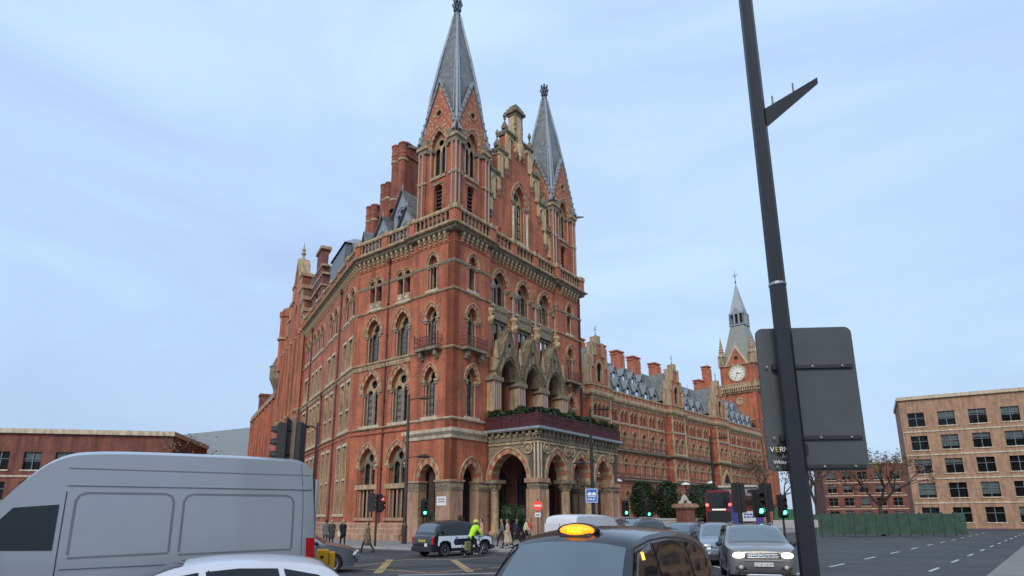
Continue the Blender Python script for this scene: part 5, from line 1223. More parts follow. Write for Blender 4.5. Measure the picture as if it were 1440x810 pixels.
for f in (.25, .6): zz = a0.z + .1 + f * (a1.z - a0.z); m.lathe(a1.x * f, 0, [(.01, zz - .06), (.01, zz + .12)], 5)
m.build('banner_arm', MATS['column_paint'], t)
s_ = empty('sign_board', (2.82, 6.16, 0), R(-4), 'back of a dark grey road sign board with stickers, fixed to the near column', 'road sign')
m = MB(); zt, zb = 3.93, 2.43; xl, xr = -.23, .75; r_ = .07
o_ = []
for (cx, cz, a0_) in ((xr - r_, zt - r_, 0), (xl + r_, zt - r_, PI / 2), (xl + r_, zb + r_, PI), (xr - r_, zb + r_, 3 * PI / 2)):
    for i in range(5): o_.append((cx + r_ * math.cos(a0_ + PI / 8 * i), cz + r_ * math.sin(a0_ + PI / 8 * i)))
m.plate(o_, (), 0, .03, back=True); bd = m.build('board', mat('board_grey', (.062, .072, .075), .55, var=.12, scale=2), s_)
for z in (2.47, 2.76, 3.5): m = MB(); m.box(xl + .18, xr - .04, -.028, 0, z - .018, z + .018); m.build('rail', mat('rail_dark', (.02, .022, .024), .5), s_)
def text(body, size, M, parent, m_, name='lettering', ext=.002):
    cu = bpy.data.curves.new(name, 'FONT'); cu.body = body; cu.size = size; cu.extrude = ext; cu.align_x = 'CENTER'
    o = bpy.data.objects.new(name, cu); COL.objects.link(o)
    me = bpy.data.meshes.new_from_object(o); bpy.data.objects.remove(o); bpy.data.curves.remove(cu)
    me.materials.clear(); me.materials.append(MATS[m_] if isinstance(m_, str) else m_)
    ob = obj(name, me, parent, M @ Matrix.Rotation(R(90), 4, 'X')); return ob
for z in (2.47, 2.76, 3.5):
    m = MB(); m.box(-.11, .11, -.06, -.028, z - .03, z + .03); m.build('clamp', MATS['rail_dark'], s_)
    for x in (-.16, .3, .6): m = MB(); m.lathe(0, 0, [(.012, 0), (.012, .012), (.002, .014)], 6); m.build('bolt', 'steel', s_, T(x, -.03, z) @ Matrix.Rotation(R(90), 4, 'X'))
st = MB(); st.box(-.14, .16, -.036, -.031, 2.60, 2.70); sk = st.build('sticker', 'black', s_)
ye = mat('sticker_yellow', (.6, .45, .05), .5, var=.05)
for i, ch in enumerate('VERMS'): text(ch, .072, T(-.195 + i * .046, -.04, 2.62), s_, ye if ch == 'E' else 'sign_white')
text('ART', .06, T(-.055, -.04, 2.555), s_, mat('sticker_grey', (.22, .23, .26), .5)); text('White', .05, T(-.13, -.04, 2.50), s_, 'sign_white')

# yellow twin traffic bollard box by the van
P = at(457, 790, 15.5); t = empty('yellow_bollard', (P.x, P.y, 0), R(12), 'bright yellow twin traffic bollard boxes in front of the grey hatchback', 'bollard')
yb = mat('bollard_yellow', (1.0, .46, .01), .45, var=.06, scale=3)
def rbox(m, x0, x1, y0, y1, z0, z1, r=.04, mi=0):
    pts = []
    for (cx, cy, a0_) in ((x1 - r, y1 - r, 0), (x0 + r, y1 - r, PI/2), (x0 + r, y0 + r, PI), (x1 - r, y0 + r, 3*PI/2)):
        for i in range(4): pts.append((cx + r*math.cos(a0_ + PI/6*i), cy + r*math.sin(a0_ + PI/6*i)))
    n = len(pts); vs = [(x, y, z) for z in (z0, z1 - r) for x, y in pts] + [((x - (x0+x1)/2)*.9 + (x0+x1)/2, (y - (y0+y1)/2)*.85 + (y0+y1)/2, z1) for x, y in pts]
    fs = [(i, (i+1)%n, n+(i+1)%n, n+i) for i in range(n)] + [(n+i, n+(i+1)%n, 2*n+(i+1)%n, 2*n+i) for i in range(n)] + [tuple(range(2*n, 3*n))]
    m.add(vs, fs, mi)
m = MB(); rbox(m, -.2, .08, -.14, .12, .1, 1.24); m.build('box', yb, t); m = MB(); rbox(m, .1, .22, -.1, .14, .1, 1.18, .03); m.build('box', yb, t)
m = MB(); m.box(-.24, .26, -.18, .18, 0, .12); m.build('base', 'black', t)
m = MB(); m.plate(circ(-.07, 1.06, .04, 12), (), -.147, -.141); m.build('lock', 'black', t)

# ================================================================== forecourt: gate pier, wall, trees
P = at(965, 735, 60); t = empty('gate_pier', (P.x, P.y, 0), WROT - R(20), 'brick gate pier with stone cap and white arched pediment in the forecourt', 'gate pier')
m = MB(); m.box(-.62, .62, -.62, .62, .5, 2.6); m.box(-.75, .75, -.75, .75, 0, .5); m.build('shaft', 'brick_dark', t)
m = MB(); m.box(-.7, .7, -.7, .7, 2.6, 2.75); m.box(-.9, .9, -.9, .9, 2.75, 3.0); m.box(-.8, .8, -.8, .8, 3.0, 3.12); m.build('cap', 'stone_pink', t)
m = MB()
for k in (1,): m.plate([(-.72, 3.12), (-.72, 3.3), (-.4, 3.42), (-.25, 3.72), (0, 3.95), (.25, 3.72), (.4, 3.42), (.72, 3.3), (.72, 3.12), (.3, 3.12)] + [(.3 * math.cos(a), 3.12 + .34 * math.sin(a)) for a in [i * PI / 6 for i in range(1, 6)]] + [(-.3, 3.12)], (), -.62 + .5 * k, -.38 + .5 * k, back=True)
m.build('pediment', mat('pediment_white', (.5, .46, .4), .7, var=.2, scale=4), t)
a = at(842, 735, 57); b = at(958, 735, 61); c = at(975, 735, 61); d = at(1010, 735, 75)
for (p, q, lb) in ((a, b, 'low pale stone forecourt wall between the porch and the gate pier'), (c, d, 'low pale stone forecourt wall beyond the gate pier')):
    m = MB(); m.sweep([(q.x, q.y), (p.x, p.y)], [(0, 0), (.3, 0), (.3, 1.55), (.36, 1.58), (.36, 1.75), (-.06, 1.75), (-.06, 1.58), (0, 1.55)]); tag(m.build('forecourt_wall', mat('wall_pale', (.42, .41, .38), .8, var=.15)), lb, 'wall')
def clipped_tree(px_, Y, wd, zb, zt, label):
    P = at(px_, 735, Y); t = empty('clipped_tree', (P.x, P.y, 0), 0, label, 'tree', 'clipped evergreen trees in the forecourt')
    m = MB(); m.chain([(0, 0, 0), (.03, .02, zb * .6), (0, 0, zb + .6)], [.11, .09, .07], 7)
    for k in range(6): a = k * 1.05; m.tube((0, 0, zb + .2 * k / 2), (math.cos(a) * wd * .5, math.sin(a) * wd * .5, zb + .8 + k * .25), .05, .02, 5)
    m.build('trunk', 'bark', t)
    m = MB(); pts = []
    zc = (zb + zt) / 2; hz = (zt - zb) / 2
    for i in range(5200):
        a = random.uniform(0, 2*PI); z = random.uniform(-1, 1); f = (1 - abs(z) ** 3.2) ** .5; rr = wd * f * (random.random() ** .35) * (1 + .12 * math.sin(a * 3 + z * 4))
        pts.append((rr * math.cos(a), rr * math.sin(a), zc + hz * z))
    leaves(m, pts, .13); m.lathe(0, 0, [(.05, zb + .2), (wd * .6, zb + hz * .4), (wd * .72, zc), (wd * .6, zt - hz * .4), (.05, zt - .2)], 9, 1); m.build('crown', ['leaf_dark', 'leaf_dark'], t)
clipped_tree(906, 62, 1.25, 1.6, 5.4, 'clipped evergreen tree in the forecourt beside the green signals')
clipped_tree(940, 63, 1.3, 1.5, 5.4, 'clipped evergreen tree in the forecourt left of the brick gate pier'.replace('left of', 'beside'))
clipped_tree(992, 66, 2.3, .9, 5.2, 'broad clipped evergreen tree behind the bus and the gate pier')
def bare_tree(x, y, h, label, seed=1, spread=.55, name='bare_tree', group='bare trees by the road'):
    rnd = random.Random(seed); t = empty(name, (x, y, 0), 0, label, 'tree', group)
    m = MB(); tw = MB()
    def grow(p, d, ln, r, lv):
        q = p + d * ln; (m if lv < 3 else tw).tube(p, q, r, r * .68, 6 if lv < 3 else 3)
        if lv >= 6: return
        n = 3 if lv < 3 else (3 if rnd.random() < .6 else 2)
        for k in range(n):
            e = (d + Vector((rnd.gauss(0, spread), rnd.gauss(0, spread), rnd.gauss(.12, .3)))).normalized()
            grow(q, e, ln * rnd.uniform(.62, .86), r * .62, lv + 1)
    grow(Vector((0, 0, -.1)), Vector((0.02, 0, 1)), h * .24, h * .018, 0)
    m.build('trunk', 'bark', t)
    lf = MB(); pts = [Vector(v) + Vector((rnd.gauss(0, .2), rnd.gauss(0, .2), rnd.gauss(0, .2))) for v in tw.v[::9]]
    leaves(lf, pts, .16); o = lf.build('leaves', mat('dead_leaf', (.16, .10, .05), .8, c2=(.24, .16, .08), scale=2), t)
    tag(tw.build('twigs', 'twig', t), kind='stuff'); tag(o, kind='stuff')
P = at(1090, 735, 78); bare_tree(P.x, P.y, 12.5, 'bare winter plane tree with brown leaves beyond the sign board', 5)
P = at(1150, 735, 70); bare_tree(P.x, P.y, 13, 'bare winter plane tree standing past the near column', 8)
P = at(1240, 735, 60); bare_tree(P.x, P.y, 12, 'bare winter tree in front of the pale office block', 12)
P = at(250, 735, 52); bare_tree(P.x, P.y, 10, 'bare winter tree across the side street by the modern brick block', 15)

# ================================================================== bus, hoardings, banners far along the road
def bus(P, rz, label):
    t = empty('double_decker_bus', P, rz, label, 'bus')
    red = mat('bus_red', (.20, .010, .012), .35, coat=.4, var=.06)
    m = MB()
    prof = [(-1.25, .35), (-1.27, 2.0), (-1.27, 2.6), (-1.22, 4.0), (-1.08, 4.3), (-.8, 4.38), (.8, 4.38), (1.08, 4.3), (1.22, 4.0), (1.27, 2.6), (1.27, 2.0), (1.25, .35)]
    m.plate(prof, (), 0, 10.5, back=True); m.build('body', red, t)
    dk = 'black'
    m = MB(); m.plate(rect(-1.14, 1.14, 2.72, 4.18), (), -.03, 0); m.build('rear_window', mat('bus_glass', (.012, .014, .018), .08, var=.05), t)
    m = MB(); m.plate(rect(-1.14, 1.14, .6, 2.36), (), -.03, 0); m.build('engine_cover', dk, t)
    for s in (-1, 1):
        for k in range(5): m = MB(); m.box(s * 1.235, s * 1.285, 1.0 + k * 1.8, 2.6 + k * 1.8, 2.9, 3.9); m.build('window', 'bus_glass', t); m = MB(); m.box(s * 1.25, s * 1.3, 1.0 + k * 1.8, 2.6 + k * 1.8, 1.3, 2.2); m.build('window', 'bus_glass', t)
        for z in (3.0, 1.05): m = MB(); m.plate(circ(s * 1.08, z - .02, .15, 12), (), -.06, -.03); m.build('tail_light', mat('lamp_red_on', (.8, .03, .02), .3, emit=(1, .06, .04), estr=5, var=.02), t)
        for x in (2.2, 8.4):
            m = MB(); m.lathe(0, 0, [(.3, -.14), (.5, -.14), (.5, .14), (.3, .14)], 16); m.build('wheel', 'black', t, T(s * 1.12, x, .5) @ Matrix.Rotation(R(90), 4, 'Y'))
    m = MB(); m.box(-.7, .7, -.06, -.03, 2.42, 2.66); m.build('blind', 'black', t)
    m = MB(); random.seed(4); x = -.62
    while x < .6: wd = random.uniform(.05, .12); m.box(x, x + wd, -.07, -.06, 2.47, 2.61); x += wd + .03
    m.build('lettering', mat('blind_white', (.8, .8, .75), .5, emit=(1, 1, .9), estr=.6), t)
P = at(1013, 740, 60); bus((P.x, P.y, 0), R(-33), 'dark-backed red double decker bus waiting with red tail lights on')
def board(px0, px1, py0, py1, Y, name, m_, label, cat='hoarding', legs=True, dz=0, lines=None, grp=None):
    a = at(px0, py1, Y); b = at(px1, py0, Y); t = empty(name, ((a.x + b.x) / 2, Y, 0), 0, label, cat, grp)
    w2 = (b.x - a.x) / 2; m = MB(); m.box(-w2, w2, 0, .06, a.z, b.z); m.build('panel', m_, t)
    m = MB()
    for s in (-1, 1): m.box(s * (w2 - .05) - .04, s * (w2 - .05) + .04, .07, .15, 0, b.z)
    m.build('frame', 'lead_dark', t)
    if lines:
        m = MB(); random.seed(5)
        for z in lines:
            x = -w2 * .8
            while x < w2 * .7: wd = random.uniform(.06, .2); zz = a.z + (b.z - a.z) * z; m.box(x, x + wd, -.012, -.002, zz, zz + (b.z - a.z) * .16); x += wd + .05
        m.build('lettering', mat('print_blue', (.05, .07, .35), .6), t)
hb = mat('hoarding_blue', (.05, .06, .22), .5, var=.1); hp = mat('hoarding_purple', (.10, .04, .22), .5, var=.2, c2=(.05, .06, .3))
board(1030, 1043, 710, 740, 52, 'hoarding', hb, 'tall blue hoarding panel beside the bus')
board(1045, 1062, 719, 733, 44, 'banner', mat('banner_white', (.62, .63, .66), .6, var=.06), 'white banner with blue print between two hoardings', 'banner', lines=(.62, .34))
board(1062, 1073, 720, 738, 50, 'hoarding', hp, 'purple and blue hoarding panel beside the white banner')
board(1090, 1135, 716, 731, 46, 'hoarding', mat('hoarding_green', (.025, .11, .045), .5, var=.2, c2=(.05, .17, .07)), 'green site hoarding beyond the signals')
a = at(1140, 738, 60); t = empty('hoarding', (a.x, 60, 0), R(-6), 'long dull green panelled hoarding running beneath the bare trees', 'hoarding')
for k in range(14):
    m = MB(); m.box(k * 1.0, k * 1.0 + .97, 0, .05, .15, 2.05 + .03 * (k % 3)); m.build('panel', mat('panel_green', (.035, .075, .05), .6, var=.35, scale=1.5), t)
    m = MB(); m.box(k * 1.0 - .06, k * 1.0 + .03, .06, .16, 0, 2.2); m.build('post', 'bark', t)
board(1088, 1150, 731, 742, 45, 'barrier', mat('wall_pale', (.42, .41, .38)), 'pale low barrier in front of the green hoarding', 'barrier')
# two-storey site cabin with white eaves
P = at(1042, 735, 95); t = empty('site_cabin', (P.x, P.y, 0), R(-25), 'pale two-storey site cabin with overhanging roof before the wing', 'cabin')
m = MB(); m.box(-2.6, 2.6, 0, 5, 0, 6.2); m.build('wall', mat('cabin_wall', (.3, .29, .27), .7, var=.1), t); m = MB(); m.box(-3.6, 3.6, -1, 6, 2.9, 3.25); m.box(-2.9, 2.9, -.4, 5.4, 6.2, 6.5); m.box(-2.9, 2.9, -.4, 5.4, 4.6, 4.75); m.build('roof', 'pediment_white', t)
for k in range(4): m = MB(); m.box(-2.3 + k * 1.2, -1.4 + k * 1.2, -.03, 0, 4.9, 5.8); m.build('window', 'bus_glass', t); m = MB(); m.box(-2.3 + k * 1.2, -1.4 + k * 1.2, -.03, 0, 1, 2.5); m.build('window', 'bus_glass', t)

# ================================================================== what lies to either side
def block(x, y, rz, ln, dep, h, rows, cols, wallm, label, stone='stone_pale'):
    t = empty('office_block', (x, y, 0), rz, label, 'building'); m = MB()
    hs = []; fh = (h - 1.5) / rows; cwid = ln / cols
    for r_ in range(rows):
        for c_ in range(cols): hs.append(rect(c_ * cwid + cwid * .22, (c_ + 1) * cwid - cwid * .22, r_ * fh + fh * .25, r_ * fh + fh * .85))
    m.plate(rect(0, ln, 0, h), hs, 0, .3); m.box(0, ln, .4, dep, 0, h - .3); m.box(-.1, 0, 0, dep, 0, h); m.box(ln, ln + .1, 0, dep, 0, h); m.build('wall', wallm, t)
    m = MB(); m.box(-.3, ln + .3, -.35, dep, h, h + .5)
    for r_ in range(1, rows): m.box(0, ln, -.1, 0, r_ * fh, r_ * fh + .2)
    m.build('cornice', stone, t)
    g = MB(); g.box(-cwid * .28, cwid * .28, .2, .22, 0, fh * .6); gm = g.mesh('pane', ['glass']); f = MB(); f.box(-.05, .05, .14, .2, 0, fh * .6); f.box(-cwid * .28, cwid * .28, .14, .19, fh * .35, fh * .35 + .08); fm = f.mesh('window', ['lead_dark'])
    rnd = random.Random(int(abs(x) * 7)); b_ = MB(); b_.box(-cwid * .28, cwid * .28, .32, .33, 0, fh * .6); dm = b_.mesh('curtain', ['dark_room']); bms = []  # dark sheet behind each pane stands for unlit rooms
    for f_ in (.2, .45, .7): b_ = MB(); b_.box(-cwid * .27, cwid * .27, .26, .28, fh * .6 * f_, fh * .6); bms.append(b_.mesh('blind', ['curtain']))
    b_ = MB(); b_.box(-cwid * .32, cwid * .32, -.12, .2, -.16, 0); sm_ = b_.mesh('sill', [stone])
    for r_ in range(rows):
        for c_ in range(cols):
            o = obj('window', fm, t, T((c_ + .5) * cwid, 0, r_ * fh + fh * .25)); obj('pane', gm, o); obj('curtain', dm, o)
            if rnd.random() < .5: obj('blind', bms[rnd.randrange(3)], o)
            obj('sill', sm_, o)
P = at(1165, 735, 165); block(P.x, P.y, R(-18), 60, 14, 15, 4, 16, 'brick_dark', 'brown brick terrace far along the main road behind the bare trees')
P = at(1290, 735, 92); block(P.x, P.y, R(-30), 45, 14, 19, 5, 12, 'stone_pink', 'pale stone office block facing the hotel across the main road')
block(42, 22, R(48) + PI, 42, 14, 24, 6, 12, 'brick_soot', 'tall brown brick block beside the pavement on the near side of the road')
P = at(60, 735, 62); block(P.x - 21, P.y, R(12), 30, 14, 11, 3, 10, 'brick_dark', 'low modern brick block across the side street')
slab('pavement', [(-90, 46), (-25, 52), (-14, 110), (-90, 130)], -.1, .12, 'pavement', 'grey pavement across the side street', 'pavement')
slab('pavement', [(2.2, 5.3), (14, 19), (90, 105), (120, 90), (30, -6), (2.6, -6)], -.1, .12, 'pavement', 'grey pavement on the near side of the main road', 'pavement')
# ================================================================== vehicles
def interp(path, n):
    """smooth polyline (Catmull-Rom) with n samples per segment"""
    P = [Vector(p) for p in path]; out = []
    for i in range(len(P) - 1):
        p0 = P[max(0, i-1)]; p1 = P[i]; p2 = P[i+1]; p3 = P[min(len(P)-1, i+2)]
        for k in range(n):
            t = k / n; out.append(.5 * ((2*p1) + (p2-p0)*t + (2*p0-5*p1+4*p2-p3)*t*t + (3*p1-p0-3*p2+p3)*t**3))
    out.append(P[-1]); return out
TY = {}
def wheel(parent, x, y, r, wd, rimm, spokes=10):
    key = (round(r, 3), rimm if isinstance(rimm, str) else rimm.name, spokes)
    if key not in TY:
        m = MB(); m.lathe(0, 0, [(r*.62, -wd/2), (r*.92, -wd/2), (r, -wd*.36), (r, wd*.36), (r*.92, wd/2), (r*.62, wd/2)], 28); ty = m.mesh('wheel', [mat('tyre', (.014, .014, .015), .8)], False)
        q = MB(); q.lathe(0, 0, [(r*.64, wd*.30), (r*.64, wd*.52), (r*.58, wd*.5), (r*.56, wd*.2), (.01, wd*.16)], 28)
        for k in range(spokes):
            a = 2*PI*k/spokes; c, s = math.cos(a), math.sin(a); hw_ = r*.05
            q.add([(c*r*.1 - s*hw_, s*r*.1 + c*hw_, wd*.46), (c*r*.1 + s*hw_, s*r*.1 - c*hw_, wd*.46), (c*r*.6 + s*hw_*1.6, s*r*.6 - c*hw_*1.6, wd*.46), (c*r*.6 - s*hw_*1.6, s*r*.6 + c*hw_*1.6, wd*.46),
                   (c*r*.1 - s*hw_, s*r*.1 + c*hw_, wd*.2), (c*r*.1 + s*hw_, s*r*.1 - c*hw_, wd*.2), (c*r*.6 + s*hw_*1.6, s*r*.6 - c*hw_*1.6, wd*.2), (c*r*.6 - s*hw_*1.6, s*r*.6 + c*hw_*1.6, wd*.2)], [(0,1,2,3),(0,1,5,4),(1,2,6,5),(2,3,7,6),(3,0,4,7)])
        q.lathe(0, 0, [(r*.16, wd*.3), (r*.15, wd*.52), (.01, wd*.54)], 12); rm = q.mesh('rim', [rimm])
        TY[key] = (ty, rm)
    ty, rm = TY[key]; s = 1 if y > 0 else -1
    o = obj('wheel', ty, parent, T(x, y, r) @ Matrix.Rotation(R(-90 * s), 4, 'X')); obj('rim', rm, o)
class Car:
    def __init__(s, name, P, rz, label, top, W, belt, roof, tumble, wheels, rw, paint, cat='car', group=None, plan=(.75, .10, .08), crown=.06, arch=1.2, n=4, sill=.26, scale=1.0):
        s.t = empty(name, P, rz, label, cat, group); s.t.scale = (scale,) * 3
        s.W, s.belt, s.roof, s.tum, s.plan, s.crown = W, belt, roof, tumble, plan, crown
        s.top = interp(top, n); xs = [p.x for p in s.top]; s.xf, s.xr = max(xs), min(xs)
        # bottom line with wheel arches, from the rear to the front
        bot = []
        for wx in sorted(wheels):
            ra = rw * arch; z0 = sill
            dx = math.sqrt(max(.01, ra*ra - (z0 - rw)**2)); a0 = math.atan2(z0 - rw, -dx); a1 = math.atan2(z0 - rw, dx)
            if a0 < 0: a0 += 2*PI
            for k in range(15): a = a0 + (a1 - a0) * k / 14; bot.append(Vector((wx + ra*math.cos(a), rw + ra*math.sin(a))))
        outline = list(s.top) + bot
        dense = []
        for i in range(len(outline)):
            a, b = outline[i], outline[(i+1) % len(outline)]; k = max(1, int((b - a).length / .12)) if i >= len(s.top) - 1 else 1
            for j in range(k): dense.append(a + (b - a) * j / k)
        nn = len(dense); pts = list(dense)
        zmx = max(p.y for p in s.top)
        from mathutils.geometry import intersect_point_line
        gx = s.xr + .06
        def inside(q):
            c = False; j = nn - 1
            for i in range(nn):
                a, b = dense[i], dense[j]
                if (a.y > q.y) != (b.y > q.y) and q.x < (b.x - a.x) * (q.y - a.y) / (b.y - a.y) + a.x: c = not c
                j = i
            return c
        while gx < s.xf:
            gz = .2
            while gz < zmx:
                q = Vector((gx, gz))
                if inside(q) and min((q - d).length for d in dense) > .06: pts.append(q)
                gz += .12
            gx += .13
        vs, es, fs, *_ = delaunay_2d_cdt([Vector(p) for p in pts], [(i, (i+1) % nn) for i in range(nn)], [], 1, 1e-5)
        m = MB()
        for sd in (1, -1): m.add([(p.x, sd * s.Y(p.x, p.y), p.y) for p in vs], [tuple(f) for f in fs])
        ts = [1, .97, .9, .78, .55, .28, 0, -.28, -.55, -.78, -.9, -.97, -1]; k = len(ts); grid = []
        for p in s.top:
            yy = s.Y(p.x, p.y); grid += [(p.x, yy * t_, p.y + s.cr(p) * (1 - abs(t_) ** 2.6)) for t_ in ts]
        m.add(grid, [(i*k + j, i*k + j + 1, (i+1)*k + j + 1, (i+1)*k + j) for i in range(len(s.top) - 1) for j in range(k - 1)])
        me = m.mesh('body', [paint], True)
        bm = bmesh.new(); bm.from_mesh(me); bmesh.ops.remove_doubles(bm, verts=bm.verts, dist=.002); bmesh.ops.recalc_face_normals(bm, faces=bm.faces)
        for e in bm.edges:
            if len(e.link_faces) == 2 and e.calc_face_angle(0) > R(48): e.smooth = False
        bm.to_mesh(me); bm.free(); me.update()
        s.body = obj('body', me, s.t)
        m = MB(); m.box(s.xr + .15, s.xf - .15, -W + .12, W - .12, sill - .02, sill + .22)
        for wx in wheels: m.box(wx - rw * arch, wx + rw * arch, -W + .25, W - .25, sill, rw * 2.25)
        m.build('underbody', 'black', s.t)
        s.rw = rw; s.wheels = wheels
    def cr(s, p):
        return s.crown * (1.0 if p.y > s.belt else .75)
    def Y(s, x, z):
        a, kf, kr = s.plan; w_ = s.W; fl, rl = s.xf * a, s.xr * a
        if x > fl: w_ *= 1 - kf * ((x - fl) / (s.xf - fl)) ** 2 - .12 * kf / .1 * max(0, (x - fl) / (s.xf - fl)) ** 8
        if x < rl: w_ *= 1 - kr * ((x - rl) / (s.xr - rl)) ** 2 - .08 * kr / .1 * max(0, (x - rl) / (s.xr - rl)) ** 8
        if z > s.belt: f = (z - s.belt) / (s.roof - s.belt); w_ -= s.tum * (f * .75 + .25 * f * f)
        else: w_ -= .045 * ((s.belt - z) / s.belt) ** 2 - .012 * math.sin(PI * min(1, z / s.belt))
        return w_
    def side(s, name, poly, m_, off=.008, sides=(1, -1), label=None, res=.12):
        pl = [Vector(p) for p in poly]; dense = []
        for i in range(len(pl)):
            a, b = pl[i], pl[(i+1) % len(pl)]; k = max(1, int((b-a).length / res))
            for j in range(k): dense.append(a + (b-a) * j / k)
        nn = len(dense)
        vs, es, fs, *_ = delaunay_2d_cdt(dense, [(i, (i+1) % nn) for i in range(nn)], [], 1, 1e-5)
        for sd in sides:
            m = MB(); m.add([(p.x, sd * (s.Y(p.x, p.y) + off), p.y) for p in vs], [tuple(f) for f in fs]); o = m.build(name, m_, s.t, smooth=True)
        return o
    def seam(s, pts, wd=.014, sides=(1, -1), m_='black', name='seam', off=.004):
        P = [Vector(p) for p in pts]; D = []
        for i in range(len(P) - 1):
            k = max(1, int((P[i+1]-P[i]).length / .1)); D += [P[i] + (P[i+1]-P[i]) * j / k for j in range(k)]
        D.append(P[-1])
        for sd in sides:
            m = MB()
            for i in range(len(D) - 1):
                d = (D[i+1] - D[i]).normalized(); n_ = Vector((-d.y, d.x)) * wd / 2; q = [D[i] - n_, D[i] + n_, D[i+1] + n_, D[i+1] - n_]
                m.add([(p.x, sd * (s.Y(p.x, p.y) + off), p.y) for p in q], [(0, 1, 2, 3)])
            m.build(name, m_, s.t)
    def across(s, name, x0, x1, m_, tw=.86, off=.008, zmin=0, front=True, lift=0):
        """glass or panel laid over the top skin between two x positions"""
        ps = [p for p in s.top if x0 <= p.x <= x1 and p.y >= zmin]; ts = [i / 8 * 2 - 1 for i in range(9)]; g = []
        for i, p in enumerate(ps):
            d = (ps[min(i+1, len(ps)-1)] - ps[max(i-1, 0)]).normalized(); n_ = Vector((-d.y, d.x)); n_ = n_ if n_.y > 0 or abs(n_.x) > .9 else -n_
            if n_.y < 0: n_ = -n_
            yy = s.Y(p.x, p.y)
            g += [(p.x + n_.x * off, yy * tw * t_, p.y + n_.y * off + s.cr(p) * (1 - abs(t_ * tw) ** 2.6) + lift) for t_ in ts]
        m = MB(); m.add(g, [(i*9 + j, i*9 + j + 1, (i+1)*9 + j + 1, (i+1)*9 + j) for i in range(len(ps) - 1) for j in range(8)]); return m.build(name, m_, s.t, smooth=True)
    def put_wheels(s, rimm='rim_grey', spokes=10):
        for wx in s.wheels:
            for sd in (1, -1): wheel(s.t, wx, sd * (s.W - .12), s.rw, .22, rimm, spokes)
    def box(s, name, x0, x1, y0, y1, z0, z1, m_, r=.03):
        m = MB(); rbox(m, x0, x1, y0, y1, z0, z1, min(r, (x1-x0)/2.1, (y1-y0)/2.1)); return m.build(name, m_, s.t)
    def mirrors(s, x, z, m_, w_=.2, h=.15, d=.12):
        for sd in (1, -1):
            m = MB(); y = s.Y(x, z) * sd
            for k, (f, g) in enumerate(((0, 1),)):
                pass
            c = (x, y + sd * (w_ / 2 + .05), z + .05)
            vs = []; n = 10
            m.lathe(0, 0, [(.02, -d/2), (.6, -d/2 + .01), (.95, -d*.2), (1, d*.25), (.9, d/2), (.02, d/2)], n)
            M = T(*c) @ Matrix.Rotation(R(-90), 4, 'Y') @ Matrix.Diagonal((h/2, w_/2, 1, 1))
            m.build('wing_mirror', m_, s.t, M)
    def plate_(s, x, z, txt, front=True, m_='plate_w', w_=.52, y=0):
        sg = 1 if front else -1; m = MB(); m.box(x - .01, x + .01, y - w_/2, y + w_/2, z - .055, z + .055); o = m.build('number_plate', m_, s.t)
        text(txt, .1, T(x + sg * .013, y, z - .035) @ RZ(R(90 * sg)), o, 'ink', ext=.001)
mat('rim_grey', (.35, .36, .38), .35, metal=.6, var=.1); mat('rim_dark', (.12, .12, .13), .4, metal=.5, var=.1)
mat('plate_w', (.72, .72, .70), .5, var=.04); mat('plate_y', (.72, .50, .04), .5, var=.04)
mat('trim', (.02, .021, .023), .5); mat('chrome', (.6, .62, .65), .15, metal=.9, var=.05)
glassmat('car_glass', (.30, .36, .38), .42, .015)
def darkglass(name, c, rough=.05, ior=1.5):
    m_ = mat(name, c, rough, var=.08, scale=1, coat=.3); m_.node_tree.nodes['Principled BSDF'].inputs['IOR'].default_value = ior; return m_
darkglass('window_dark', (.006, .008, .009), .05, 1.4); darkglass('screen_glass', (.03, .045, .052), .04, 2.5); darkglass('screen_pale', (.04, .055, .062), .04, 2.9)
def paintm(name, c, rough=.28, metal=.0, coat=.7): return mat(name, c, rough, metal=metal, var=.05, scale=.8, coat=coat)
lampon = mat('headlamp_on', (.9, .9, .85), .2, emit=(1, .9, .72), estr=4, var=.02)
lampoff = mat('lamp_glass', (.55, .56, .58), .12, var=.05, coat=.6)
tailm = mat('tail_red', (.42, .012, .018), .2, var=.1, coat=.7)
ambm = mat('amber', (.8, .28, .02), .25, var=.05, coat=.5)

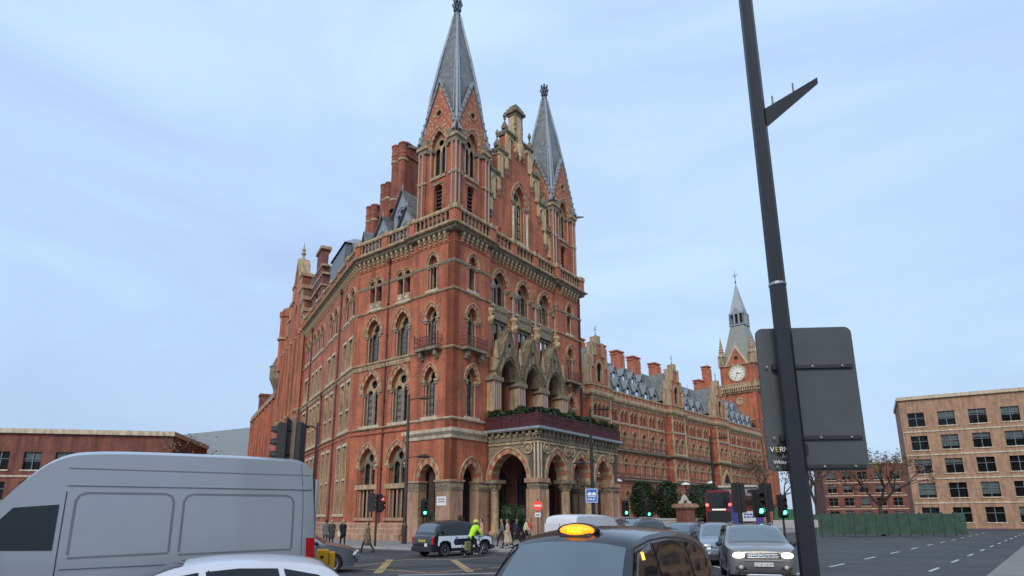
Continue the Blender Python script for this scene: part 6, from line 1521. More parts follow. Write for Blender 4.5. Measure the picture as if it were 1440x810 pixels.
TX = [(2.2, .28), (2.27, .42), (2.27, .62), (2.2, .78), (2.06, .92), (1.6, 1.02), (1.15, 1.08), (1.0, 1.11), (.78, 1.36), (.54, 1.6), (.34, 1.70), (.0, 1.75), (-.5, 1.765), (-1.1, 1.74), (-1.5, 1.68), (-1.76, 1.58), (-1.94, 1.36), (-2.06, 1.08), (-2.2, .96), (-2.26, .75), (-2.27, .5), (-2.22, .32)]
def taxi(P, rz, label, paint, lower=None, sign=True, screen='screen_glass', plate='LV11 KDU'):
    c = Car('taxi', P, rz, label, TX, .88, 1.08, 1.76, .17, (1.43, -1.45), .335, paint, 'taxi', 'london black cabs', (.72, .12, .09), .075, 1.24)
    c.put_wheels('rim_grey', 12)
    c.across('windscreen', .50, 1.03, screen, .88, zmin=1.0); c.across('rear_window', -2.04, -1.72, screen, .80, zmin=1.1)
    for poly in ([(.98, 1.10), (.56, 1.58), (.08, 1.655), (.08, 1.09)], [(0, 1.09), (0, 1.66), (-.5, 1.675), (-.98, 1.655), (-1.02, 1.10)], [(-1.10, 1.10), (-1.06, 1.645), (-1.45, 1.59), (-1.66, 1.50), (-1.86, 1.14)]):
        c.side('side_window', poly, 'window_dark')
    c.seam([(1.0, 1.06), (.92, .55), (.86, .36)]); c.seam([(.04, 1.68), (.04, .36)]); c.seam([(-1.05, 1.66), (-1.05, .9), (-1.12, .62)]); c.seam([(1.0, .36), (-1.0, .36)], .05, m_='trim', name='sill_trim')
    c.seam([(.98, 1.13), (.56, 1.62), (.05, 1.69), (-.5, 1.71), (-1.06, 1.68), (-1.46, 1.62), (-1.7, 1.52), (-1.9, 1.12)], .022, m_='trim', name='window_trim')
    if lower:
        c.side('livery_panel', [(2.0, .52), (1.98, .88), (1.2, 1.03), (-1.9, 1.03), (-1.95, .60), (-1.86, .52), (-1.82, .70), (-1.62, .80), (-1.30, .80), (-1.08, .70), (-1.02, .42), (1.0, .42), (1.05, .68), (1.26, .80), (1.6, .80), (1.8, .7), (1.86, .52)], lower, .005)
    c.box('bumper', 2.1, 2.34, -.78, .78, .28, .50, 'trim', .06); c.box('bumper', -2.36, -2.12, -.80, .80, .28, .52, 'trim', .06)
    c.box('grille', 2.2, 2.29, -.36, .36, .56, .82, 'chrome', .03)
    for s in (-1, 1):
        m = MB(); m.lathe(0, 0, [(.02, .04), (.1, .03), (.12, -.03), (.1, -.1)], 14); m.build('headlight', lampoff, c.t, T(2.23, s * .6, .72) @ Matrix.Rotation(R(80), 4, 'Y'))
        c.box('tail_light', -2.26, -2.16, s * .78 - .07, s * .78 + .07, .62, 1.0, tailm, .03)
    c.mirrors(.86, 1.06, 'black' if paint is not None else 'trim', .24, .2)
    c.plate_(-2.275, .80, plate, False, 'plate_y'); c.plate_(2.36, .42, plate)
    m = MB(); m.box(-2.29, -2.275, -.42, -.22, .5, .68); m.build('licence_plate', 'plate_w', c.t)
    if sign:
        c.box('sign_base', .2, .46, -.22, .22, 1.72, 1.775, 'black', .04)
        m = MB(); m.lathe(0, 0, [(.01, -.075), (.5, -.07), (.85, -.045), (1.0, 0), (.85, .045), (.5, .07), (.01, .075)], 24)
        so = m.build('taxi_sign', mat('sign_amber', (.8, .22, .01), .3, emit=(1, .23, .004), estr=1.7, var=.25, scale=5), c.t, T(.40, 0, 1.80) @ Matrix.Rotation(R(90), 4, 'Y') @ Matrix.Diagonal((.07, .225, 1, 1)), smooth=True)
        m = MB(); m.lathe(0, 0, [(1.0, -.06), (1.1, -.05), (1.14, 0), (1.1, .03), (1.0, .03)], 28); m.build('sign_rim', 'black', c.t, T(.365, 0, 1.80) @ Matrix.Rotation(R(90), 4, 'Y') @ Matrix.Diagonal((.075, .235, 1, 1)), smooth=True)
        text('TAXI', .09, T(.478, 0, 1.772) @ RZ(R(90)), c.t, mat('sign_letters', (.6, .3, .02), .4, emit=(1, .55, .03), estr=2.2))
    return c
# near black cab with its sign lit
cabp = paintm('cab_black', (.012, .014, .02), .22)
c = taxi((.98, 7.7, 0), R(-90 - 34), 'black london cab close by with its orange roof sign lit', cabp, plate='LX13 FVB'); c.t.scale = (1.02,) * 3
# cab: window rubber and small lights seen in the glass
m = MB(); m.box(-.5, -.42, .0, 0.02, 0, .01)
c.side('door_frame', [(.90, 1.12), (.80, 1.24), (.52, 1.57), (.10, 1.66), (.10, 1.60), (.50, 1.52), (.76, 1.22), (.86, 1.10)], mat('frame_gloss', (.10, .105, .115), .3, coat=.6), .011, (1,))
c.side('interior_lamp', [(.42, 1.50), (.42, 1.58), (.35, 1.58), (.35, 1.50)], mat('cab_lamp', (.9, .5, .05), .3, emit=(1, .5, .03), estr=2.5), .012, (1,))
c.across('sticker', .56, .70, mat('sticker_cyan', (.12, .45, .55), .4, var=.3, scale=6, c2=(.4, .55, .6)), .0) if False else None

# cab with white livery and the cyclist alongside
c2 = taxi((-3.15, 34.0, 0), math.atan2(.74, .67), 'black london cab with pale blue white advert sides waiting by the corner', paintm('cab_black2', (.014, .016, .022), .25), paintm('livery_white', (.80, .86, .95), .35), sign=False, plate='LC58 OJT')
for (pts, wd) in (([(-.75, .95), (-.6, .95)], .04), ([(-.66, .95), (-.66, .85)], .04), ([(-.75, .76), (-.58, .76)], .018), ([(-.75, .68), (-.6, .68)], .018), ([(.35, .9), (.62, .6), (.5, .5)], .02), ([(.5, .95), (.75, .75), (1.0, .9)], .02), ([(.1, .55), (.35, .7), (.2, .85)], .025), ([(.05, .9), (.1, .6)], .02)):
    c2.seam(pts, wd, m_='print_blue', name='livery_print', off=.009)

HATCH = [(2.05, .24), (2.13, .42), (2.12, .6), (2.0, .76), (1.7, .87), (1.25, .96), (1.0, 1.0), (.7, 1.18), (.3, 1.37), (-.05, 1.44), (-.5, 1.465), (-1.1, 1.44), (-1.55, 1.36), (-1.85, 1.12), (-2.02, .98), (-2.1, .8), (-2.12, .5), (-2.05, .3)]
def hatch(name, P, rz, label, paint, lights=False, scale=1.0, plate='', group=None, top=HATCH, W=.88, belt=.95, roof=1.46, tum=.2, rw=.32, screen='screen_glass'):
    c = Car(name, P, rz, label, top, W, belt, roof, tum, (1.3, -1.28), rw, paint, 'car', group, (.7, .13, .1), .05, 1.2, scale=scale)
    c.put_wheels('rim_grey', 10)
    xs = [p for p in top if p[1] > belt]
    c.across('windscreen', .12, .98, screen, .87, zmin=1.0); c.across('rear_window', -1.88, -1.52, screen, .8, zmin=1.05)
    for poly in ([(.82, 1.02), (.3, 1.30), (-.05, 1.36), (-.12, 1.0)], [(-.2, 1.0), (-.13, 1.365), (-.5, 1.39), (-.95, 1.375), (-1.05, 1.02)], [(-1.12, 1.03), (-1.02, 1.37), (-1.45, 1.28), (-1.68, 1.10)]): c.side('side_window', poly, 'window_dark')
    c.seam([(.9, .98), (.85, .5), (.8, .34)]); c.seam([(-.16, 1.38), (-.16, .34)]); c.seam([(-1.08, 1.0), (-1.02, .7)]); c.seam([(1.95, .8), (1.2, .93), (.9, .97)], .01); c.seam([(.7, .78), (-1.9, .84)], .012, m_='trim')
    c.box('door_handle', -.55, -.35, c.Y(-.45, .84) - .01, c.Y(-.45, .84) + .025, .83, .86, paint, .01); c.box('door_handle', -.55, -.35, -c.Y(-.45, .84) - .025, -c.Y(-.45, .84) + .01, .83, .86, paint, .01)
    for s in (-1, 1):
        y0 = s * .62; m = MB(); m.lathe(0, 0, [(.02, .06), (.7, .05), (1, -.02), (.9, -.12)], 14); m.build('headlight', lampon if lights else lampoff, c.t, T(2.09, y0, .66) @ Matrix.Rotation(R(70), 4, 'Y') @ Matrix.Diagonal((.10, .17, 1, 1)))
        c.box('tail_light', -2.11, -1.97, s * .72 - .1, s * .72 + .1, .72, .96, tailm, .03)
    c.box('grille', 2.06, 2.14, -.5, .5, .34, .46, 'trim'); c.box('grille', 2.06, 2.145, -.4, .4, .58, .66, 'trim')
    c.mirrors(.72, 1.0, 'trim', .18, .13)
    if plate: c.plate_(2.155, .5, plate); c.plate_(-2.14, .62, plate, False, 'plate_y')
    return c
hatch('hatchback', (-8.15, 24.0, 0), R(11), 'grey hatchback car emerging behind the van with its front wheel in view', paintm('paint_grey', (.10, .115, .14), .3, .3), scale=1.02, plate='LJ14 XWE')
hatch('hatchback', (-4.15, 8.3, 0), R(180 + 25), 'white car close by with only its roofline and dark windows showing', paintm('paint_white', (.62, .66, .75), .3), scale=1.0)
MPV = [(2.1, .25), (2.2, .45), (2.19, .7), (2.05, .86), (1.75, .95), (1.35, 1.04), (1.1, 1.08), (.75, 1.30), (.32, 1.53), (-.1, 1.61), (-.8, 1.645), (-1.4, 1.62), (-1.8, 1.55), (-2.0, 1.3), (-2.12, 1.05), (-2.2, .8), (-2.2, .5), (-2.1, .3)]
def suv(name, P, rz, label, paint, lights, plate, top=MPV, W=.91, belt=1.05, roof=1.64, rw=.34, lr=False):
    c = Car(name, P, rz, label, top, W, belt, roof, .2, (1.38, -1.35), rw, paint, 'car', None, (.7, .12, .09), .06, 1.2, sill=.3)
    c.put_wheels('rim_grey', 10)
    c.across('windscreen', .22, 1.12, 'screen_pale', .88, zmin=1.1, off=.01)
    for poly in ([(.9, 1.12), (.34, 1.46), (-.1, 1.53), (-.14, 1.1)], [(-.22, 1.1), (-.18, 1.535), (-.95, 1.55), (-1.05, 1.12)], [(-1.13, 1.12), (-1.03, 1.55), (-1.7, 1.48), (-1.85, 1.18)]): c.side('side_window', poly, 'window_dark')
    c.seam([(.95, 1.05), (.88, .4)]); c.seam([(-.18, 1.54), (-.18, .4)])
    for s in (-1, 1):
        m = MB(); m.lathe(0, 0, [(.02, .07), (.7, .055), (1, -.03), (.9, -.15)], 14)
        m.build('headlight', lampon if lights else lampoff, c.t, T(2.215 if lr else 2.17, s * .66, .86 if lr else .8) @ Matrix.Rotation(R(75), 4, 'Y') @ Matrix.Diagonal((.09, .18, 1, 1)))
        c.box('fog_lamp', 2.06, 2.2, s * .62 - .16, s * .62 + .16, .46, .58, 'trim', .05); m = MB(); m.lathe(0, 0, [(.02, .02), (.06, .0), (.06, -.06)], 10); m.build('fog_lens', lampoff, c.t, T(2.205, s * .62, .52) @ Matrix.Rotation(R(90), 4, 'Y'))
        c.box('roof_rail', -1.6, -.05, s * .62 - .02, s * .62 + .02, c.roof + .05, c.roof + .085, 'chrome', .015)
    if lr:
        c.box('grille', 2.14, 2.235, -.5, .5, .76, .93, 'trim', .03)
        for z in (.785, .835, .885): c.box('grille_bar', 2.2, 2.25, -.46, .46, z - .008, z + .014, 'chrome', .01)
        c.box('bumper_trim', 2.12, 2.26, -.7, .7, .3, .44, 'trim', .04); c.box('skid_plate', 2.18, 2.275, -.5, .5, .27, .33, 'chrome', .02); c.box('bumper_bar', 2.17, 2.25, -.52, .52, .69, .735, paint, .02)
    else:
        c.box('grille', 2.14, 2.215, -.55, .55, .70, .78, 'trim', .02); c.box('grille_bar', 2.19, 2.225, -.52, .52, .735, .75, 'chrome', .01); c.box('bumper_trim', 2.12, 2.225, -.72, .72, .32, .48, 'trim', .04)
        m = MB(); m.lathe(0, 0, [(.01, .02), (.075, .015), (.085, -.01)], 16); m.build('badge', 'chrome', c.t, T(2.225, 0, .77) @ Matrix.Rotation(R(90), 4, 'Y'))
    c.mirrors(.78, 1.06, 'trim', .2, .17)
    c.plate_(2.245 if lr else 2.24, .6, plate)
    c.across('bonnet_seam', 1.1, 1.16, 'trim', .9)
    return c
LRT = [(2.1, .3), (2.2, .5), (2.22, .8), (2.14, .98), (1.8, 1.06), (1.35, 1.12), (1.1, 1.15), (.75, 1.36), (.36, 1.57), (-.05, 1.645), (-.8, 1.665), (-1.5, 1.64), (-1.85, 1.56), (-2.05, 1.3), (-2.15, 1.05), (-2.22, .8), (-2.22, .5), (-2.15, .32)]
d = math.atan2
P = at(1060, 790, 20.6); suv('suv', (P.x, P.y, 0), R(-90 - 14), 'grey brown suv with bright headlights on, waiting in the near lane', paintm('paint_bronze', (.22, .215, .205), .3, .3), True, 'LC18 UAW', LRT, .95, 1.12, 1.67, .37, True)
P = at(1013, 780, 27.5); suv('people_carrier', (P.x, P.y, 0), R(-90 - 13), 'blue grey people carrier waiting just behind the suv', paintm('paint_blue', (.22, .27, .33), .3, .3), False, 'WN17 OFJ')
VAN = [(2.85, .36), (2.95, .55), (2.93, .9), (2.8, 1.1), (2.4, 1.28), (2.15, 1.42), (1.75, 2.0), (1.42, 2.45), (1.05, 2.78), (.5, 2.9), (-1.0, 2.93), (-2.4, 2.92), (-2.72, 2.88), (-2.86, 2.72), (-2.92, 2.2), (-2.98, 1.3), (-3.0, .8), (-2.98, .45)]
def van(name, P, rz, label, paint, scale=1.0, detail=True, W=1.0):
    c = Car(name, P, rz, label, VAN, W, 1.35, 2.9, .14, (1.95, -1.75), .36, paint, 'van', None, (.86, .1, .03), .10, 1.2, sill=.36, scale=scale)
    c.put_wheels('rim_dark', 8)
    c.across('windscreen', 1.40, 2.12, 'screen_glass', .9, zmin=1.35)
    c.side('side_window', [(1.95, 1.45), (1.5, 2.05), (.95, 2.1), (.95, 1.42)], 'window_dark')
    c.seam([(.88, 2.3), (.88, .5)]); c.seam([(1.9, .5), (1.96, 1.3)])
    if detail:
        for (x0, x1) in ((-2.55, -.75), (-.6, .75)):
            r_ = .13; pts = [(x0, 1.35), (x0, 2.28 - r_), (x0 + r_ * .3, 2.28 - r_ * .3), (x0 + r_, 2.28), (x1 - r_, 2.28), (x1 - r_ * .3, 2.28 - r_ * .3), (x1, 2.28 - r_), (x1, 1.35)]
            c.seam(pts, .035, m_=mat('van_recess', (.14, .155, .17), .5), off=.004); c.seam([(x0, 1.33), (x1, 1.30)], .03, m_='van_recess', off=.004)
        c.seam([(-2.86, 2.42), (.9, 2.42)], .05, m_=paint, off=.022, name='roof_rib'); c.seam([(-2.84, 2.66), (.9, 2.66)], .018, m_='van_recess', off=.004)
        c.seam([(-2.9, 1.2), (.85, 1.17)], .05, m_=paint, off=.022, name='side_rib'); c.seam([(-2.66, 2.86), (-2.72, 2.2), (-2.74, .55)], .016, m_='van_recess')
        c.seam([(-2.9, .62), (1.4, .62)], .16, m_='trim', off=.02, name='side_trim')
    if detail:
        y_ = c.Y(-1.45, 1.1); c.box('door_handle', -1.56, -1.36, y_ - .01, y_ + .035, 1.06, 1.13, 'trim', .02); c.seam([(-2.3, 1.02), (-2.05, 1.02), (-2.05, .8), (-2.3, .8), (-2.3, 1.02)], .012, (1,), m_='van_recess', name='fuel_flap')
    c.side('tail_light', [(-2.985, .98), (-2.965, 1.52), (-2.80, 1.52), (-2.82, .98)], tailm, .03)
    c.side('indicator', [(-2.97, 1.06), (-2.965, 1.16), (-2.88, 1.16), (-2.885, 1.06)], mat('lamp_white', (.75, .6, .55), .25, coat=.5), .036)
    for s in (-1, 1):
        m = MB(); m.lathe(0, 0, [(.02, .06), (.7, .05), (1, -.02)], 12); m.build('headlight', lampoff, c.t, T(2.9, s * .72, .98) @ Matrix.Rotation(R(80), 4, 'Y') @ Matrix.Diagonal((.16, .16, 1, 1)))
    c.box('bumper', 2.75, 3.0, -.9, .9, .36, .62, 'trim', .06); c.box('bumper', -3.08, -2.85, -.92, .92, .42, .62, 'trim', .05); c.mirrors(1.95, 1.5, 'trim', .22, .36)
    c.box('rear_door', -3.005, -2.95, -.88, .88, .7, 2.6, paint, .02)
    m = MB(); m.box(-3.012, -3.004, -.01, .01, .7, 2.6); m.build('seam', 'black', c.t)
    return c
P = at(427, 790, 12.3); hd = R(180 + 33)
dv = Vector((math.cos(hd), math.sin(hd), 0)); nv = Vector((-dv.y, dv.x, 0))
ctr = P + dv * 2.98 - nv * .98; ctr.z = 0
van('panel_van', ctr, hd, 'tall grey panel van beside the white car, its red tail light showing', paintm('paint_van', (.28, .31, .35), .32, coat=.5), 1.06)
P = at(798, 735, 21); van('panel_van', (P.x + .9, P.y + 1.2, 0), R(90 - 36), 'small white van whose roof shows behind the near black cab', paintm('paint_whitevan', (.62, .63, .65), .4, coat=.3), .68, False)
P = at(880, 735, 27); suv('people_carrier', (P.x, P.y, 0), R(-90 - 38), 'dark people carrier with roof bars hidden behind the near black cab', paintm('paint_dark', (.03, .032, .036), .3), False, 'EA15 KTM').t.scale = (1.15, 1.0, 1.13)
P = at(958, 742, 33); hatch('hatchback', (P.x, P.y, 0), R(-90 - 38), 'black hatchback queueing behind the near cab by the gate pier', paintm('paint_black', (.02, .02, .024), .3), scale=1.1)
P = at(986, 742, 36); c = hatch('hatchback', (P.x, P.y, 0), R(90 - 40), 'red hatchback seen past the people carrier bonnet', paintm('paint_red', (.45, .015, .02), .3), scale=1.05)
P = at(997, 745, 42); hatch('hatchback', (P.x + .3, P.y, 0), R(90 - 40), 'dark blue hatchback beside the red car', paintm('paint_navy', (.03, .045, .09), .3))
# ================================================================== people
def cap(m, p0, r0, p1, r1, n=8):
    p0 = Vector(p0); p1 = Vector(p1); d = p1 - p0; L_ = d.length
    d = d / L_ if L_ > 1e-6 else Vector((0, 0, 1)); a = Vector((0, 0, 1)) if abs(d.z) < .9 else Vector((1, 0, 0)); x = d.cross(a).normalized(); y = d.cross(x)
    rings = [(p0 - d * r0 * math.sin(t), r0 * math.cos(t)) for t in (PI/2*.98, PI/4)] + [(p0, r0), (p1, r1)] + [(p1 + d * r1 * math.sin(t), r1 * math.cos(t)) for t in (PI/4, PI/2*.98)]
    vs = [c + (x*math.cos(2*PI*k/n) + y*math.sin(2*PI*k/n)) * r for c, r in rings for k in range(n)]
    fs = [(j*n + k, j*n + (k+1) % n, (j+1)*n + (k+1) % n, (j+1)*n + k) for j in range(len(rings)-1) for k in range(n)] + [tuple(reversed(range(n))), tuple(range((len(rings)-1)*n, len(rings)*n))]
    m.add(vs, fs)
HANDM = None
def hand_mesh():
    global HANDM
    if HANDM: return HANDM
    m = MB(); rbox(m, -.02, .02, -.04, .04, -.09, 0, .015)
    for k, (y, ln) in enumerate(((-.032, .062), (-.011, .072), (.011, .068), (.032, .054))):
        m.chain([(0, y, -.085), (.006, y, -.085 - ln * .5), (.022, y, -.085 - ln)], [.0095, .009, .007], 5)
    m.chain([(.0, -.04, -.03), (.012, -.066, -.055), (.02, -.07, -.085)], [.011, .010, .008], 5)
    HANDM = m.mesh('hand', [mat('skin', (.42, .25, .18), .6)]); return HANDM
def person(P, rz, label, segs, mats, hair='hair_dark', head=(0, 0, 1.58), name='person', group=None, wrists=(), long_hair=False, hat=None, face=True, extra=None):
    t = empty(name, P, rz, label, 'person', group)
    m = MB()
    hx, hy, hz = head
    S = list(segs) + [((hx - .005, hy, hz - .17), .055, (hx, hy, hz - .08), .058, 'skin'), ((hx + .005, hy, hz - .05), .082, (hx - .005, hy, hz + .045), .098, 'skin'), ((hx + .085, hy, hz - .03), .016, (hx + .1, hy, hz - .035), .018, 'skin')]
    S += [((hx - .025, hy, hz + .045), .102, (hx - .04, hy, hz + .01), .098, 'hair')]
    if long_hair: S += [((hx - .075, hy, hz), .085, (hx - .10, hy, hz - .2), .07, 'hair')]
    for s in (-1, 1): S += [((hx - .01, hy + s * .095, hz - .02), .02, (hx - .012, hy + s * .097, hz + .015), .022, 'skin')]
    for (a, ra, b, rb, k) in S: cap(m, a, ra, b, rb)
    me = m.mesh('raw', []); tmp = bpy.data.objects.new('raw', me); COL.objects.link(tmp)
    md = tmp.modifiers.new('r', 'REMESH'); md.mode = 'VOXEL'; md.voxel_size = .02
    sm = tmp.modifiers.new('s', 'SMOOTH'); sm.iterations = 2; sm.factor = .5
    dg = bpy.context.evaluated_depsgraph_get(); body = bpy.data.meshes.new_from_object(tmp.evaluated_get(dg)); bpy.data.objects.remove(tmp)
    names = list(mats.keys()) + ['skin', 'hair']; body.materials.clear()
    for k in names: body.materials.append(mats[k] if k in mats else MATS['skin'] if k == 'skin' else MATS[hair])
    SV = [(Vector(a), ra, Vector(b), rb, names.index(k)) for a, ra, b, rb, k in S]
    for p in body.polygons:
        c = p.center; best = 9; bi = 0
        for a, ra, b, rb, k in SV:
            d = b - a; L2 = d.length_squared; f = max(0, min(1, (c - a).dot(d) / L2)) if L2 else 0
            q = (c - (a + d * f)).length - (ra + (rb - ra) * f)
            if q < best: best = q; bi = k
        p.material_index = bi; p.use_smooth = True
    body.name = 'body'; obj('body', body, t)
    if face:
        e = MB()
        for s in (-1, 1): cap(e, (hx + .085, hy + s * .034, hz), .011, (hx + .088, hy + s * .034, hz), .011, 6)
        e.build('eyes', 'ink', t); e = MB(); cap(e, (hx + .085, hy - .02, hz - .075), .009, (hx + .085, hy + .02, hz - .075), .009, 6); e.build('mouth', mat('lips', (.35, .12, .1), .6), t)
    for (w_, rot) in wrists: obj('hand', hand_mesh(), t, T(*w_) @ rot)
    return t
mat('skin', (.42, .25, .18), .6); mat('hair_dark', (.02, .014, .01), .6); mat('hair_brown', (.07, .04, .022), .6)
def cloth(n, c): return mat('cloth_' + n, c, .9, var=.2, scale=14, bump=.3, bscale=40)
def walker(P, rz, label, top, legs, shoe, stride=.32, coat=0, skirt=None, hair='hair_dark', long_hair=False, h=1.0, arms=.18, group=None, bag=None, scarf=None):
    """coat: how far the coat reaches below the hip"""
    top_, leg_, sh_ = cloth(*top), cloth(*legs), cloth(*shoe); S = []
    for s, f in ((1, 1), (-1, -1)):
        y = s * .09; kx = f * stride * .55 + .05; ax = f * stride; az = .10 if f < 0 else .07
        S += [((0, y, .90), .095, (kx, y, .50), .068, 'leg'), ((kx, y, .50), .066, (ax - (.06 if f < 0 else 0), y, az), .045, 'leg'), ((ax - .05, y, .045), .04, (ax + .14, y, .04), .035, 'shoe')]
    S += [((0, 0, .93), .13, (0, 0, 1.12), .125, 'top'), ((0, -.04, 1.12), .12, (0, -.06, 1.33), .125, 'top'), ((0, .04, 1.12), .12, (0, .06, 1.33), .125, 'top'), ((0, -.14, 1.38), .07, (0, .14, 1.38), .07, 'top'), ((0, 0, 1.38), .07, (.0, 0, 1.45), .06, 'top')]
    if coat:
        for s in (-1, 1): S += [((0, s * .05, .98), .14, (s * .03, s * .09, .98 - coat), .15, 'top')]
        S += [((.03, 0, .98), .13, (.06, 0, .98 - coat), .15, 'top'), ((-.03, 0, .98), .13, (-.08, 0, .98 - coat), .15, 'top')]
    M = {'top': top_, 'leg': leg_, 'shoe': sh_}
    if skirt:
        M['skirt'] = cloth(*skirt[:2]); ln = skirt[2]
        for a in range(6): an = a * PI / 3; S += [((.05 * math.cos(an), .05 * math.sin(an), .98), .12, (.17 * math.cos(an), .15 * math.sin(an), .98 - ln), .13, 'skirt')]
    wr = []
    for s, f in ((1, -1), (-1, 1)):
        ex, ez = f * arms * .6 - .02, 1.12; wx, wz = f * arms + .08, .90
        S += [((0, s * .19, 1.36), .062, (ex, s * .235, ez), .05, 'top'), ((ex, s * .235, ez), .048, (wx, s * .22, wz), .036, 'top')]
        wr.append(((wx, s * .22, wz - .03), RZ(0 if s > 0 else 0)))
    if scarf: M['scarf'] = cloth(*scarf); S += [((0, 0, 1.43), .075, (.03, 0, 1.45), .075, 'scarf')]
    t = person(P, rz, label, S, M, hair, (0.02, 0, 1.60), group=group, wrists=wr, long_hair=long_hair)
    t.scale = (h,) * 3
    if bag:
        b = empty('bag', (0, 0, 0), 0, bag[1], 'bag'); b.location = Vector(P) + Vector((math.cos(rz) * bag[2] - math.sin(rz) * bag[3], math.sin(rz) * bag[2] + math.cos(rz) * bag[3], bag[4]))
        b.rotation_euler = (0, 0, rz); m = MB(); rbox(m, -.15, .15, -.07, .07, -.32, 0, .03); m.build('pouch', cloth(*bag[0]), b); m = MB()
        m.chain([(-.08, 0, -.01), (-.05, 0, .16), (.05, 0, .16), (.08, 0, -.01)], [.01] * 4, 5); m.build('strap', cloth(*bag[0]), b)
    return t
ZP = .12
def gp(x, y, z=ZP): p = gnd(x, y, z); return (p.x, p.y, z)
blk = ('black', (.012, .012, .014)); navy = ('navy', (.02, .024, .04)); wht = ('white', (.6, .6, .58)); khaki = ('khaki', (.16, .115, .06)); beige = ('beige', (.45, .34, .24)); pink = ('pink', (.55, .30, .24)); grey = ('grey', (.13, .13, .14)); red = ('red', (.5, .08, .07)); green = ('olive', (.05, .055, .04)); yel = ('pale', (.6, .56, .36))
G = 'pedestrians'
walker(gp(714, 771), R(165), 'person walking in a pink jacket and long beige skirt by the porch', pink, blk, blk, .3, skirt=(*beige, .62), hair='hair_brown', long_hair=True, group=G)
walker(gp(706, 768), R(175), 'person in grey with a white shoulder bag, walking behind the beige skirt', grey, blk, blk, .3, group=G, bag=(wht, 'white shoulder bag carried by the person in grey', .0, -.32, 1.0))
walker(gp(726, 769), R(10), 'person in dark clothes and white shoes striding beside the pink jacket', navy, navy, wht, .34, group=G)
walker(gp(740, 765), R(5), 'person in a pale yellow top standing by the porch corner pier', yel, blk, blk, .2, group=G)
walker(gp(745.5, 763), R(200), 'person in a coral red jacket beside the pale yellow top', red, grey, blk, .2, group=G)
walker(gp(516, 777, 0), R(185), 'person in a khaki coat crossing the road towards the grey hatchback', khaki, blk, blk, .33, coat=.45, hair='hair_brown', group=G)
walker(gp(481, 768), R(-60), 'person in black carrying a white bag near the side street windows', blk, blk, blk, .2, coat=.3, long_hair=True, group=G, bag=(wht, 'white square bag carried by the person in black', .1, -.28, .95))
walker(gp(465, 767), R(-70), 'person in a dark olive coat walking beside the person in black', green, blk, blk, .22, coat=.4, group=G)
walker(gp(457, 764), R(110), 'person in dark grey walking away up the side street', grey, blk, blk, .22, coat=.3, group=G)
walker(gp(677, 764), R(180), 'person in a coral coat half hidden behind the white taxi bonnet', pink, navy, blk, .2, coat=.4, group=G)
# ---- cyclist and bicycle
hd = math.atan2(.70, .71); P = Vector((-1.98, 32.15, 0))
b = empty('bicycle', P, hd, 'dark bicycle with a green pannier ridden by the cyclist in lime jacket', 'bicycle')
for x in (-.52, .52):
    m = MB()
    for k in range(24):
        a0, a1 = 2*PI*k/24, 2*PI*(k+1)/24; m.tube((x + .33*math.cos(a0), 0, .345 + .33*math.sin(a0)), (x + .33*math.cos(a1), 0, .345 + .33*math.sin(a1)), .02, n=6)
    w_ = m.build('wheel', MATS['tyre'], b); m = MB()
    for k in range(12): a = 2*PI*k/12; m.tube((x, 0, .345), (x + .32*math.cos(a), 0, .345 + .32*math.sin(a)), .004, n=4)
    m.tube((x, -.05, .345), (x, .05, .345), .025); m.build('spokes', 'chrome', w_)
m = MB(); seat = (-.2, 0, .86); bbx = (-.08, 0, .30); hdt = (.36, 0, .84); hdb = (.41, 0, .66)
for a, c, r in ((seat, bbx, .018), (bbx, hdb, .022), ((-.19, 0, .80), hdt, .018), (bbx, (-.52, 0, .345), .012), ((-.19, 0, .78), (-.52, 0, .345), .01), (hdt, hdb, .02), (hdb, (.52, 0, .345), .014)): m.tube(a, c, r)
m.build('frame', 'black', b)
m = MB(); m.chain([(.36, 0, .84), (.35, 0, .98), (.42, 0, 1.0)], [.014] * 3); m.chain([(.38, -.28, 1.02), (.43, -.1, 1.0), (.43, .1, 1.0), (.38, .28, 1.02)], [.013] * 4); m.build('handlebar', 'black', b)
m = MB(); m.chain([(-.36, 0, .95), (-.2, 0, .955), (-.02, 0, .94)], [.07, .055, .025], 8); m.tube((-.2, 0, .86), (-.2, 0, .95), .013); m.build('saddle', 'black', b)
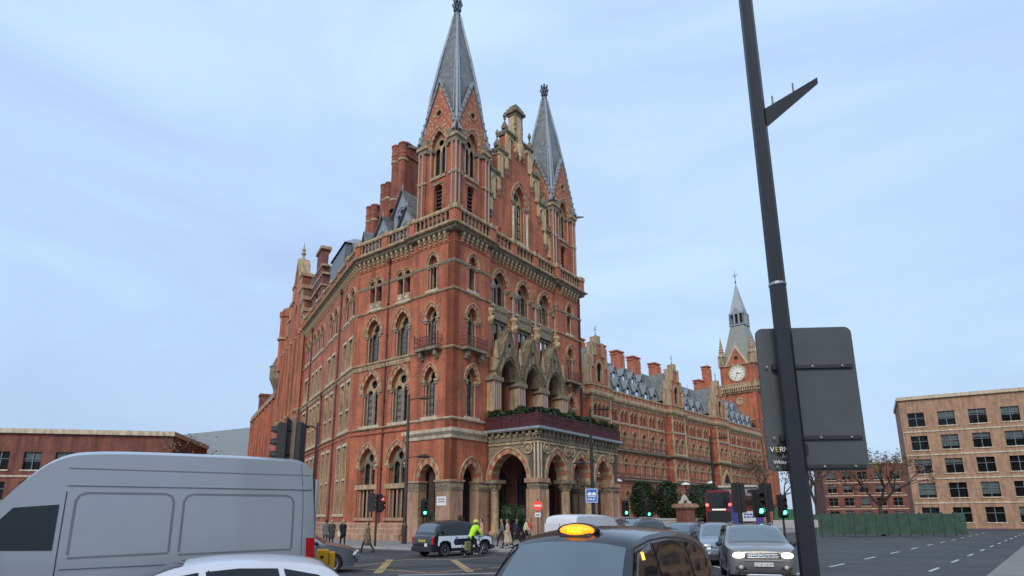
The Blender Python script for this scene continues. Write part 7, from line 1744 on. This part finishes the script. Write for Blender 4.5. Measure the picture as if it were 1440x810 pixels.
m = MB(); m.tube((-.08, -.08, .30), (-.02, -.08, .14), .012); m.box(-.07, .05, -.17, -.08, .12, .15); m.tube((-.08, .08, .30), (-.14, .08, .46), .012); m.box(-.2, -.08, .08, .17, .45, .48); m.lathe(-.08, 0, [(.09, .29), (.09, .31)], 14); m.build('pedals', 'black', b)
m = MB(); rbox(m, -.72, -.38, -.22, -.06, .36, .78, .04); m.build('pannier', cloth('pannier', (.16, .17, .06)), b)
lime = cloth('lime', (.42, .85, .02)); MATS['cloth_lime'].node_tree.nodes['Principled BSDF'].inputs['Emission Color'].default_value = (.35, 1, .02, 1)
S = [((-.2, .09, .98), .11, (.16, .11, .82), .08, 'leg'), ((.16, .11, .82), .075, (-.12, .12, .48), .05, 'leg'), ((-.16, .12, .50), .04, (.02, .12, .49), .035, 'shoe'),
     ((-.2, -.09, .98), .11, (.05, -.12, .56), .078, 'leg'), ((.05, -.12, .56), .07, (-.06, -.13, .19), .05, 'leg'), ((-.1, -.13, .17), .042, (.1, -.13, .155), .036, 'shoe'),
     ((-.22, 0, 1.0), .15, (-.08, 0, 1.26), .15, 'top'), ((-.08, -.05, 1.26), .14, (.06, -.07, 1.46), .13, 'top'), ((-.08, .05, 1.26), .14, (.06, .07, 1.46), .13, 'top'), ((.06, -.15, 1.49), .08, (.06, .15, 1.49), .08, 'top'),
     ((.07, .2, 1.47), .068, (.2, .25, 1.2), .054, 'top'), ((.2, .25, 1.2), .05, (.36, .26, 1.05), .04, 'top'), ((.07, -.2, 1.47), .068, (.2, -.25, 1.2), .054, 'top'), ((.2, -.25, 1.2), .05, (.36, -.26, 1.05), .04, 'top')]
cy = person(P, hd, 'cyclist in a lime hi-vis jacket and helmet riding past the white-sided taxi', S, {'top': lime, 'leg': cloth(*blk), 'shoe': cloth(*wht)}, 'hair_dark', (.14, 0, 1.68), wrists=[((.35, s * .26, 1.07), Matrix.Rotation(R(-70), 4, 'Y')) for s in (-1, 1)])
m = MB(); m.lathe(.11, 0, [(.135, 1.70), (.14, 1.745), (.125, 1.80), (.08, 1.845), (.01, 1.86)], 14); 
hm = m.build('helmet', cloth('helmet', (.55, .62, .12)), cy)
